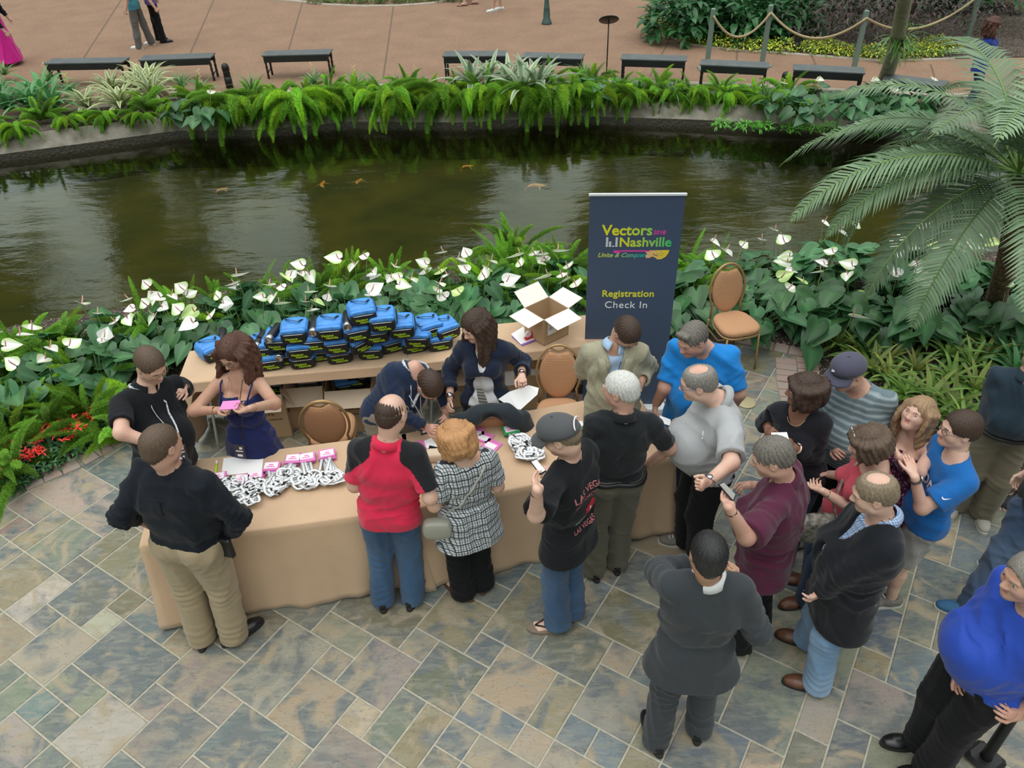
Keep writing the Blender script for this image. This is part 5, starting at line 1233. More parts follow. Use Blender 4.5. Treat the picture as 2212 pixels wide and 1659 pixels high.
    for tp in (top or []):
        t_ = tp.get('t', .014); sl = tp.get('sleeve', .62); hem = tp.get('hem', .12)
        pts = [Pv+lat*.22, Pv-lat*.22, Pv+fw*(.1+belly), Pv-fw*.15, Nk+spu*.12]+list(Sh.values())
        if sl > 0: pts += list(El.values())
        if sl > 1: pts += list(Wr.values())
        pts.append(Pv-np.array([0, 0, max(0, hem)])); lo, hi = lohi(pts, .17+max(0, tp.get('flare', 0)))
        G = Field(lo, hi, tp.get('h', h*.9)); torso(G, t_, k=.03, loose=tp.get('loose', .012)*.8)
        if hem > .02:
            fl = tp.get('flare', .02); q = Pv-np.array([0, 0, hem]); G.cap(Pv+lat*.040*s*W, q+lat*.045*s*W, PW+t_+(.022 if tp.get('open') else .012), PW+t_+fl, fw, .86, k=.03); G.cap(Pv-lat*.040*s*W, q-lat*.045*s*W, PW+t_+(.022 if tp.get('open') else .012), PW+t_+fl, fw, .86, k=.03)
            if belly: b_ = Pv*.66+Nk*.34; G.cap(b_+fw_s*belly*.9, b_*.3+q*.7+fw*belly*.5, .098*s*W+t_, .08*s*W+t_, k=.05)
        if sl > 0:
            for sd in (1, -1):
                A_ = Field(lo, hi, tp.get('h', h*.9)); arm(A_, t_*.85, sd, sl, loose=tp.get('sleeveloose', .012 if sl < 1 else .004), k=.02)
                e_ = (Sh[sd]+(El[sd]-Sh[sd])*sl) if sl < 1 else (El[sd]+(Wr[sd]-El[sd])*(sl-1)); d = unit(El[sd]-Sh[sd]) if sl < 1 else unit(Wr[sd]-El[sd])
                if sl < 1: A_.cap(e_-d*.03, e_+d*.12, .043*s*wA+.004, .043*s*wA+.004, k=.003, op='carve'); A_.plane(e_, d)
                else:
                    A_.cap(e_-d*.02, e_+d*.12, .031*s*wA+.007, .031*s*wA+.009, k=.003, op='carve'); w_ = A_._win(e_-.16, e_+.16)
                    if w_:
                        a_, b_ = w_; X = A_.ax[0][a_[0]:b_[0], None, None]-e_[0]; Y = A_.ax[1][None, a_[1]:b_[1], None]-e_[1]; Z = A_.ax[2][None, None, a_[2]:b_[2]]-e_[2]
                        al_ = X*d[0]+Y*d[1]+Z*d[2]; sub = A_.D[a_[0]:b_[0], a_[1]:b_[1], a_[2]:b_[2]]; m = (X*X+Y*Y+Z*Z) < .12**2; sub[m] = np.maximum(sub[m], np.broadcast_to(al_, sub.shape)[m])
                G.D = smin(G.D, A_.D, .022)
        G.plane(Pv-np.array([0, 0, hem]) if hem > 0 else Pv-spu*hem, -(spu if hem <= 0 else np.array([0, 0, 1.])-fw*tp.get('hemtilt', 0)))
        nk = tp.get('neck', 'crew'); up_ = Nk+spu*.03*s
        nr = .060*s*(.8+.2*W)
        if tp.get('strapless'): G.plane(Pv*.24+Nk*.76, spu); 
        elif nk in ('crew', 'collar'): G.cap(Nk+spu*.01*s+fw_s*.02*s, Nk+spu*.2*s+fw_s*.04*s, nr+(.008 if nk == 'crew' else .002), nr+.03, k=.006, op='carve')
        elif nk == 'wide': G.cap(Nk+spu*.01*s+fw_s*.03*s, Nk+spu*.2*s, nr+.035, nr+.06, k=.006, op='carve')
        if nk == 'V' or tp.get('open'):
            dp = tp.get('vdepth', .16); G.cap(Nk+spu*.01*s+fw_s*.02*s, Nk+spu*.2*s+fw_s*.04*s, nr+.006, nr+.03, k=.006, op='carve')
            q = Nk-spu*dp*s+fw_s*(.14*s+bust+belly*.3); G.cap(Nk+fw_s*.07*s, q, .055*s, .012*s, k=.006, op='carve')
            if tp.get('open'):
                ow = tp['open']; bb = Pv-np.array([0, 0, max(.0, hem)])+fw*(.22*s+belly)
                mid = Pv*.6+Nk*.4+fw_s*(.17*s+belly); G.cap(q, mid, .02*s, ow, k=.006, op='carve'); G.cap(mid, bb, ow, ow*1.8, k=.006, op='carve')
        if tp.get('straps'):
            G.plane(Pv*.22+Nk*.78+fw_s*.0, spu)
        if tp.get('cutarm'):
            for sd in (1, -1): G.cap(Sh[sd]+lat_s*sd*.02, El[sd], .075*s, .07*s, k=.01, op='carve')
        V, Fc = G.mesh(1)
        wq = Pv*.78+Nk*.22; fq = tp.get('fold', .006)/.006
        fo = [(wq+lat_s*sd*.14*W, unit(spu+lat_s*sd*.4), .13, 44, .009*fq) for sd in (1, -1)]+[(wq-fw_s*.12, unit(spu+lat_s*.3), .14, 36, .006*fq), (Pv*.4+Nk*.6-fw_s*.1+lat_s*.07, unit(lat_s+spu*.4), .13, 34, .005*fq)]
        if sl > 0: fo += [(Sh[sd]*.75+Pv*.25, unit(spu*.5+lat_s*sd), .09, 60, .008*fq) for sd in (1, -1)]+[(Sh[sd]*.45+El[sd]*.55, unit(unit(El[sd]-Sh[sd])+lat_s*.4), .08, 60, .005*fq) for sd in (1, -1)]
        if sl > 1: fo += [(El[sd], unit(unit(El[sd]-Sh[sd])+fw*.3), .10, 62, .009*fq) for sd in (1, -1)]+[(El[sd]*.5+Wr[sd]*.5, unit(Wr[sd]-El[sd]), .10, 55, .006*fq) for sd in (1, -1)]
        hp0 = Pv-np.array([0, 0, hem]) if hem > 0 else Pv-spu*hem; hn0 = spu if hem <= 0 else np.array([0, 0, 1.])-fw*tp.get('hemtilt', 0)
        wm = np.clip(((V-hp0)@hn0-.004)/.035, 0, 1)
        if sl > 0:
            for sd in (1, -1):
                e_ = (Sh[sd]+(El[sd]-Sh[sd])*sl) if sl < 1 else (El[sd]+(Wr[sd]-El[sd])*(sl-1)); d = unit(El[sd]-Sh[sd]) if sl < 1 else unit(Wr[sd]-El[sd])
                near_ = np.linalg.norm(V-e_, axis=1) < .11*wA; wm = np.where(near_, wm*np.clip((-((V-e_)@d)-.003)/.03, 0, 1), wm)
        V = wrinkle(V, Fc, tp.get('fold', .006), seed+2, 1.0, tp.get('fs', (1, 1, .8)), fo, wm=wm)
        cols = None
        if tp.get('paint'):
            rel = V-Nk; cols = tp['paint'](rel@lat_s, rel@fw_s, rel@spu, V)
        o = mesh_obj(tp.get('name', 'shirt'), V-base, Fc, tp['mat'], body, True, None, None, cols); TOPS[tp.get('name', 'shirt')] = (o, V, Fc)
        if nk == 'collar' or tp.get('collar'):
            cm = tp.get('collarmat', tp['mat']); m_ = MB(); n = 26; V = []; Fc = []
            ax1 = unit(nb-Nk); l1 = unit(lat_s-ax1*(lat_s@ax1)); f1 = np.cross(l1, ax1); f1 = f1 if f1@fw_s > 0 else -f1
            jk_ = 1 if nk != 'collar' else 0; cn = Nk+spu*(.030-.020*jk_+tp.get('collarup', 0))*s+fw_s*.004; nr2 = nr+.010*jk_
            for j, (rr_, zz) in enumerate(((nr2+.010, -.004), (nr2+.002, .022), (nr2+.005, .027), (nr2+.016, .012), (nr2+.032, -.016))):
                for k in range(n):
                    g = -math.pi/2+(k/(n-1)-.5)*2*math.radians(158); drop = max(0, math.sin(g))*(.012 if j < 3 else .034)
                    V.append(cn+(l1*math.cos(g)+f1*math.sin(g))*rr_*s**.5+ax1*(zz-drop)*s-base)
            for j in range(4):
                for k in range(n-1): Fc.append((j*n+k, j*n+k+1, (j+1)*n+k+1, (j+1)*n+k))
            oc = mesh_obj('collar', V, Fc, cm, o if False else body, True); sm = oc.modifiers.new('s', 'SOLIDIFY'); sm.thickness = .003
    # ---- shoes
    if shoes:
        for sd in (1, -1):
            f0 = Fd[sd]; l0 = np.array([-f0[1], f0[0], 0]); A0 = np.array([An[sd][0], An[sd][1], max(0, An[sd][2]-.09)]); zz = np.array([0, 0, 1.])
            if shoes.get('kind') == 'flipflop':
                m_ = MB(); V = []; n = 28; 
                out = []
                for k in range(n):
                    g = 2*math.pi*k/n; x = math.cos(g); y = math.sin(g); out.append(A0+f0*(.055+x*.150)+l0*y*(.050+.010*x))
                V = [p+zz*.002-base for p in out]+[p+zz*.024-base for p in out]
                o = mesh_obj('flip_flop', V, [tuple(range(n-1, -1, -1)), tuple(range(n, 2*n))]+[(i, (i+1) % n, n+(i+1) % n, n+i) for i in range(n)], shoes['mat'], body, False)
                m_ = MB(); tp_ = A0+f0*.150+l0*sd*-.008+zz*.035
                for e_ in (1, -1): m_.tube([tp_-base, A0+f0*.09+l0*e_*.03+zz*.062-base, A0+f0*.03+l0*e_*.048+zz*.03-base], .006, 6)
                m_.build('strap', soleb, o, True); continue
            G = Field(A0-.24, A0+np.array([.26, .26, .22]), .0068)
            hb = A0-f0*.045+zz*.05
            G.cap(hb, hb+f0*.06, .040*s, .038*s, k=.02); G.cap(hb+f0*.05, A0+f0*.125*s+zz*.034, .040*s, .040*s, zz, .80, k=.03); G.cap(A0+f0*.11*s+zz*.032, A0+f0*.165*s+zz*.030, .042*s, .036*s, zz, .68, k=.03)
            G.cap(A0+zz*.06, A0+zz*.09-f0*.01, .042*s, .040*s, k=.02)
            G.cap(A0+zz*.10-f0*.01, A0+zz*.2-f0*.01, .036*s, k=.004, op='carve') if shoes.get('low') else None
            G.plane(A0+zz*(.085 if shoes.get('low') else .10), zz); G.plane(A0+zz*.018, -zz)
            V, Fc = G.mesh(1); o = child('shoe', V, Fc, shoes['mat'])
            m_ = MB(); n = 26; out = []
            for k in range(n):
                g = 2*math.pi*k/n; x = math.cos(g); y = math.sin(g); wd = .046 if x > 0 else .040
                out.append(A0+f0*(.055*s+math.copysign(abs(x)**.85, x)*.152*s)+l0*math.copysign(abs(y)**.8, y)*wd*s)
            V = [p+zz*.0-base for p in out]+[p+zz*.022-base for p in out]; mesh_obj('sole', V, [tuple(range(n-1, -1, -1)), tuple(range(n, 2*n))]+[(i, (i+1) % n, n+(i+1) % n, n+i) for i in range(n)], shoes.get('sole', soleb), o, False)
            if shoes.get('laces'):
                m_ = MB()
                for i in range(4): c = A0+f0*(.05+.022*i)+zz*(.098-.010*i); m_.tube([c-l0*.02-base, c+zz*.004+f0*.01-base, c+l0*.02-base], .003, 5)
                m_.build('laces', shoes['laces'], o, True)
    return dict(body=body, base=base, H=H, hl=hl, hf=hf, hu=hu, Nk=Nk, Pv=Pv, fw=fw, lat=lat, fs=fw_s, ls=lat_s, sp=spu, El=El, Wr=Wr, Ti=Ti, Sh=Sh, hand=hinfo, tops=TOPS, s=s, child=child, An=An, Hd=Hd)
def watch(R, sd, m, face=None):
    W0 = R['Wr'][sd]; d = unit(R['Wr'][sd]-R['El'][sd]); c = W0-d*.02-R['base']; r_ = .034*R['s']; x = unit(np.cross(d, [0, 0, 1])); y = np.cross(d, x)
    mb_ = MB(); mb_.tube([c+(x*math.cos(g)+y*math.sin(g))*r_ for g in np.linspace(0, 2*math.pi, 20, endpoint=False)], .009, 6, closed=True, flat=.35); mb_.build('watch_band', m, R['body'], True)
    mb_ = MB(); n_ = y if y[2] > 0 else -y; mb_.lathe(c+n_*(r_+.002), [(.016, -.004), (.018, 0), (.016, .005), (0, .005)], 16, ax=[x, np.cross(n_, x), n_]); mb_.build('watch_face', face or steel, R['body'], True)
def surf_text(R, topname, txt_, size, c, ax, ay, m, bold=.02, shear=0, nm='print', arch=0.0):
    """lettering laid on the cloth along the direction it faces"""
    o, V, Fc = R['tops'][topname]; tree = BVHTree.FromPolygons([tuple(v) for v in V], [tuple(int(i) for i in f) for f in Fc]); an = unit(np.cross(ax, ay))
    if isinstance(txt_, str): T, TF = text_mesh(txt_, size, 0.0, shear, bold)
    else: T, TF = txt_
    out = []
    for v in T:
        y_ = v[1]-arch*v[0]**2*8
        p = np.asarray(c)+np.asarray(ax)*v[0]+np.asarray(ay)*y_+an*.35
        hit = tree.ray_cast(Vector(p), Vector(-an), .8)[0]
        out.append((np.array(hit)+an*.004 if hit is not None else p-an*.35)-R['base'])
    mesh_obj(nm, out, TF, m, R['body'], False)
def lanyard(R, m, ln=.42, badge=True, bm=None, w=.0135, off=.13):
    b = R['base']; Nk, fs, ls, sp, s = R['Nk'], R['fs'], R['ls'], R['sp'], R['s']; low = Nk+fs*off-sp*ln*s
    trees = [BVHTree.FromPolygons([tuple(v) for v in V], [tuple(int(i) for i in f) for f in Fc]) for (_, V, Fc) in R['tops'].values()]
    def push(p):
        best = p
        for t_ in trees:
            h_ = t_.ray_cast(Vector(p+fs*.5), Vector(-fs), .9)[0]
            if h_ is not None and (np.array(h_)-best)@fs > -.004: best = np.array(h_)+fs*.010
        return best
    for sd in (1, -1):
        pts = []
        for g in np.linspace(-1.5, .9, 7):
            dr = unit(ls*sd*math.cos(g)+fs*math.sin(g)+sp*.9); p = Nk+(ls*sd*math.cos(g)+fs*math.sin(g))*.072*s+sp*.01; bst = None
            for t_ in trees:
                h_ = t_.ray_cast(Vector(p+dr*.3), Vector(-dr), .4)[0]
                if h_ is not None and (bst is None or (np.array(h_)-bst)@dr > 0): bst = np.array(h_)
            pts.append((bst if bst is not None else p)+dr*.008)
        for f_ in np.linspace(.22, 1, 9): pts.append(push(Nk+ls*sd*.065*s*(1-f_)+fs*.08*s-sp*(.02+(ln-.02)*f_)*s))
        m_ = MB(); m_.tube([p-b for p in pts], w, 4, flat=.2, up=fs); m_.build('lanyard_strap', m, R['body'], True)
    if badge:
        c = push(low-sp*.055)+fs*.004-b; m_ = MB(); m_.box(c, (.075, .004, .11), ax=[ls, fs, sp]); o = m_.build('name_badge', bm or inkm, R['body'])
        m_ = MB(); m_.box(c+fs*.003-sp*.03, (.035, .001, .018), ax=[ls, fs, sp]); m_.box(c+fs*.003+sp*.005, (.05, .001, .008), ax=[ls, fs, sp]); m_.box(c+fs*.003+sp*.03+ls*.012, (.02, .001, .018), ax=[ls, fs, sp]); m_.build('badge_print', badgew, o)
import time as _tm
_t0 = _tm.time()
khaki = fabric('khaki_twill', (.36, .285, .18)); blackc = fabric('black_cotton', (.0075, .009, .012), sheen=.08); blackt = fabric('black_trousers_cloth', (.006, .006, .008), sheen=.05); blacks = fabric('black_shirt_cloth', (.007, .010, .016), sheen=.08)
redpm = fabric('red_pique', (.70, .03, .08), attr='tint'); jean = denim('blue_denim', (.028, .070, .15), (.06, .13, .24)); jeanlt = denim('light_blue_denim', (.16, .28, .45), (.30, .43, .60)); jeandk = denim('dark_denim', (.02, .04, .09), (.04, .08, .15))
navyd = fabric('navy_dress_cloth', (.015, .022, .105)); navyp = fabric('navy_pullover_knit', (.012, .025, .062)); navyb = fabric('navy_blazer_wool', (.010, .017, .040)); whites = fabric('white_shirt_cotton', (.70, .71, .72)); ltblue = fabric('light_blue_shirting', (.38, .52, .72))
tanj = fabric('tan_check_wool', (.36, .34, .24), noise=(60, .12)); olive = fabric('olive_grey_twill', (.105, .10, .072)); bluet = fabric('bright_blue_cotton', (.012, .215, .62)); greyp = fabric('light_grey_pique', (.40, .41, .425), sheen=.3); maroon = fabric('maroon_linen', (.085, .014, .040)); char = fabric('charcoal_suit_wool', (.037, .043, .050)); coral = fabric('coral_jersey', (.50, .07, .10)); slatep = fabric('slate_blue_pique', (.022, .042, .062)); royal = fabric('royal_blue_polyester', (.018, .065, .42), rough=.6)
greysh = fabric('light_grey_shorts', (.30, .29, .28)); magen = fabric('magenta_skirt', (.65, .02, .30)); greypant = fabric('grey_trousers', (.13, .125, .12)); tealc = fabric('teal_shirt', (.06, .25, .33)); cobalt = fabric('cobalt_tee', (.02, .045, .30))
lanm = mat('white_lanyard_ribbon', (.75, .78, .82), .6, noise=(90, .35, (.3, .32, .36))); goldm = mat('thin_gold_wire', (.5, .4, .22), .3, metal=.8); dkframe = mat('dark_glasses_frame', (.02, .02, .02), .3); capgrey = fabric('grey_cap_cotton', (.085, .088, .095)); capnavy = fabric('faded_navy_cap', (.075, .075, .115)); darkbadge = mat('dark_badge_card', (.035, .04, .045), .35); brownleather = mat('brown_leather_strap', (.10, .05, .03), .5)
def wave(name, cols, sc, kind='stripe', w_=.5):
    m = fabric(name, cols[0]); t = m.node_tree; b = t.nodes['Principled BSDF']; tcn = t.nodes.new('ShaderNodeTexCoord'); sx_ = t.nodes.new('ShaderNodeSeparateXYZ')
    nzz = t.nodes.new('ShaderNodeTexNoise'); nzz.inputs['Scale'].default_value = 5; t.links.new(tcn.outputs['Object'], nzz.inputs['Vector'])
    vm = t.nodes.new('ShaderNodeVectorMath'); vm.operation = 'MULTIPLY_ADD'; vm.inputs[1].default_value = (.03, .03, .03); t.links.new(nzz.outputs['Color'], vm.inputs[0]); t.links.new(tcn.outputs['Object'], vm.inputs[2]); t.links.new(vm.outputs[0], sx_.inputs[0])
    def bands(sock, s_, th, ph=0.0):
        a = t.nodes.new('ShaderNodeMath'); a.operation = 'MULTIPLY_ADD'; a.inputs[1].default_value = s_; a.inputs[2].default_value = ph; t.links.new(sock, a.inputs[0])
        c = t.nodes.new('ShaderNodeMath'); c.operation = 'FRACT'; t.links.new(a.outputs[0], c.inputs[0]); d = t.nodes.new('ShaderNodeMath'); d.operation = 'LESS_THAN'; d.inputs[1].default_value = th; t.links.new(c.outputs[0], d.inputs[0]); return d.outputs[0]
    def mix(f, A, B):
        x = t.nodes.new('ShaderNodeMix'); x.data_type = 'RGBA'; t.links.new(f, x.inputs['Factor'])
        for k, v in (('A', A), ('B', B)):
            if isinstance(v, tuple): x.inputs[k].default_value = (*v, 1)
            else: t.links.new(v, x.inputs[k])
        return x.outputs['Result']
    if kind == 'stripe':
        c = mix(bands(sx_.outputs[2], sc, w_), cols[0], cols[1]); c = mix(bands(sx_.outputs[2], sc, .12, .3), c, cols[2])
    elif kind == 'plaid':
        ad = t.nodes.new('ShaderNodeMath'); ad.operation = 'ADD'; t.links.new(sx_.outputs[0], ad.inputs[0]); t.links.new(sx_.outputs[1], ad.inputs[1])
        c = mix(bands(ad.outputs[0], sc, .28), cols[0], cols[1]); c = mix(bands(sx_.outputs[2], sc*1.1, .22), c, cols[1]); c = mix(bands(ad.outputs[0], sc*.5, .10, .4), c, cols[2]); c = mix(bands(sx_.outputs[2], sc*.4, .14), c, cols[2])
    else:
        vo = t.nodes.new('ShaderNodeTexVoronoi'); vo.inputs['Scale'].default_value = sc; t.links.new(tcn.outputs['Object'], vo.inputs['Vector']); l_ = t.nodes.new('ShaderNodeMath'); l_.operation = 'LESS_THAN'; l_.inputs[1].default_value = w_; t.links.new(vo.outputs['Distance'], l_.inputs[0])
        c = mix(l_.outputs[0], cols[0], cols[1])
    t.links.new(c, b.inputs['Base Color']); return m
stripes = wave('grey_teal_striped_jersey', ((.25, .315, .34), (.135, .185, .21), (.36, .43, .46)), 25); plaid = wave('crinkled_black_white_plaid', ((.58, .62, .64), (.12, .13, .15), (.035, .035, .045)), 48, 'plaid'); floral = wave('plum_floral_print', ((.065, .010, .04), (.42, .22, .33)), 55, 'dots', .30); gingham = wave('blue_gingham', ((.55, .62, .75), (.13, .25, .50), (.13, .25, .5)), 70, 'plaid')
tiem = wave('striped_grey_tie', ((.30, .29, .25), (.12, .12, .10), (.4, .4, .38)), 40)
KH = dict(mat=khaki, hem=.035)
def redpaint(x, y, z, V):
    c = np.tile(np.array([.70, .022, .075]), (len(x), 1)); m = (np.abs(x) > .085+np.clip(-z-.02, 0, 1)*.55) & (z > -.24) & (z < .05) & (np.abs(x) < .34); m &= (np.abs(x) > .10) | (z > -.05); m &= z > (-.03-(np.abs(x)-.085)*1.15); c[m] = (.010, .011, .014); return c
red_shirt = mat('red_black_polo_cloth', (.7, .03, .08), .8, spec=.2, attr='tint', noise=(3, .12), bump=(260, .2), sheen=.2)
# 1
R = person('person in a black polo with a white lanyard behind the left table end', dict(neck=(318, 838), head=(325, 788), pelvis=(352, 985), er=(262, 935, 'n'), wr=(362, 968, 'n'), tr=(397, 962), el=(404, 842), wl=(396, 834, 1.3), tl=(380, 858)),
   s=0.97, build=1.42, belly=.13, yaw=-40, hyaw=-38, hp=-.55, skin='fair', hair=dict(col='brown', t=.007, nape=-.06), glasses=goldm, top=[dict(name='polo_shirt', mat=blackc, sleeve=.72, hem=.12, neck='collar', loose=.02)], bottom=KH, shoes=dict(mat=shoeblk), seed=11)
lanyard(R, lanm, .34, True, darkbadge)
# 2
R = person('person with long wavy auburn hair and glasses in a navy sleeveless dress', dict(neck=(518, 815), head=(503, 764), pelvis=(540, 940), er=(418, 888, 'n'), wr=(474, 886, 'n'), tr=(503, 872), el=(594, 872, 'n'), wl=(540, 882, 'n'), tl=(508, 888)),
   s=0.93, build=1.0, bust=.035, fem=True, yaw=-98, hyaw=-108, hp=-.38, skin='tan', hair=dict(col='auburn', style='long', len=.30, wave=.018, spread=.05, browcol='darkbrown', open=122, thick=1.15), glasses=dkframe,
   hands=dict(r=dict(curl=.7, palm='down'), l=dict(curl=.5, palm='up')), top=[dict(name='dress', mat=navyd, sleeve=0, hem=.42, flare=.10, neck='V', vdepth=.17, straps=True, loose=.015, fold=.008, fs=(1, 1, .35))], shoes=dict(mat=shoeblk), seed=12)
for sd in (1, -1):
    m_ = MB(); m_.tube([R['Nk']+R['ls']*sd*.085+R['fs']*.155-R['sp']*.13-R['base'], R['Nk']+R['ls']*sd*.105+R['fs']*.07-R['sp']*.02-R['base'], R['Nk']+R['ls']*sd*.10-R['fs']*.03+R['sp']*.02-R['base'], R['Nk']+R['ls']*sd*.08-R['fs']*.10-R['sp']*.10-R['base']], .006, 6); m_.build('dress_strap', navyd, R['body'], True)
lanyard(R, brownleather, .46, True, darkbadge, w=.004, off=.17)
h_ = R['Wr'][-1]*.5+R['Wr'][1]*.5
held('name_badge', 'pink badge held by the person in the navy dress', [h_+np.array(q) for q in ((-.06, -.07, .05), (.05, -.07, .055), (.06, -.01, .075), (-.05, -.01, .07))], pinkm, .006, 'badge')
# 3
R = person('person in a black long sleeved shirt and khakis, back to us, at the left table', dict(neck=(372, 1018), head=(350, 962), pelvis=(402, 1200), el=(262, 1115), wl=(300, 1120, 'f'), er=(515, 1118), wr=(500, 1155, .95), tr=(497, 1190), al=(432, 1366), ar=(502, 1362)),
   s=1.00, build=1.62, belly=.12, yaw=74, hyaw=58, hp=-.1, hair=dict(col='brown', t=.007, nape=-.085), top=[dict(name='shirt', mat=blacks, sleeve=1.85, hem=-.03, neck='collar', loose=.035, t=.018, fold=.007)], bottom=dict(mat=khaki, hem=.035, fold=.008), shoes=dict(mat=shoeblk), footyaw=dict(l=100, r=42), seed=1, skin='ruddy')
hp_ = R['Pv']-R['lat']*.235+R['fw']*.02-R['base']+np.array([0, 0, -.03]); m_ = MB(); m_.box(hp_, (.035, .09, .15), R and math.radians(74), bev=.008); m_.build('phone_holster', blackm, R['body'])
m_ = MB(); c_ = R['Nk']-R['fs']*.155*1.05-R['sp']*.13-R['base']; m_.box(c_, (.035, .004, .10), ax=[R['ls'], R['fs'], R['sp']]); m_.box(c_+R['sp']*.055, (.10, .004, .006), ax=[R['ls'], R['fs'], R['sp']]); m_.build('back_pleat', blacks, R['body'])
# 4
R = person('balding person in a red polo with black shoulders and blue jeans, seen from behind', dict(neck=(836, 962), head=(846, 893), pelvis=(856, 1150), el=(766, 1048), wl=(800, 1050, 'f'), er=(930, 1075), wr=(925, 1035, 'f'), al=(826, 1284), ar=(890, 1280)),
   s=0.98, build=1.22, belly=.04, yaw=86, hyaw=66, hp=-.3, skin='fair', hair=dict(col='darkbrown', t=.006, nape=-.065, bald=.074, bx=.0), glasses=goldm, top=[dict(name='polo_shirt', h=.0068, mat=red_shirt, sleeve=.80, hem=.125, neck='collar', collarmat=fabric('red_collar_rib', (.70, .022, .075)), loose=.025, flare=.02, paint=redpaint, hemtilt=-.22)],
   bottom=dict(mat=jean, hem=.030, fold=.008), shoes=dict(mat=shoeblk), footyaw=dict(l=95, r=75), seed=4)
# 5
R = person('person with copper blonde hair in a black and white plaid tunic, back to us', dict(neck=(1006, 992), head=(984, 944), pelvis=(1010, 1128), el=(938, 1092), wl=(915, 1050, 'f'), er=(1075, 1050), wr=(1040, 1000, 'f'), al=(1000, 1266), ar=(1040, 1246)),
   s=0.88, build=1.32, fem=True, yaw=112, hyaw=128, hp=-.25, skin='fair', hair=dict(col='copper', style='long', len=.175, wave=.004, spread=.02, tuck=.015, open=138, thick=1.1, t=.008, n=34, fringe=True), top=[dict(name='tunic', mat=plaid, sleeve=.78, hem=.25, flare=.05, neck='wide', loose=.03, fold=.007, fs=(1.3, 1.3, .5))],
   bottom=dict(mat=blackt, hem=.045), shoes=dict(kind='flipflop', mat=brownleather), feet='bare', footyaw=dict(l=135, r=95), seed=5)
b_ = R['base']; q0 = R['Nk']+R['ls']*-.09-R['fs']*.10*1.5-R['sp']*.02; q3 = R['Pv']+R['ls']*.19-R['fs']*.06+R['sp']*.02
strapm = mat('pale_grey_strap', (.42, .42, .38), .5)
tr_ = BVHTree.FromPolygons([tuple(v) for v in R['tops']['tunic'][1]], [tuple(int(i) for i in f) for f in R['tops']['tunic'][2]])
pts = []
for f_ in np.linspace(0, 1, 14):
    p = q0*(1-f_)+q3*f_-R['fs']*.3; hh = tr_.ray_cast(Vector(p), Vector(R['fs']), .6)[0]; pts.append((np.array(hh)-R['fs']*.006 if hh is not None else q0*(1-f_)+q3*f_)-b_)
m_ = MB(); m_.tube(pts, .011, 6, flat=.3, up=R['fs']); sb_ = m_.build('handbag_strap', strapm, None, True, tuple(b_)); sb_.name = 'crossbody_bag'; tag(sb_, 'small pale crossbody bag with a thin strap over the plaid tunic', 'bag')
V, Fc = softbox(q3+R['ls']*.03-b_-R['sp']*.04, (.16, .08, .13), .2); mesh_obj('pouch', V, Fc, mat('pewter_leather', (.30, .30, .25), .45), sb_)
# 6
R = person('person in a navy pullover with a lanyard bending over between the tables', dict(neck=(892, 800), head=(928, 832), zhd=1.17, pelvis=(838, 880), er=(862, 905), wr=(922, 924, .82), tr=(948, 930), el=(952, 848), wl=(962, 895, .82), tl=(966, 915)),
   s=0.97, build=1.28, belly=.05, zsh=1.24, yaw=-62, hyaw=-50, hp=-1.15, skin='ruddy', hair=dict(col='darkbrown', t=.007, nape=-.05), top=[dict(name='pullover', mat=navyp, sleeve=1.88, hem=.04, neck='crew', loose=.03)], bottom=dict(mat=fabric('grey_khaki', (.22, .20, .155)), hem=.03), shoes=dict(mat=shoeblk), seed=6)
lanyard(R, lanm, .18, False); 
p0 = R['Nk']+R['fs']*.15-R['sp']*.10; b_ = R['base']; m_ = MB(); m_.tube([p0+R['ls']*.05-b_, p0+np.array([.03, 0, -.12])-b_, p0+np.array([.05, -.02, -.26])-b_], .008, 4, flat=.3); m_.tube([p0-R['ls']*.05-b_, p0+np.array([.02, -.02, -.14])-b_, p0+np.array([.05, -.02, -.26])-b_], .008, 4, flat=.3); m_.build('hanging_lanyard', lanm, R['body'], True)
m_ = MB(); m_.box(p0+np.array([.05, -.02, -.33])-b_, (.075, .006, .12), .4); m_.build('name_badge', darkbadge, R['body']); m_ = MB(); m_.box(p0+np.array([.05, -.026, -.35])-b_, (.04, .004, .03), .4); m_.box(p0+np.array([.05, -.026, -.30])-b_, (.05, .004, .015), .4); m_.build('badge_print', badgew, R['body'])
# 7
R = person('person with long straight dark hair in a navy blazer holding a white sheet', dict(neck=(1045, 742), head=(1027, 704), pelvis=(1050, 862), er=(972, 800), wr=(972, 862, .9), tr=(960, 903), el=(1128, 782), wl=(1127, 812, 1.05), tl=(1130, 840)),
   s=0.92, build=1.08, bust=.03, fem=True, yaw=-98, hyaw=-142, hp=-.40, skin='fair', hair=dict(col='darkbrown', style='long', len=.36, wave=.003, spread=.02, open=128, thick=1.05), hands=dict(l=dict(curl=.55, palm=(0, .5, -.8)), r=dict(curl=.4)),
   top=[dict(name='shirt', mat=whites, sleeve=0, hem=.04, neck='V', vdepth=.08, t=.009), dict(name='blazer', mat=navyb, sleeve=1.62, hem=.05, neck='V', vdepth=.20, open=.10, t=.021, collar=False)], bottom=dict(mat=jeandk, hem=.02, belt=blackm), shoes=dict(mat=shoeblk), seed=7)
b_ = R['base']; q = R['Nk']+R['fs']*.17-R['sp']*.27; m_ = MB(); V = []
for (w_, d_) in ((.018, -.02), (.030, .05), (.034, .14), (.0, .18)): c_ = q-R['sp']*d_+R['fs']*(.012)+R['ls']*(-.01+d_*.2)-b_; V += [c_-R['ls']*w_, c_+R['ls']*w_]
mesh_obj('necktie_end', V, [(0, 1, 3, 2), (2, 3, 5, 4), (4, 5, 7, 6)], tiem, R['body'], False)
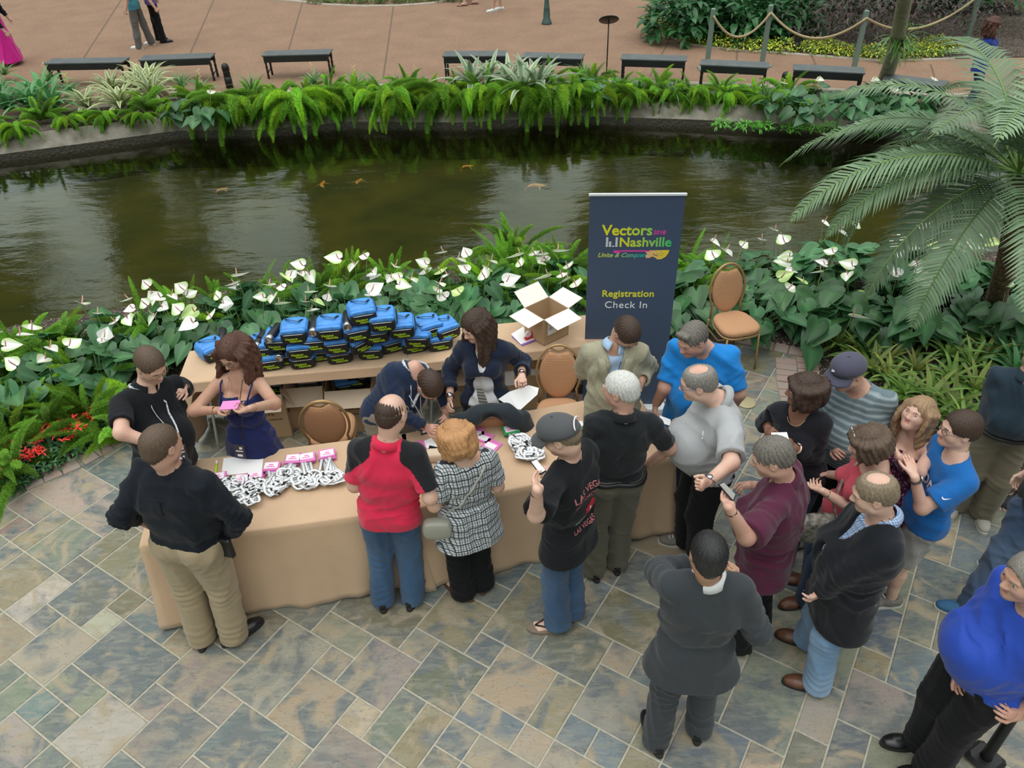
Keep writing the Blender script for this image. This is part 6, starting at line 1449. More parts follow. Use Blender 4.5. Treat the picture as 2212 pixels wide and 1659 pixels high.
for sd in (1, -1):
    d = unit(R['Wr'][sd]-R['El'][sd]); c_ = R['El'][sd]+(R['Wr'][sd]-R['El'][sd])*.58-b_; x = unit(np.cross(d, [0, 0, 1])); y = np.cross(d, x); m_ = MB()
    m_.tube([c_+(x*math.cos(g)+y*math.sin(g))*.052 for g in np.linspace(0, 2*math.pi, 20, endpoint=False)], .022, 8, closed=True, flat=.35, up=x); m_.build('turned_back_cuff', navyb, R['body'], True)
watch(R, -1, brownleather); watch(R, 1, mat('tortoise_bracelet', (.12, .05, .02), .4))
# 8
R = person('person in a tan blazer and light blue shirt looking down beside the banner', dict(neck=(1328, 752), head=(1352, 722), zhd=1.56, pelvis=(1322, 872), er=(1262, 800), wr=(1322, 826, 'n'), tr=(1345, 838), el=(1400, 795), wl=(1385, 825, 'n'), tl=(1368, 838)),
   s=0.96, build=1.2, belly=.04, yaw=-94, hyaw=-66, hp=-.85, skin='tan', hair=dict(col='darkbrown', t=.007, nape=-.06), top=[dict(name='shirt', mat=ltblue, sleeve=0, hem=.0, neck='collar', t=.008, collarup=.012), dict(name='blazer', mat=tanj, sleeve=1.88, hem=.24, neck='V', vdepth=.26, open=.045, t=.022, fold=.007)], bottom=dict(mat=blackt), shoes=dict(mat=shoeblk), seed=8)
b_ = R['base']; m_ = MB(); m_.tube([R['Nk']+R['ls']*.06+R['fs']*.04-b_, R['Nk']+R['fs']*.16-R['sp']*.16-b_, R['Nk']+R['fs']*.175-R['sp']*.30-R['ls']*.02-b_], .003, 5); m_.build('neck_cord', blackm, R['body'], True)
def lapels(R, m, depth=.27, top=.0, t_=.03):
    o, V_, F_ = R['tops']['blazer']; tr = BVHTree.FromPolygons([tuple(v) for v in V_], [tuple(int(i) for i in f) for f in F_])
    for sd in (1, -1):
        rows_ = []
        for f_ in np.linspace(0, 1, 9):
            z = -.02-f_*depth; xin = (.062*(1-f_)+.006); xout = xin+(.052*math.sin(math.pi*min(1, .25+f_*.75))+.012); r_ = []
            for x in (xin, (xin+xout)/2, xout):
                p = R['Nk']+R['ls']*sd*x+R['sp']*z+R['fs']*.6; h_ = tr.ray_cast(Vector(p), Vector(-R['fs']), 1.0)[0]
                r_.append((np.array(h_) if h_ is not None else R['Nk']+R['ls']*sd*x+R['sp']*z+R['fs']*.12)+R['fs']*.009-R['base'])
            rows_.append(r_)
        V = [p for r_ in rows_ for p in r_]; F_2 = []
        for i in range(8):
            for j in range(2): F_2.append((i*3+j, i*3+j+1, (i+1)*3+j+1, (i+1)*3+j))
        ob_ = mesh_obj('lapel', V, F_2, m, R['body'], True); sm = ob_.modifiers.new('s', 'SOLIDIFY'); sm.thickness = .006
lapels(R, tanj)
# 9
R = person('person with thick white hair in a black polo and olive trousers, hand on hip', dict(neck=(1345, 902), head=(1340, 842), pelvis=(1330, 1040), er=(1447, 968), wr=(1400, 1002), tr=(1370, 1005), el=(1262, 985), wl=(1240, 960, 'f'), al=(1284, 1220), ar=(1334, 1204)),
   s=0.97, build=1.25, belly=.05, yaw=94, hyaw=150, hp=-.12, skin='ruddy', hair=dict(col='white', t=.007, nape=-.062, rough=.003), top=[dict(name='polo_shirt', mat=fabric('washed_black_pique', (.012, .015, .018)), sleeve=.80, hem=-.03, neck='collar', loose=.02)], bottom=dict(mat=olive, hem=.03, belt=blackm, fold=.009), shoes=dict(mat=shoeblk), footyaw=dict(l=100, r=85), seed=9)
# 10
R = person('person in a grey cap, black printed tee and flip flops using a phone', dict(neck=(1234, 992), head=(1210, 940), pelvis=(1203, 1150), el=(1158, 1112, 'n'), wl=(1160, 1058, 'n'), tl=(1158, 1018), er=(1250, 1050), wr=(1198, 1012, 'f'), tr=(1168, 1028), al=(1206, 1338), ar=(1238, 1312)),
   s=1.00, build=1.1, yaw=142, hyaw=166, hp=-.45, skin='fair', head=dict(cap=capgrey, strap=True), hair=dict(col='sandy', t=.007, nape=-.075), glasses=goldm, hands=dict(l=dict(curl=.22, palm=(.3, 1, 0), thumb=(1, 0, 0)), r=dict(curl=.5)),
   top=[dict(name='tee_shirt', mat=blackc, sleeve=.92, hem=.20, neck='crew', loose=.045, flare=.05, sleeveloose=.03, fold=.009)], bottom=dict(mat=jean, hem=.035, fold=.009, cut=.05), shoes=dict(kind='flipflop', mat=sandalm), feet='bare', footyaw=dict(l=182, r=170), seed=10)
prm = mat('washed_pink_print', (.42, .13, .14), .8); pgm = mat('grey_print', (.35, .37, .38), .7); prd = mat('red_print', (.50, .02, .04), .7)
cT = R['Nk']-R['sp']*.16-R['fs']*.15; AX = -R['ls']; AX = R['ls']*-1 if np.dot(np.cross(-R['ls'], R['sp']), -R['fs']) > 0 else R['ls']
surf_text(R, 'tee_shirt', 'LAS VEGAS', .052, cT, AX, R['sp'], prm, nm='back_print', arch=.25); surf_text(R, 'tee_shirt', 'MOTORCYCLES', .034, cT-R['sp']*.045, AX, R['sp'], prm, nm='back_print', arch=.25); surf_text(R, 'tee_shirt', 'LAS VEGAS', .04, cT-R['sp']*.30, AX, R['sp'], prm, nm='back_print')
def patch(w_, h_, n=10, seed=0):
    r = np.random.RandomState(seed); V = [(0, 0, 0)]; F_ = []
    for k in range(n*2): g = math.pi*k/n; q = r.uniform(.65, 1.1); V.append((math.cos(g)*w_*q, math.sin(g)*h_*q, 0))
    for k in range(n*2): F_.append((0, 1+k, 1+(k+1) % (2*n)))
    return np.array(V), F_
surf_text(R, 'tee_shirt', patch(.07, .055, seed=3), 0, cT-R['sp']*.14+AX*.02, AX, R['sp'], prd, nm='back_print'); surf_text(R, 'tee_shirt', patch(.045, .03, seed=4), 0, cT-R['sp']*.215-AX*.045, AX, R['sp'], pgm, nm='back_print')
surf_text(R, 'tee_shirt', patch(.012, .045, seed=5), 0, cT-R['sp']*.14+AX*.02-R['fs']*.003, AX, R['sp'], badgew, nm='back_print')
hm_ = (R['Wr'][1]+R['Ti'][1])*.5
def phone(label, pts, z, m, scr):
    q = [P(x, y, z_) for (x, y), z_ in zip(pts, z)]; n_ = unit(np.cross(q[1]-q[0], q[3]-q[0])); n_ = n_ if n_@(CC-q[0]) > 0 else -n_
    c_ = sum(q)/4; V = [p-n_*.004 for p in q]+[p+n_*.004 for p in q]
    o = mesh_obj('phone', V, [(3, 2, 1, 0), (4, 5, 6, 7)]+[(i, (i+1) % 4, 4+(i+1) % 4, 4+i) for i in range(4)], m, None, False); tag(o, label, 'phone')
    V = [c_+(p-c_)*.88+n_*.0048 for p in q]; mesh_obj('screen', V, [(0, 1, 2, 3)], scr, o, False); return o
zc = hm_[2]+.02; phone('white screened phone held by the person in the grey cap', [(1146, 998), (1158, 992), (1180, 1018), (1167, 1026)], (zc, zc, zc-.01, zc-.01), blackm, badgew)
# 11
R = person('large person in a bright blue tee with short grey hair, facing left', dict(neck=(1518, 752), head=(1492, 730), pelvis=(1512, 925), er=(1436, 836), wr=(1416, 876, .9), tr=(1420, 900), el=(1596, 850), wl=(1570, 900, 'f'), ar=(1462, 1036), al=(1515, 1030)),
   s=0.96, build=1.6, belly=.12, yaw=-112, hyaw=-146, hp=-.4, zhd=1.61, skin='ruddy', hair=dict(col='salt', t=.007, nape=-.05, quiff=True, rough=.003), top=[dict(name='tee_shirt', mat=bluet, sleeve=.85, hem=.25, neck='crew', loose=.04, flare=.04)], bottom=dict(mat=jeandk, hem=.03), shoes=dict(mat=shoegry, sole=solew), seed=21)
b_ = R['base']; m_ = MB(); m_.box(R['Nk']+R['fs']*.185*1.2-R['sp']*.12-b_, (.014, .006, .10), ax=[R['ls'], R['fs'], R['sp']]); m_.build('button_placket', bluet, R['body'])
# 12
R = person('balding person in a light grey polo and black trousers holding out a card', dict(neck=(1556, 868), head=(1504, 824), zhd=1.60, pelvis=(1535, 1045), el=(1580, 1000, 'n'), wl=(1527, 1043, 'n'), tl=(1500, 1058), er=(1520, 935), wr=(1482, 918, 'f'), tr=(1445, 915), al=(1512, 1192), ar=(1484, 1158)),
   s=0.97, build=1.5, belly=.15, yaw=186, hyaw=172, hp=-.25, skin='fair', hair=dict(col='grey', t=.008, nape=-.065, bald=.050, bx=-.02), glasses=mat('blue_glasses_frame', (.03, .12, .35), .3), top=[dict(name='polo_shirt', mat=greyp, sleeve=.86, hem=.035, neck='collar', loose=.04, sleeveloose=.03)], bottom=dict(mat=blackt, hem=.03), shoes=dict(mat=shoegry, sole=solew, laces=badgew), footyaw=dict(l=190, r=170), seed=22, hands=dict(l=dict(curl=.85), r=dict(curl=.6, palm=(0, -.4, .8))))
watch(R, 1, steel)
def swoosh(): 
    V = [(0, 0, 0), (.006, -.008, 0), (.013, -.009, 0), (.022, -.004, 0), (.04, .010, 0), (.021, .0005, 0), (.012, -.003, 0), (.006, -.001, 0), (.004, .004, 0)]; return np.array(V)*1.15, [(0, 1, 7, 8), (1, 2, 6, 7), (2, 3, 5, 6), (3, 4, 5)]
e_ = R['Sh'][1]*.35+R['El'][1]*.65; vd = unit(CC-e_); ax_ = unit(np.cross([0, 0, 1], vd)); ay_ = np.cross(vd, ax_); surf_text(R, 'polo_shirt', swoosh(), 0, e_+vd*.02-vd*0, ax_, ay_, badgew, nm='sleeve_emblem')
e_ = R['Nk']-R['sp']*.20+R['fs']*.12+R['ls']*.10; surf_text(R, 'polo_shirt', (np.array([(0, 0, 0), (.006, 0, 0), (.006, .05, 0), (0, .05, 0)]), [(0, 1, 2, 3)]), 0, e_, ax_, ay_, badgew, nm='chest_emblem')
tt = R['Ti'][-1]; held('white_card', 'small white card held out behind the black polo shoulder', [tt+np.array(q) for q in ((-.07, -.02, .03), (.01, -.03, .0), (.015, .03, .01), (-.06, .04, .04))], whitepap, .0015, 'card')
# 13
R = person('person with a short dark bob in a black V neck sweater looking away left', dict(neck=(1728, 890), head=(1738, 843), pelvis=(1722, 1008), er=(1652, 915), wr=(1658, 925, 1.02), tr=(1675, 945), el=(1758, 985), wl=(1716, 967, 1.02), tl=(1688, 942)),
   s=0.92, build=1.15, bust=.03, fem=True, yaw=-128, hyaw=168, hp=-.1, skin='brown', hair=dict(col='darkbrown', style='long', len=.15, wave=.004, spread=.02, tuck=.02, open=132, thick=1.05, t=.008, n=32, fringe=True), top=[dict(name='sweater', mat=fabric('black_knit', (.012, .012, .018)), sleeve=1.86, hem=.10, neck='V', vdepth=.12, loose=.02)], bottom=dict(mat=jeandk), shoes=dict(mat=shoeblk), seed=23)
watch(R, 1, mat('pink_gold', (.6, .42, .35), .3, metal=.7)); tt = R['Ti'][1]*.6+R['Ti'][-1]*.4; held('white_card', 'small printed slip between the hands of the person in the black sweater', [tt+np.array(q) for q in ((-.045, -.03, .0), (.05, -.03, .0), (.05, .02, .015), (-.045, .02, .015))], whitepap, .0015, 'card')
m_ = MB(); m_.tube([R['Nk']+R['ls']*.06*math.cos(g)+R['fs']*(.03+.07*math.sin(g))+R['sp']*(.02-.05*math.sin(g))-R['base'] for g in np.linspace(0, math.pi, 12)], .0018, 4); m_.build('necklace', goldm, R['body'], True)
# 14
R = person('person in a faded navy cap and grey striped tee standing at the mulch', dict(neck=(1852, 838), head=(1830, 800), pelvis=(1838, 965), el=(1890, 925), wl=(1832, 968, .9), tl=(1806, 980), er=(1786, 900), wr=(1800, 962, .95), tr=(1820, 985)),
   s=0.97, build=1.4, belly=.10, yaw=-128, hyaw=-150, hp=-.35, skin='ruddy', head=dict(cap=capnavy, emblem=True), hair=dict(col='grey', t=.006, nape=-.05), top=[dict(name='tee_shirt', mat=stripes, sleeve=.85, hem=.10, neck='crew', loose=.03, sleeveloose=.02)], bottom=dict(mat=blackt), shoes=dict(mat=shoegry), seed=24)
# 15
R = person('person with a brown bob and glasses pushed up, in a coral top with a strap', dict(neck=(1897, 1008), head=(1874, 958), pelvis=(1836, 1145), el=(1842, 1100), wl=(1776, 1060, 1.1), tl=(1750, 1045), er=(1838, 1030), wr=(1785, 1024, 'f'), tr=(1755, 1030), al=(1742, 1285), ar=(1755, 1240)),
   s=0.89, build=1.1, bust=.035, fem=True, yaw=182, hyaw=172, hp=-.3, skin='fair', hair=dict(col='brown', style='long', len=.135, wave=.004, spread=.02, tuck=.02, open=132, thick=1.05, t=.008, n=32, fringe=True), top=[dict(name='top', mat=coral, sleeve=.38, hem=.12, neck='wide', loose=.015)], bottom=dict(mat=jeandk), shoes=dict(mat=shoebrn), seed=25)
m_ = MB()
for sd in (1, -1): m_.tube([R['H'](.033*sd+.022*math.cos(g), .075, .115+.014*math.sin(g))-R['base'] for g in np.linspace(0, 2*math.pi, 14, endpoint=False)], .0018, 5, closed=True)
m_.tube([R['H'](-.011, .075, .118)-R['base'], R['H'](.011, .075, .118)-R['base']], .0018, 5); m_.build('pushed_up_glasses', steel, R['body'], True)
b_ = R['base']; m_ = MB(); m_.tube([R['Nk']-R['ls']*.07-R['fs']*.09-b_, R['Nk']-R['ls']*.09+R['fs']*.02+R['sp']*.035-b_, R['Nk']-R['ls']*.04+R['fs']*.13-R['sp']*.12-b_, R['Nk']+R['ls']*.06+R['fs']*.17-R['sp']*.28-b_, R['Pv']+R['ls']*.17+R['fs']*.12+R['sp']*.05-b_], .010, 6, flat=.3); m_.build('shoulder_strap', mat('snakeskin_strap', (.35, .28, .24), .5, noise=(40, .5)), R['body'], True)
V, Fc = softbox(R['Pv']+R['fs']*.20+R['ls']*.10-R['sp']*.02, (.24, .10, .18), .2); o = mesh_obj('handbag', V, Fc, mat('snakeskin_bag', (.38, .36, .30), .5, noise=(35, .6, (.10, .09, .08)))); tag(o, 'grey snakeskin handbag in front of the coral top', 'bag')
# 16
R = person('person in a maroon short sleeved shirt and black trousers using a phone', dict(neck=(1694, 1040), head=(1668, 988), pelvis=(1652, 1225), el=(1612, 1160, 'n'), wl=(1574, 1096, 'n'), tl=(1562, 1060), er=(1680, 1070), wr=(1622, 1046, 'f'), tr=(1592, 1062), al=(1596, 1382), ar=(1640, 1345)),
   s=0.97, build=1.42, belly=.08, yaw=150, hyaw=166, hp=-.4, skin='ruddy', hair=dict(col='salt', t=.007, nape=-.055, rough=.003), top=[dict(name='shirt', mat=maroon, sleeve=.95, hem=.18, neck='collar', loose=.05, flare=.045, sleeveloose=.035, fold=.008)], bottom=dict(mat=blackt, hem=.03), shoes=dict(mat=shoeblk), seed=26, hands=dict(l=dict(curl=.25, palm=(.3, 1, .1), thumb=(1, 0, 0)), r=dict(curl=.45, palm='down')))
hm_ = (R['Wr'][1]+R['Ti'][1])*.5; zc = hm_[2]+.03; phone('black phone held by the person in the maroon shirt', [(1551, 1046), (1562, 1041), (1590, 1070), (1584, 1084)], (zc+.03, zc+.03, zc-.01, zc-.01), blackm, mat('phone_screen', (.28, .27, .25), .2))
# 17
R = person('balding person in a dark navy blazer, gingham shirt and light blue jeans', dict(neck=(1904, 1122), head=(1888, 1066), pelvis=(1836, 1282), el=(1822, 1238), wl=(1768, 1282, .9), tl=(1748, 1288), er=(1840, 1170), wr=(1800, 1240, 'f'), al=(1768, 1468), ar=(1748, 1372)),
   s=0.96, build=1.4, belly=.09, yaw=174, hyaw=166, hp=-.3, skin='fair', hair=dict(col='sandy', t=.008, nape=-.065, bald=.048, bx=-.03), top=[dict(name='shirt', mat=gingham, sleeve=0, hem=.0, neck='collar', t=.009, collarup=.012), dict(name='blazer', mat=fabric('black_navy_wool', (.007, .009, .014)), sleeve=1.9, hem=.32, neck='V', vdepth=.24, open=.04, t=.024, loose=.035, flare=.05)], bottom=dict(mat=jeanlt, hem=.035, fold=.009), shoes=dict(mat=shoebrn, sole=soleb), footyaw=dict(l=165, r=158), seed=27)
m_ = MB()
for i in range(3): d = unit(R['Wr'][1]-R['El'][1]); c_ = R['Wr'][1]-d*(.05+.02*i)+unit(CC-R['Wr'][1])*.045-R['base']; m_.lathe(c_, [(.007, -.002), (.008, 0), (0, .004)], 8, ax=[unit(np.cross(unit(CC-R['Wr'][1]), [0, 0, 1])), np.cross(unit(CC-R['Wr'][1]), unit(np.cross(unit(CC-R['Wr'][1]), [0, 0, 1]))), unit(CC-R['Wr'][1])])
m_.build('cuff_buttons', goldm, R['body'], True)
# 18
R = person('person in a charcoal suit with glossy black hair, back to us, hand at the face', dict(neck=(1528, 1256), head=(1530, 1198), pelvis=(1492, 1425), el=(1420, 1232, 1.34), wl=(1488, 1215, 'f'), tl=(1510, 1200), er=(1632, 1362), wr=(1592, 1262, 1.45), tr=(1572, 1205, 1.6), al=(1418, 1588), ar=(1512, 1562)),
   s=0.97, build=1.2, yaw=84, hyaw=88, hp=-.1, skin='olive', hair=dict(col='black', t=.007, nape=-.075), top=[dict(name='shirt', mat=whites, sleeve=0, hem=0, neck='collar', t=.008, collarup=.012), dict(name='suit_jacket', mat=char, sleeve=1.86, hem=.20, neck='crew', collar=True, collarmat=char, t=.024, loose=.025, flare=.07, fold=.006)], bottom=dict(mat=char, hem=.028), shoes=dict(mat=shoeblk), footyaw=dict(l=100, r=72), seed=28, hands=dict(r=dict(curl=.75, palm=(-.6, .5, 0))))
# 19
R = person('person with long dark blonde hair in a strapless plum floral dress looking up', dict(neck=(1984, 942), head=(1982, 894), pelvis=(1945, 1070), el=(1985, 1020, 'n'), wl=(1940, 985, 'n'), tl=(1926, 955), er=(1925, 1000), wr=(1920, 970, 'f'), tr=(1918, 945)),
   s=0.86, build=.98, bust=.03, fem=True, yaw=-165, hyaw=-150, hp=.35, skin='fair', hair=dict(col='blonde', style='long', len=.32, wave=.006, spread=.02, open=118, thick=1.0), top=[dict(name='floral_dress', mat=floral, sleeve=0, hem=.40, flare=.10, neck='crew', strapless=True)], shoes=dict(mat=shoeblk), seed=29)
tt = (R['Ti'][1]+R['Wr'][1])*.5; zc = tt[2]; phone('pink cased phone held up by the person in the floral dress', [(1920, 948), (1930, 944), (1934, 962), (1923, 968)], (zc+.06, zc+.06, zc, zc), mat('pink_case', (.7, .45, .5), .4), badgew)
# 20
R = person('young person with glasses in a blue lettered tee and grey shorts clasping hands', dict(neck=(2066, 988), head=(2072, 928), pelvis=(1990, 1158), el=(1990, 1098, 'n'), wl=(1976, 1030, 'n'), tl=(1956, 968), er=(2005, 1030), wr=(1972, 1010, 'f'), tr=(1948, 962), al=(1926, 1288), ar=(1908, 1244)),
   s=0.93, build=1.08, yaw=182, hyaw=178, hp=.0, skin='fair', hair=dict(col='darkbrown', t=.012, nape=-.05), glasses=dkframe, top=[dict(name='tee_shirt', mat=fabric('azure_jersey', (.010, .13, .42)), sleeve=.72, hem=.10, neck='crew', loose=.02, sleeveloose=.025)], bottom=dict(mat=greysh, kind='shorts'), shoes=dict(mat=shoegry, low=True, sole=solew, laces=badgew), footyaw=dict(l=176, r=170), seed=30, hands=dict(l=dict(curl=.05, palm=(-.1, .9, 0)), r=dict(curl=.05, palm=(0, -.9, 0))))
watch(R, 1, blackm)
surf_text(R, 'tee_shirt', 'LIONS', .085, R['Nk']-R['sp']*.20+R['fs']*.12+R['ls']*.02, R['ls'], R['sp'], badgew, bold=.03, nm='chest_print')
e_ = R['Sh'][1]*.45+R['El'][1]*.55; vd = unit(CC-e_); ax_ = unit(np.cross([0, 0, 1], vd)); ay_ = np.cross(vd, ax_); surf_text(R, 'tee_shirt', swoosh(), 0, e_, ax_, ay_, badgew, nm='sleeve_emblem')
# 21
R = person('person in a slate blue polo and khaki trousers cut off by the right edge', dict(neck=(2222, 815), head=(2245, 765), pelvis=(2150, 985), er=(2150, 868), wr=(2165, 905, 'f'), el=(2290, 900), wl=(2270, 960, 'n'), ar=(2068, 1078), al=(2126, 1098)),
   s=0.93, build=1.4, belly=.08, yaw=-118, hyaw=-120, hp=-.2, skin='ruddy', hair=dict(col='grey'), top=[dict(name='polo_shirt', mat=slatep, sleeve=.8, hem=-.025, neck='collar', loose=.035)], bottom=dict(mat=fabric('drab_khaki', (.19, .165, .11)), hem=.035, belt=mat('black_belt', (.02, .02, .02), .5), fold=.009), shoes=dict(mat=shoegr2, sole=solew), footyaw=dict(l=-110, r=-130), seed=31)
# 22
R = person('person in blue jeans and a blue sneaker mostly outside the right edge', dict(neck=(2360, 930), head=(2385, 880), pelvis=(2282, 1105), ar=(2100, 1308), al=(2190, 1215)), s=1.00, build=1.15, yaw=168, hair=dict(col='brown'), top=[dict(name='tee_shirt', mat=blackc, hem=.1)], bottom=dict(mat=denim('mid_denim', (.04, .07, .13), (.09, .13, .2)), hem=.035, fold=.009), shoes=dict(mat=shoeblu, sole=solew, low=True), footyaw=dict(l=160, r=160), seed=32)
# 23
R = person('person in a royal blue shirt and black trousers at the lower right corner', dict(neck=(2236, 1312), head=(2222, 1248), pelvis=(2115, 1495), el=(2290, 1480), wl=(2200, 1545, .9), tl=(2160, 1535), er=(2140, 1400), wr=(2090, 1450, 'f'), al=(2010, 1655), ar=(1990, 1592)),
   s=1.00, build=1.42, belly=.13, yaw=186, hyaw=186, hp=-.1, skin='ruddy', hair=dict(col='grey', t=.01), top=[dict(name='shirt', mat=royal, sleeve=.9, hem=.03, neck='collar', loose=.04, sleeveloose=.03)], bottom=dict(mat=blackt, hem=.03), shoes=dict(mat=shoeblk, sole=soleb), footyaw=dict(l=186, r=176), seed=33)
# far walkers
R = person('person in a long magenta skirt and black top at the upper left edge', dict(neck=(-16, -5), head=(-24, -28), pelvis=(6, 52), al=(14, 122), ar=(2, 118)), s=.98, fem=True, yaw=20, h=.014, hair=dict(col='darkbrown'), top=[dict(name='blouse', mat=blackc, hem=.05, sleeve=1.8), dict(name='long_skirt', mat=magen, sleeve=0, hem=.84, flare=.16, t=.02, strapless=True, fs=(1.4, 1.4, .2), fold=.01)], shoes=dict(mat=shoewht), seed=34)
R = person('person walking in grey trousers, a teal shirt and white sneakers on the far path', dict(neck=(270, -46), head=(264, -66), pelvis=(288, 9), al=(299, 97), ar=(326, 88)), s=1.0, yaw=178, h=.014, hair=dict(col='brown'), top=[dict(name='shirt', mat=tealc, hem=.12)], bottom=dict(mat=greypant, hem=.03, fold=.009), shoes=dict(mat=shoewht, sole=solew), footyaw=dict(l=175, r=165), seed=35)
R = person('person walking in black trousers and black shoes just right of the grey trousers', dict(neck=(311, -52), head=(305, -73), pelvis=(326, 2), al=(352, 84), ar=(342, 78)), s=1.0, yaw=15, h=.014, hair=dict(col='darkbrown'), top=[dict(name='shirt', mat=mat('violet_shirt', (.12, .08, .25)), hem=.1)], bottom=dict(mat=blackt, hem=.025), shoes=dict(mat=shoeblk), seed=36)
R = person('person in sandals, only the feet in view at the top edge', dict(neck=(1007, -118), head=(1006, -137), pelvis=(1010, -79), al=(1003, 5), ar=(1026, 1)), s=.95, fem=True, yaw=185, h=.014, hair=dict(col='brown'), top=[dict(name='blouse', mat=whites, hem=.1)], bottom=dict(mat=greysh, kind='shorts'), shoes=dict(kind='flipflop', mat=brownleather), feet='bare', seed=37)
R = person('person in white sneakers with bare shins at the top edge', dict(neck=(1071, -106), head=(1070, -126), pelvis=(1070, -66), al=(1066, 18), ar=(1082, 14)), s=.97, yaw=185, h=.014, hair=dict(col='brown'), top=[dict(name='tee_shirt', mat=whites, hem=.1)], bottom=dict(mat=greysh, kind='shorts'), shoes=dict(mat=shoewht, sole=solew, low=True), seed=38)
R = person('person with long brown hair in a cobalt tee walking at the upper right', dict(neck=(2140, 76), head=(2147, 52), pelvis=(2120, 132), er=(2112, 100), wr=(2106, 120)), s=.86, fem=True, bust=.02, yaw=-30, hyaw=-20, h=.012, hair=dict(col='auburn', style='long', len=.26, spread=.02), top=[dict(name='tee_shirt', mat=cobalt, hem=.16, sleeve=.7)], bottom=dict(mat=jeandk), shoes=dict(mat=shoeblk), seed=39, skin='fair')
for l_ in LOG: print('LOG', l_)
print('PEOPLE', _tm.time()-_t0)

# jacket hung over the second chair
cM = c2.matrix_world if False else Matrix.Translation(c2.location) @ Matrix.Rotation(c2.rotation_euler[2], 4, 'Z')
def cw(x, y, z): return np.array(cM @ Vector((x, y, z)))
G = Field(cw(0, .26, .7)-.5, cw(0, .26, .7)+.45, .009); nb_ = np.array(cM.to_3x3() @ Vector((0, .985, -.17)))
prev = None
for g in np.linspace(-.75, math.pi+.75, 22):
    q = cw(math.cos(g)*.215, .262+.17*math.sin(g)*.262+.02, .70+math.sin(g)*.255)
    if prev is not None: G.cap(prev, q, .052, .052, nb_, 1.0, k=.03)
    prev = q
for sd in (1, -1):
    G.cap(cw(sd*.22, .27, .85), cw(sd*.27, .31, .48), .055, .07, nb_, .8, k=.05); G.cap(cw(sd*.16, .29, .62), cw(sd*.20, .31, .42), .06, .075, nb_, .6, k=.05); G.cap(cw(sd*.10, .30, .93), cw(sd*.20, .29, .80), .045, .05, nb_, .8, k=.04)
G.cap(cw(-.1, .33, .93), cw(.1, .33, .93), .03, .03, k=.03); G.cap(cw(0, .40, .90), cw(0, .40, .45), .085, .10, k=.01, op='carve')
V, Fc = G.mesh(1); V = wrinkle(V, Fc, .008, 77); bj = cw(0, .26, .45)
o = mesh_obj('draped_jacket', V-bj, Fc, fabric('dark_slate_jacket_cloth', (.022, .032, .040)), None, True, bj); tag(o, 'dark slate jacket draped over the back of a banquet chair', 'jacket')
# ---------------------------------------------------------------- plants
_t0 = _tm.time()
def leafmat(name, col, rough=.4, spec=.5, tr=.25):
    m = bpy.data.materials.new(name); m.use_nodes = True; t = m.node_tree; b = t.nodes['Principled BSDF']; b.inputs['Roughness'].default_value = rough; b.inputs['Specular IOR Level'].default_value = spec
    a = t.nodes.new('ShaderNodeAttribute'); a.attribute_name = 'tint'; mx = t.nodes.new('ShaderNodeMix'); mx.data_type = 'RGBA'; mx.blend_type = 'MULTIPLY'; mx.inputs['Factor'].default_value = 1; mx.inputs['A'].default_value = (*col, 1); t.links.new(a.outputs['Color'], mx.inputs['B'])
    oi = t.nodes.new('ShaderNodeObjectInfo'); mr = t.nodes.new('ShaderNodeMapRange'); mr.inputs['To Min'].default_value = .78; mr.inputs['To Max'].default_value = 1.22; t.links.new(oi.outputs['Random'], mr.inputs['Value'])
    vm = t.nodes.new('ShaderNodeVectorMath'); vm.operation = 'SCALE'; t.links.new(mx.outputs['Result'], vm.inputs[0]); t.links.new(mr.outputs[0], vm.inputs['Scale']); t.links.new(vm.outputs[0], b.inputs['Base Color'])
    if tr:
        tl = t.nodes.new('ShaderNodeBsdfTranslucent'); t.links.new(vm.outputs[0], tl.inputs[0]); ms = t.nodes.new('ShaderNodeMixShader'); ms.inputs[0].default_value = tr; o = t.nodes['Material Output']; t.links.new(b.outputs[0], ms.inputs[1]); t.links.new(tl.outputs[0], ms.inputs[2]); t.links.new(ms.outputs[0], o.inputs[0])
    return m
L_anth = leafmat('anthurium_leaf', (.050, .150, .058), .38); L_fern = leafmat('foxtail_fern_green', (.31, .62, .08), .5, tr=.45); L_spath = leafmat('white_spathe', (.86, .88, .62), .35, tr=.3); L_spad = leafmat('pink_spadix', (.60, .30, .26), .5, tr=0)
L_brom = leafmat('bromeliad_leaf', (.13, .24, .09), .35); L_palm = leafmat('palm_frond_green', (.22, .34, .19), .42, tr=.25); L_dark = leafmat('dark_shrub_leaf', (.05, .04, .035), .5, tr=.1); L_gcov = leafmat('variegated_groundcover', (.5, .5, .1), .5); L_broad = leafmat('broad_green_leaf', (.05, .15, .055), .35); L_pep = leafmat('pepper_leaf', (.06, .16, .06), .4); L_red = leafmat('red_pepper_fruit', (.70, .03, .02), .3, tr=0); L_stem = leafmat('green_stem', (.14, .24, .06), .5, tr=0); L_bark = mat('palm_bark', (.20, .13, .08), .9, noise=(25, .5, (.06, .035, .02)), bump=(30, .8)); L_bark2 = mat('pale_tree_bark', (.42, .37, .27), .9, noise=(9, .3), bump=(18, .5))
class LB:
    """leaf builder with plain arrays"""
    def __init__(s): s.V = []; s.F = []; s.C = []; s.n = 0; s.M = []
    def add(s, V, F, c, m=0):
        V = np.asarray(V, float); s.V.append(V); s.F += [tuple(i+s.n for i in f) for f in F]; s.n += len(V); c = np.asarray(c, float); s.C.append(np.tile(c, (len(V), 1)) if c.ndim == 1 else c); s.M += [m]*len(F)
    def build(s, name, m, parent=None): return mesh_obj(name, np.concatenate(s.V), s.F, m, parent, True, None, s.M, np.concatenate(s.C))
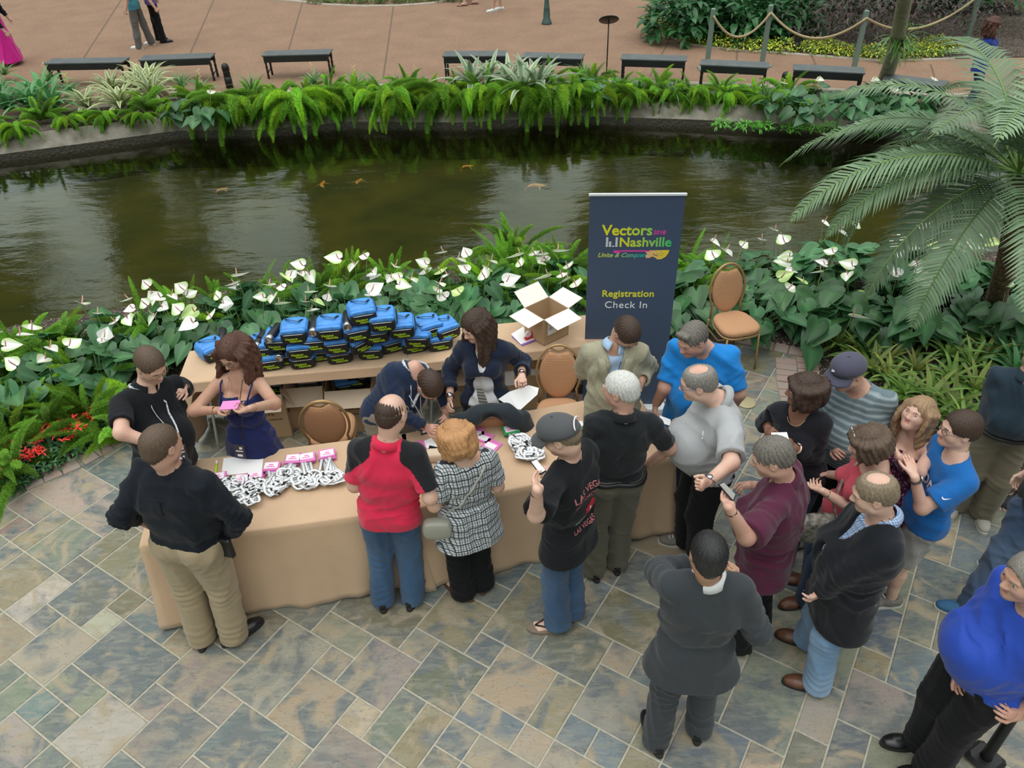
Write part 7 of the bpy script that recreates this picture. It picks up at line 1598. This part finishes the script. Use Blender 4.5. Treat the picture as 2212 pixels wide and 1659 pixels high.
def heart(lb, base, dirv, nrm, L, W_, col, cup=.15, m=0, droop=.25, edge=None):
    """heart leaf: base at the stalk joint, tip along dirv"""
    d = unit(dirv); n = unit(np.asarray(nrm)-d*(np.asarray(nrm)@d)); sd = np.cross(n, d)
    prof = [(-.24, .20), (-.20, .36), (-.02, .47), (.18, .48), (.42, .38), (.68, .22), (.88, .09), (1.0, 0)]
    V = []; C = []; col = np.asarray(col); ec = col if edge is None else np.asarray(edge)
    for (y, w_) in prof:
        for k, f_ in enumerate((-1, -.5, 0, .5, 1)):
            yy = y if k != 2 or y > -.1 else -.02+(y+.24)*.1
            x = w_*f_; z = cup*(abs(f_)**1.5)*w_-droop*max(0, y)**2+(.03 if abs(f_) == .5 else 0)
            V.append(np.asarray(base)+d*yy*L+sd*x*W_*1.0+n*z*L); C.append(col*1.6 if k == 2 else (ec if abs(f_) == 1 else col))
    F = []
    for j in range(len(prof)-1):
        for k in range(4): F.append((j*5+k, j*5+k+1, (j+1)*5+k+1, (j+1)*5+k))
    lb.add(V, F, np.array(C), m)
def strap(lb, base, dirv, L, w_, col, arch=.6, n=6, colm=None, m=0, fold=.25, up=(0, 0, 1), tipc=None):
    """arching strap leaf: starts along dirv and bends down"""
    d = unit(dirv); p = np.asarray(base, float); V = []; C = []; h = unit(np.array([d[0], d[1], 0])+1e-6); sd = np.cross(h, [0, 0, 1]); sd = unit(sd); col = np.asarray(col); cm = col if colm is None else np.asarray(colm)
    ang = math.asin(max(-1, min(1, d[2])))
    for j in range(n+1):
        t_ = j/n; ww = w_*(math.sin(math.pi*min(1, .18+.82*t_**.8))**.7 if t_ < 1 else .02)*.5; a = ang-arch*t_*1.6; dd = h*math.cos(a)+np.array([0, 0, 1])*math.sin(a); nn = np.cross(sd, dd)
        tc = col if tipc is None else col*(1-t_)+np.asarray(tipc)*t_
        for k, f_ in enumerate((-1, -.33, .33, 1)): V.append(p+sd*ww*f_+nn*(-1)*abs(f_)*ww*fold*-1); C.append(tc if k in (0, 3) or colm is None else cm)
        p = p+dd*L/n
    F = []
    for j in range(n):
        for k in range(3): F.append((j*4+k, j*4+k+1, (j+1)*4+k+1, (j+1)*4+k))
    lb.add(V, F, np.array(C), m)
def plume(lb, base, dirv, L, R_, r, col, droop=1.2, dens=1.0):
    """foxtail fern plume: a curved tail packed with tiny needles"""
    d = unit(dirv); p = np.asarray(base, float); h = unit(np.array([d[0], d[1], 0])+1e-6); ang = math.asin(max(-1, min(1, d[2]))); n = int(44*L/.45*dens); V = []; F = []; C = []; sd = np.cross(h, [0, 0, 1])
    for j in range(n):
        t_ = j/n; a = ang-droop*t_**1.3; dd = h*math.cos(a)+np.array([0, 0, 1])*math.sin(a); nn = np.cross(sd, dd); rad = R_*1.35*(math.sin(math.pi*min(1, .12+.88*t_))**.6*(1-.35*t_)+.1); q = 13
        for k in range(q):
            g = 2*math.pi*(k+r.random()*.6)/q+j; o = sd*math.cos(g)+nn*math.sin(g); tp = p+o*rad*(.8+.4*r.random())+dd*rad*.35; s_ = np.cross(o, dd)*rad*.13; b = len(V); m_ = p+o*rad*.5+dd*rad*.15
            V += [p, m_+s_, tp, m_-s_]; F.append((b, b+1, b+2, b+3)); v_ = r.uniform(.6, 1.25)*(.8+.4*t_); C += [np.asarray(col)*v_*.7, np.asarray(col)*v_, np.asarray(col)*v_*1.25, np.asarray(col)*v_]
        p = p+dd*L/n
    lb.add(V, F, np.array(C))
ANG = lambda g, e_: np.array([math.cos(g)*math.cos(e_), math.sin(g)*math.cos(e_), math.sin(e_)])
def mk_anth(seed, nl=20, R_=.30, H_=.42, big=1.0, fl=4):
    r = random.Random(seed); root = empty('anthurium_plant'); lb = LB(); st = MB()
    for i in range(nl):
        g = r.uniform(0, 6.28); rr_ = R_*math.sqrt(r.uniform(.05, 1)); z = H_*(.45+.55*r.random())*(1.1-.4*rr_/R_); b = np.array([math.cos(g)*rr_, math.sin(g)*rr_, z]); L = r.uniform(.15, .23)*big
        heart(lb, b, ANG(g+r.uniform(-.9, .9), r.uniform(-.7, .1)), (0, -.35, 1), L, L*.92, np.array([1, 1, 1])*r.uniform(.7, 1.35)*np.array([r.uniform(.9, 1.2), 1, r.uniform(.85, 1.1)]), droop=r.uniform(.1, .4))
        st.tube([(b[0]*.15, b[1]*.15, 0), (b[0]*.7, b[1]*.7, z*.7), b], .004, 4, col=(1, 1, 1))
    lb.build('foliage', L_anth, root); st.build('stems', L_stem, root, True)
    for i in range(fl):
        g = r.uniform(0, 6.28); rr_ = R_*r.uniform(.2, .9); z = H_*r.uniform(1.05, 1.4); b = np.array([math.cos(g)*rr_, math.sin(g)*rr_, z]); L = r.uniform(.10, .145); q = LB()
        d = ANG(r.uniform(-2.8, -.3), r.uniform(-.5, .35)); c = r.choice([(1.05, 1.0, 1.4), (1, 1, 1.35), (.75, .95, .55), (1, 1, 1.3), (1, .97, 1.3)]); c2 = (.6, .85, .3) if r.random() < .5 else c
        heart(q, b, d, (0, -.5, .85), L, L*1.1, c, cup=.35, droop=-.1, edge=c2); f_ = q.build('flower', L_spath, root)
        m_ = MB(); m_.tube([b, b+np.array([.004, -.02, .035]), b+np.array([.01, -.03, .07])], [.006, .006, .003], 6); m_.build('spadix', L_spad, f_, True)
        m_ = MB(); m_.tube([(b[0]*.3, b[1]*.3, .1), b*np.array([.8, .8, .6]), b], .0035, 4); m_.build('flower_stalk', L_stem, f_, True)
    return root
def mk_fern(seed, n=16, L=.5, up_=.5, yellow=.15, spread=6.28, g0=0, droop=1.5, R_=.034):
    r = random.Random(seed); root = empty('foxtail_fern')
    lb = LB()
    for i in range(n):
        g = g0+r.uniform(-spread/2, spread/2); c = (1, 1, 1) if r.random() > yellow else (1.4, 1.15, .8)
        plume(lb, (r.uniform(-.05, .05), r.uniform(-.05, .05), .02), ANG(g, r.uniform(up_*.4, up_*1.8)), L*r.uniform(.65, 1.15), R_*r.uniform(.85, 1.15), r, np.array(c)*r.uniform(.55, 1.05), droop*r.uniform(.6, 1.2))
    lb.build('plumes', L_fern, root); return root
def mk_brom(seed, n=24, L=.4, w_=.045, col=(1, 1, 1), colm=None, arch=.75, name='bromeliad', heartc=None, spike=None, up0=.35):
    r = random.Random(seed); root = empty(name); lb = LB()
    for i in range(n):
        g = i*2.4+r.uniform(-.2, .2); f_ = i/n; e_ = up0+.9*f_; v_ = r.uniform(.75, 1.2); c = np.asarray(col)*v_
        if heartc is not None and f_ > .62: c = np.asarray(heartc)*v_
        strap(lb, (math.cos(g)*.02, math.sin(g)*.02, .02+.03*f_), ANG(g, e_), L*r.uniform(.8, 1.15)*(1-.35*f_), w_*r.uniform(.85, 1.1), c, arch*(1.1-.5*f_), colm=None if colm is None else np.asarray(colm)*v_)
    lb.build('leaves', L_brom, root)
    if spike is not None:
        q = LB()
        for k in range(16): g = k*2.4; strap(q, (0, 0, .16+.015*k), ANG(g, .7), .07, .018, spike, .3, n=3)
        q.build('flower_spike', L_brom, root)
    return root
def mk_leafy(seed, n, R_, H_, L, w_, colr, m, name, heartl=True, part='foliage', flat=1):
    r = random.Random(seed); root = empty(name); lb = LB()
    for i in range(n):
        g = r.uniform(0, 6.28); u_ = r.uniform(0, 1)**.5; z = H_*(r.uniform(.15, 1))*math.sqrt(max(.05, 1-(u_**2)*.8)); b = np.array([math.cos(g)*R_*u_, math.sin(g)*R_*u_*flat, z]); c = np.array(colr[r.randrange(len(colr))])*r.uniform(.75, 1.25); l_ = L*r.uniform(.7, 1.3)
        strap(lb, b, ANG(g+r.uniform(-1.2, 1.2), r.uniform(-.4, .9)), l_, w_*r.uniform(.8, 1.2), c, r.uniform(.3, .9), n=4)
    lb.build(part, m, root); return root
def place(root, x, y, z=0, rz=0, sc=1, label=None, cat='plant', group=None, first=False):
    o = root if not root.get('used') else copy_tree(root)
    root['used'] = 1; o.location = (x, y, z); o.rotation_euler = (0, 0, rz); o.scale = (sc, sc, sc)
    if 'used' in o and o is not root: del o['used']
    if label: o['label'] = label
    o['category'] = cat
    if group: o['group'] = group
    return o
PR = random.Random(99)
def nearY(x): return float(np.interp(x, NP[:, 0], NP[:, 1]))
ordw = lambda i: (orn[i] if i < 20 else ['twenty-first', 'twenty-second', 'twenty-third', 'twenty-fourth', 'twenty-fifth', 'twenty-sixth', 'twenty-seventh', 'twenty-eighth', 'twenty-ninth', 'thirtieth', 'thirty-first', 'thirty-second', 'thirty-third', 'thirty-fourth', 'thirty-fifth'][i-20])
# near bed: anthuriums in rows
anths = [mk_anth(i, fl=f) for i, f in zip(range(5), (3, 2, 3, 4, 1))]
def rowof(name, roots, spots, label, cat, group, z=0.01, scr=(.9, 1.15)):
    spots = sorted(spots); k = 0
    for i, q in enumerate(spots):
        x, y = q[:2]; place(roots[i % len(roots)], x, y, q[2] if len(q) > 2 else z, PR.uniform(0, 6.28), PR.uniform(*scr), label % ordw(i) if i < 35 else label % 'one', cat, group)
sp = []
for px in range(235, 1250, 58): p = P(px+PR.uniform(-12, 12), np.interp(px, [225, 500, 800, 1250], [760, 700, 668, 640])+PR.uniform(-6, 6), .3); sp.append((p[0], p[1]))
rowof('a', anths, sp, 'leafy anthurium with white flowers, %s from the left behind the bag table', 'plant', 'anthuriums in the front row behind the rear table')
sp = []
for px in range(240, 1260, 66): p = P(px+PR.uniform(-12, 12), np.interp(px, [240, 500, 800, 1250], [728, 655, 630, 600])+PR.uniform(-6, 6), .3); sp.append((p[0], p[1]))
rowof('a', anths[::-1], sp, 'leafy anthurium at the near water edge, %s from the left, before the banner', 'plant', 'anthuriums at the near water edge')
sp = []
for px, py in ((1500, 640), (1545, 600), (1650, 590), (1700, 640), (1760, 600), (1820, 650), (1870, 600), (1935, 640), (1990, 600), (2040, 640), (2100, 600), (2170, 630), (2210, 590), (1640, 660), (1700, 690), (1760, 660), (1800, 700), (1690, 560), (1790, 560), (1900, 560), (2010, 560), (1450, 660), (1470, 720), (1670, 620), (2080, 570), (2190, 690), (1880, 670), (1980, 680)):
    p = P(px, py, .3); 
    if not inside(p[0], p[1], PATIO): sp.append((p[0], p[1]))
rowof('a', [mk_anth(i+20, 22, .32, .46, 1.12, f) for i, f in enumerate((2, 1, 3, 2, 1))], sp, 'dark leaved anthurium right of the banner, %s counting from the left', 'plant', 'anthuriums in the right bed')
sp = []
for px, py in ((60, 800), (120, 840), (200, 790), (30, 850), (110, 760)): p = P(px, py, .3); sp.append((p[0], p[1]))
rowof('a', [anths[1], anths[4]], sp, 'leafy anthurium in the left bed among the ferns, %s from the left', 'plant', 'anthuriums in the left bed')
# foxtail ferns, near bank
ferns = [mk_fern(i, 20, .62, 1.0, .15, droop=1.35) for i in range(4)]
sp = []
for px, py in ((60, 760), (140, 740), (30, 900), (110, 900), (190, 880), (250, 900), (330, 700), (400, 670), (470, 640), (560, 640), (620, 630), (690, 620), (760, 610), (840, 600), (930, 600), (1020, 590), (1100, 570), (1160, 560), (1220, 570), (1070, 620), (1150, 620), (1230, 620), (1440, 590), (1490, 560), (1540, 580), (1460, 640), (1110, 520), (1520, 620), (180, 800), (10, 800), (80, 850), (20, 990)):
    p = P(px, py+20, .15); sp.append((p[0], min(p[1], nearY(p[0])-.05)))
rowof('f', ferns, sp, 'bright green foxtail fern in the near bed, %s from the left', 'fern', 'foxtail ferns in the near bed', scr=(.85, 1.2))
tall = mk_fern(77, 7, .62, 1.25, .2, droop=.35)
for i, (px, py, lb_) in enumerate(((60, 800, 'tall upright foxtail fern at the left water edge'), (125, 800, 'upright foxtail fern right of the tallest one at left'), (330, 740, 'single upright fern spire behind the black polo'), (1120, 600, 'upright foxtail fern left of the banner'), (1540, 600, 'upright foxtail fern behind the lone chair'))): p = P(px, py, .1); place(tall, p[0], min(p[1], nearY(p[0])-.08), 0, i, 1, lb_, 'fern', 'upright foxtail ferns')
# far bank cascade
def farY(x): A = np.array(FAR); return float(np.interp(x, A[:, 0], A[:, 1]))
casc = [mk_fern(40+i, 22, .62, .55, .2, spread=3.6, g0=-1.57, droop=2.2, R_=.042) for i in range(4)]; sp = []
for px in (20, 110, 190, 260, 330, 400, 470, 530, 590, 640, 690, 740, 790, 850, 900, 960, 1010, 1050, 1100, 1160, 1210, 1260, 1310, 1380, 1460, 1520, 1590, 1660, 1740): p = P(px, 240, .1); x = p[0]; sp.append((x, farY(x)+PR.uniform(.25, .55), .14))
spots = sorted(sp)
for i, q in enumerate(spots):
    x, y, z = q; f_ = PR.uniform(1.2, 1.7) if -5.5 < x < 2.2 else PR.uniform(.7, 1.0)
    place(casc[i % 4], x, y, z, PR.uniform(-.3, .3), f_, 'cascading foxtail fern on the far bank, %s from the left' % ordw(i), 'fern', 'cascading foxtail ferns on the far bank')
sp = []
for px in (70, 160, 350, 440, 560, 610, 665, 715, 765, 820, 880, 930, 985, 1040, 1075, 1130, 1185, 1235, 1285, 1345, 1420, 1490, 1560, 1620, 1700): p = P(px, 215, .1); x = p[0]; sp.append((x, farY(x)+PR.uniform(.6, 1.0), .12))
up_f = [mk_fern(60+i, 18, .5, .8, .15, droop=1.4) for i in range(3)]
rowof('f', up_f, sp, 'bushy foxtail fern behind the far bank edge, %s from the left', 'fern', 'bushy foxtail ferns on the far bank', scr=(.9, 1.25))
# far bank feature plants
broad = mk_brom(1, 26, .75, .10, (.7, 1.1, 1.0), arch=.8, name='broad_leaf_bromeliad', up0=.5)
for i, (px, py) in enumerate(((20, 240), (70, 235), (120, 235), (5, 215), (95, 215))): p = P(px, py, .1); place(broad, p[0], p[1], .08, i*1.3, PR.uniform(.9, 1.15), 'large dark bromeliad with broad straps at the far left bank, %s from the left' % orn[[1, 2, 4, 0, 3][i]], 'bromeliad', 'large broad bromeliads')
varg = mk_brom(2, 26, .8, .10, (6.0, 3.3, 5.0), (1.6, 1.2, 1.2), arch=.85, name='variegated_bromeliad', up0=.45)
for i, (px, py) in enumerate(((190, 235), (245, 205), (265, 235), (300, 200), (330, 215), (325, 190))): p = P(px, py, .1); place(varg, p[0], p[1], .1, i*1.1, PR.uniform(.8, 1.05), 'cream striped variegated bromeliad on the far bank, %s from the left' % orn[[0, 1, 2, 3, 5, 4][i]], 'bromeliad', 'cream striped bromeliads')
silv = mk_brom(3, 16, .95, .12, (4.5, 2.5, 5.0), (1.3, 1.2, 1.7), arch=.9, name='silver_bromeliad', up0=.6)
for i, (px, py) in enumerate(((1020, 205), (1100, 200), (1130, 220), (1060, 195), (1160, 215))): p = P(px, py, .1); place(silv, p[0], p[1], .15, i*1.7, PR.uniform(.85, 1.1), 'silver striped bromeliad by the fourth bench, %s from the left' % orn[[0, 2, 3, 1, 4][i]], 'bromeliad', 'silver striped bromeliads')
spk = mk_brom(4, 22, .42, .05, (1, 1.25, 1.0), name='flowering_bromeliad', spike=(4, 1.6, 2.2)); spk2 = mk_brom(5, 22, .38, .045, (.9, 1.2, 1.0), name='flowering_bromeliad', spike=(4, 2.6, .6))
for i, (px, py, w_) in enumerate(((12, 165, 'left edge'), (155, 205, 'orange spike left of the striped ones'), (108, 180, 'below the first bench'), (440, 200, 'left of the small bollard'), (680, 185, 'in front of the third bench'), (770, 190, 'left of centre'), (900, 190, 'left of the fourth bench'), (1380, 200, 'below the sixth bench'))): p = P(px, py, .1); place(spk2 if i == 1 else spk, p[0], p[1], .1, i, 1, 'bromeliad with a flower spike on the far bank, %s' % w_, 'bromeliad', 'flowering bromeliads')
grs = mk_brom(6, 40, .55, .02, (.8, 1.0, .8), arch=.9, name='grassy_plant', up0=.6)
for i, (px, py, w_) in enumerate(((395, 195, 'left of the small bollard'), (1262, 175, 'at the fifth bench'), (860, 200, 'left of the fourth bench'), (1455, 215, 'below the seventh bench'), (1570, 215, 'right of the seventh bench'), (1650, 225, 'left of the second bollard'), (800, 200, 'behind the ferns at centre left'), (545, 200, 'left of the third bench'))): p = P(px, py, .1); place(grs, p[0], p[1], .1, i, 1, 'dark tufted grassy plant on the far bank %s' % w_, 'plant', 'grassy tufts on the far bank')
sp = []
for px, py in ((420, 235), (445, 255), (1690, 235), (1740, 250), (1860, 220), (1900, 215), (1940, 240), (1890, 250), (1960, 265), (1830, 245), (1985, 230), (1290, 205), (1745, 215), (1920, 270), (400, 250)): p = P(px, py, .2); sp.append((p[0], p[1], .1))
rowof('a', [mk_anth(30, 18, .32, .36, 1.15, 1), mk_anth(31, 18, .32, .36, 1.15, 0)], sp, 'heart leaved plant on the far bank, %s from the left', 'plant', 'heart leaved plants on the far bank')
lowf = mk_leafy(7, 90, .14, .12, .09, .02, [(2.6, 2.8, .7), (2.0, 2.6, .5)], L_anth, 'small_fern')
for i, (px, py) in enumerate(((1610, 275), (1650, 275), (1710, 278), (1755, 278), (1795, 278), (1870, 282), (1900, 285), (1560, 270))): p = P(px, py, 0); place(lowf, p[0], p[1], -.02, i, 1, 'tiny yellow green fern on the far waterline, %s from the left' % orn[[1, 2, 3, 4, 5, 6, 7, 0][i]], 'fern', 'tiny ferns on the far waterline')
# bromeliads by the young couple
br1 = mk_brom(8, 18, .36, .045, (1.3, 1.3, .8), (2.4, 2.0, 1.2), name='striped_bromeliad', heartc=(3.2, .8, .6)); br2 = mk_brom(9, 18, .36, .045, (.9, 1.25, .7), name='striped_bromeliad', heartc=(2.2, 1.5, .8), colm=(2.4, 2.2, 1.3)); br3 = mk_brom(10, 18, .38, .045, (1.0, 1.2, .6), name='striped_bromeliad', heartc=(4.0, 1.5, 1.5), colm=(2.0, 1.8, 1.0))
sp = []
for px, py in ((1815, 735), (1880, 720), (1940, 700), (2000, 730), (1860, 760), (1920, 770), (1980, 790), (2050, 760), (2060, 810), (1960, 840), (2010, 850), (2060, 870), (2110, 830), (2100, 780), (1925, 810), (1885, 790), (2030, 700), (2080, 720), (2020, 890), (2130, 760), (1990, 700), (2085, 905)): p = P(px, py, .1); sp.append((p[0], p[1]))
rowof('b', [br1, br2, br3], sp, 'red hearted striped bromeliad in the right mulch bed, %s from the left', 'bromeliad', 'striped bromeliads in the right bed')
for i, (px, py) in enumerate(((2140, 720), (2180, 760), (2200, 800), (2190, 700))): p = P(px, py, .1); place(broad, p[0], p[1], 0, i*1.2+.5, .62, 'broad strap leaved plant at the right edge, %s from the left' % orn[[0, 1, 3, 2][i]], 'bromeliad', 'broad strap plants at the right edge')
# red pepper plants
def mk_pep(seed):
    root = mk_leafy(seed, 110, .16, .16, .06, .025, [(1, 1, 1)], L_pep, 'ornamental_pepper'); r = random.Random(seed)
    for i in range(7):
        q = LB(); g = r.uniform(0, 6.28); b = np.array([math.cos(g)*.11*r.random(), math.sin(g)*.11*r.random(), .17])
        for k in range(5): strap(q, b, ANG(r.uniform(0, 6.28), r.uniform(.0, 1.0)), .055, .018, (1, 1, 1), .6, n=3, fold=.9)
        q.build('pepper_cluster', L_red, root)
    return root
peps = [mk_pep(3), mk_pep(4)]; sp = []
for px, py in ((10, 985), (40, 975), (80, 965), (20, 1015), (110, 950), (140, 935), (165, 920), (195, 905), (215, 900), (90, 990), (60, 1000), (150, 955), (185, 930), (5, 1040)): p = P(px, py, .1); sp.append((p[0], p[1]))
rowof('p', peps, sp, 'low pepper plant with red fruit by the brick edge, %s from the left', 'pepper plant', 'red pepper plants at the left brick edge')
# palm
def mk_palm(g, top, label, nf=30, L=1.35, trunk_r=.075, seed=5):
    r = random.Random(seed); root = empty('date_palm', (g[0], g[1], 0)); tag(root, label, 'palm'); t_ = np.asarray(top)-np.array([g[0], g[1], 0]); m_ = MB(); n = 46; pts = []; rad = []
    for i in range(n): f_ = i/(n-1); pts.append(np.array([t_[0]*f_+.05*math.sin(f_*3), t_[1]*f_, t_[2]*f_])); rad.append(trunk_r*(1.15-.3*f_)*(1+.16*(i % 2)))
    m_.tube(pts, rad, 12); m_.build('trunk', L_bark, root, True)
    for i in range(nf):
        lb = LB(); gg = i*2.4+r.uniform(-.2, .2); e_ = r.uniform(-.2, 1.1); LL = L*r.uniform(.85, 1.1); d = ANG(gg, e_); h = unit(np.array([d[0], d[1], 0])); sd = np.cross(h, [0, 0, 1]); p = t_.copy(); a0 = e_; N = 58; cc = np.array([1, 1, 1])*r.uniform(.65, 1.15)
        spn = [];
        for j in range(N):
            f_ = j/N; a = a0-1.55*f_**1.3; dd = h*math.cos(a)+np.array([0, 0, 1])*math.sin(a); nn = np.cross(sd, dd); spn.append(p.copy())
            if f_ > .12:
                ll = .30*LL/1.35*math.sin(math.pi*min(1, .15+.9*f_))**.6*(1.05-.45*f_)
                for s_ in (1, -1):
                    o = unit(sd*s_*.85+dd*.6+nn*.18*r.random()); q = [p, p+o*ll*.5, p+o*ll*.95+np.array([0, 0, -.25])*ll*(.5+.6*f_)]; w_ = np.cross(o, nn)*.0095; V = [q[0]-w_, q[0]+w_, q[1]-w_*1.1, q[1]+w_*1.1, q[2]]; lb.add(V, [(0, 1, 3, 2), (2, 3, 4)], cc*r.uniform(.8, 1.2))
            p = p+dd*LL/N
        f_ = lb.build('frond', L_palm, root); m_ = MB(); m_.tube(spn, [.010-.007*k/N for k in range(N)], 5); m_.build('midrib', L_stem, f_, True)
g = P(2140, 680, 0); crown = P(2200, 375, 2.05)
mk_palm(g, crown, 'feathery pygmy date palm with a rough brown trunk at the right', nf=36, L=1.75)
g = P(1905, 190, 0); root = empty('leaning_tree', (g[0], g[1], 0)); tag(root, 'pale leaning tree trunk with a fern growing on it at the upper right', 'tree'); tp = P(1955, 0, 2.0)-np.array([g[0], g[1], 0]); m_ = MB()
m_.tube([tp*f_*1.5+np.array([.04*math.sin(f_*5), 0, 0]) for f_ in np.linspace(0, 1, 14)], [.125-.04*f_ for f_ in np.linspace(0, 1, 14)], 14); m_.build('trunk', L_bark2, root, True)
q = LB(); rr_ = random.Random(3); c_ = tp*.62
for i in range(46): strap(q, c_+np.array([rr_.uniform(-.1, .1), -.12, rr_.uniform(-.1, .12)]), ANG(rr_.uniform(-3.2, 0), rr_.uniform(-.3, 1.1)), rr_.uniform(.3, .5), .035, np.array((1.0, 1.2, .7))*rr_.uniform(.7, 1.2), .9)
q.build('fern_on_trunk', L_brom, root)
# upper right planting
pl = mk_leafy(11, 260, .75, 1.05, .36, .13, [(.8, 1.0, .9), (1, 1.2, 1)], L_broad, 'peace_lily'); sf = random.Random(2)
for k in range(7):
    q = LB(); b = np.array([sf.uniform(-.5, .5), sf.uniform(-.4, .3), sf.uniform(1.0, 1.2)]); heart(q, b, ANG(sf.uniform(-2.5, -.6), .9), (0, -1, .3), .17, .12, (1, 1, 1.4), cup=.4, droop=0); f_ = q.build('flower', L_spath, pl); m_ = MB(); m_.tube([b, b+np.array([0, -.02, .07])], .008, 6); m_.build('spadix', L_spath, f_, True)
for i, (px, py, w_) in enumerate(((1470, 40, 'leftmost'), (1540, 30, 'behind the first rope post'), (1620, 40, 'between the first two rope posts'), (1690, 25, 'right of the second rope post'), (1600, 0, 'at the top edge'), (1480, -10, 'top edge, far left of the clump'))): p = P(px, py+52, 0); place(pl, p[0], p[1]+.3, 0, i*.4, 1, 'large leafy clump with white flowers, %s' % w_, 'shrub', 'white flowering leafy clumps upper right')
dk = mk_leafy(12, 420, .9, 1.5, .16, .035, [(1, .9, 1), (1.6, 1.0, 1.0), (.7, 1.3, .7)], L_dark, 'dark_shrub')
for i, (px, py, w_) in enumerate(((1760, 75, 'left of the third rope post'), (1830, 85, 'behind the third rope post'), (1890, 85, 'behind the leaning trunk'), (1980, 80, 'right of the leaning trunk'), (2040, 80, 'left of the person in cobalt'), (1800, 40, 'upper left of the dark mass'), (1930, 45, 'upper middle of the dark mass'), (2080, 45, 'behind the person in cobalt'), (2190, 50, 'at the right edge'))): p = P(px, py+25, 0); place(dk, p[0], p[1]+.5, 0, i*.7, 1, 'dark purple leaved shrub %s' % w_, 'shrub', 'dark shrubs at upper right')
gs = mk_leafy(13, 300, 1.0, 1.9, .42, .12, [(.8, 1.1, .9), (.6, .9, .8)], L_broad, 'green_shrub')
for i, (px, py, w_) in enumerate(((1740, 20, 'left, above the bollard'), (2010, 20, 'right of the trunk top'), (2100, 10, 'above the person in cobalt'), (2180, 15, 'in the top right corner'), (1860, 10, 'behind the trunk at the top'))): p = P(px, py+20, 0); place(gs, p[0], p[1]+1.2, 0, i, 1.1, 'tall green leafy shrub %s' % w_, 'shrub', 'tall green shrubs at upper right')
gc = mk_leafy(14, 330, .36, .20, .06, .03, [(1.3, 1.25, .5), (1.1, 1.2, .6), (.5, .8, .6), (.25, .55, .5)], L_gcov, 'groundcover_clump'); sp = []
for px, py in ((1430, 65), (1460, 78), (1500, 88), (1540, 95), (1590, 102), (1640, 106), (1690, 108), (1750, 112), (1800, 115), (1850, 120), (1900, 125), (1950, 122), (2000, 118), (2040, 112), (1970, 110), (2020, 100), (1775, 105), (1424, 50)): p = P(px, py, 0); sp.append((p[0], p[1]))
rowof('g', [gc], sp, 'low yellow green groundcover clump edging the path, %s from the left', 'groundcover', 'yellow green groundcover clumps', scr=(.9, 1.2))
fl = mk_leafy(15, 300, .4, .2, .07, .03, [(.2, .35, .35), (.3, .5, .4)], L_gcov, 'flower_clump'); q = LB(); rr_ = random.Random(5)
mag = leafmat('magenta_petals', (.6, .05, .5), .5)
for k in range(30): b = np.array([rr_.uniform(-.35, .35), rr_.uniform(-.35, .35), .22]); [strap(q, b, ANG(a*1.57, .4), .035, .03, (1, 1, 1), .3, n=2) for a in range(4)]
q.build('blossoms', mag, fl)
for i, px in enumerate(range(690, 1000, 38)): p = P(px, 8 if px < 900 else 4, 0); place(fl, p[0], p[1]+.25, 0, i, 1, 'low clump with magenta blossoms at the top edge, %s from the left' % orn[i], 'flowers', 'magenta flower clumps at the top')
mbk = MB(); kp = [P(x, y, 0) for x, y in ((560, -2), (640, 3), (700, 10), (780, 14), (860, 13), (930, 8), (1000, -4))]; mbk.tube(kp, .08, 6, flat=.5); tag(mbk.build('trim_11', lm_, smooth=True), kind='structure')
mbk = MB(); kp = [P(x, y, 0) for x, y in ((1440, 10), (1415, 45), (1430, 75), (1500, 98), (1600, 110), (1700, 116), (1800, 124), (1900, 132), (2060, 128))]; mbk.tube(kp, .07, 6, flat=.5); tag(mbk.build('trim_12', lm_, smooth=True), kind='structure')
A_ = [P(x, y, 0) for x, y in ((1440, 10), (1415, 45), (1430, 75), (1500, 98), (1600, 110), (1700, 116), (1800, 124), (1900, 132), (2060, 128), (2400, 120))]; V = [(p[0], p[1], .015) for p in A_]+[(14, 40, .015), (3.5, 40, .015)]
o = mesh_obj('floor_right_bed', V, [tuple(range(len(V)))], soil, None, False); tag(o, kind='structure')
print('PLANTS', _tm.time()-_t0)
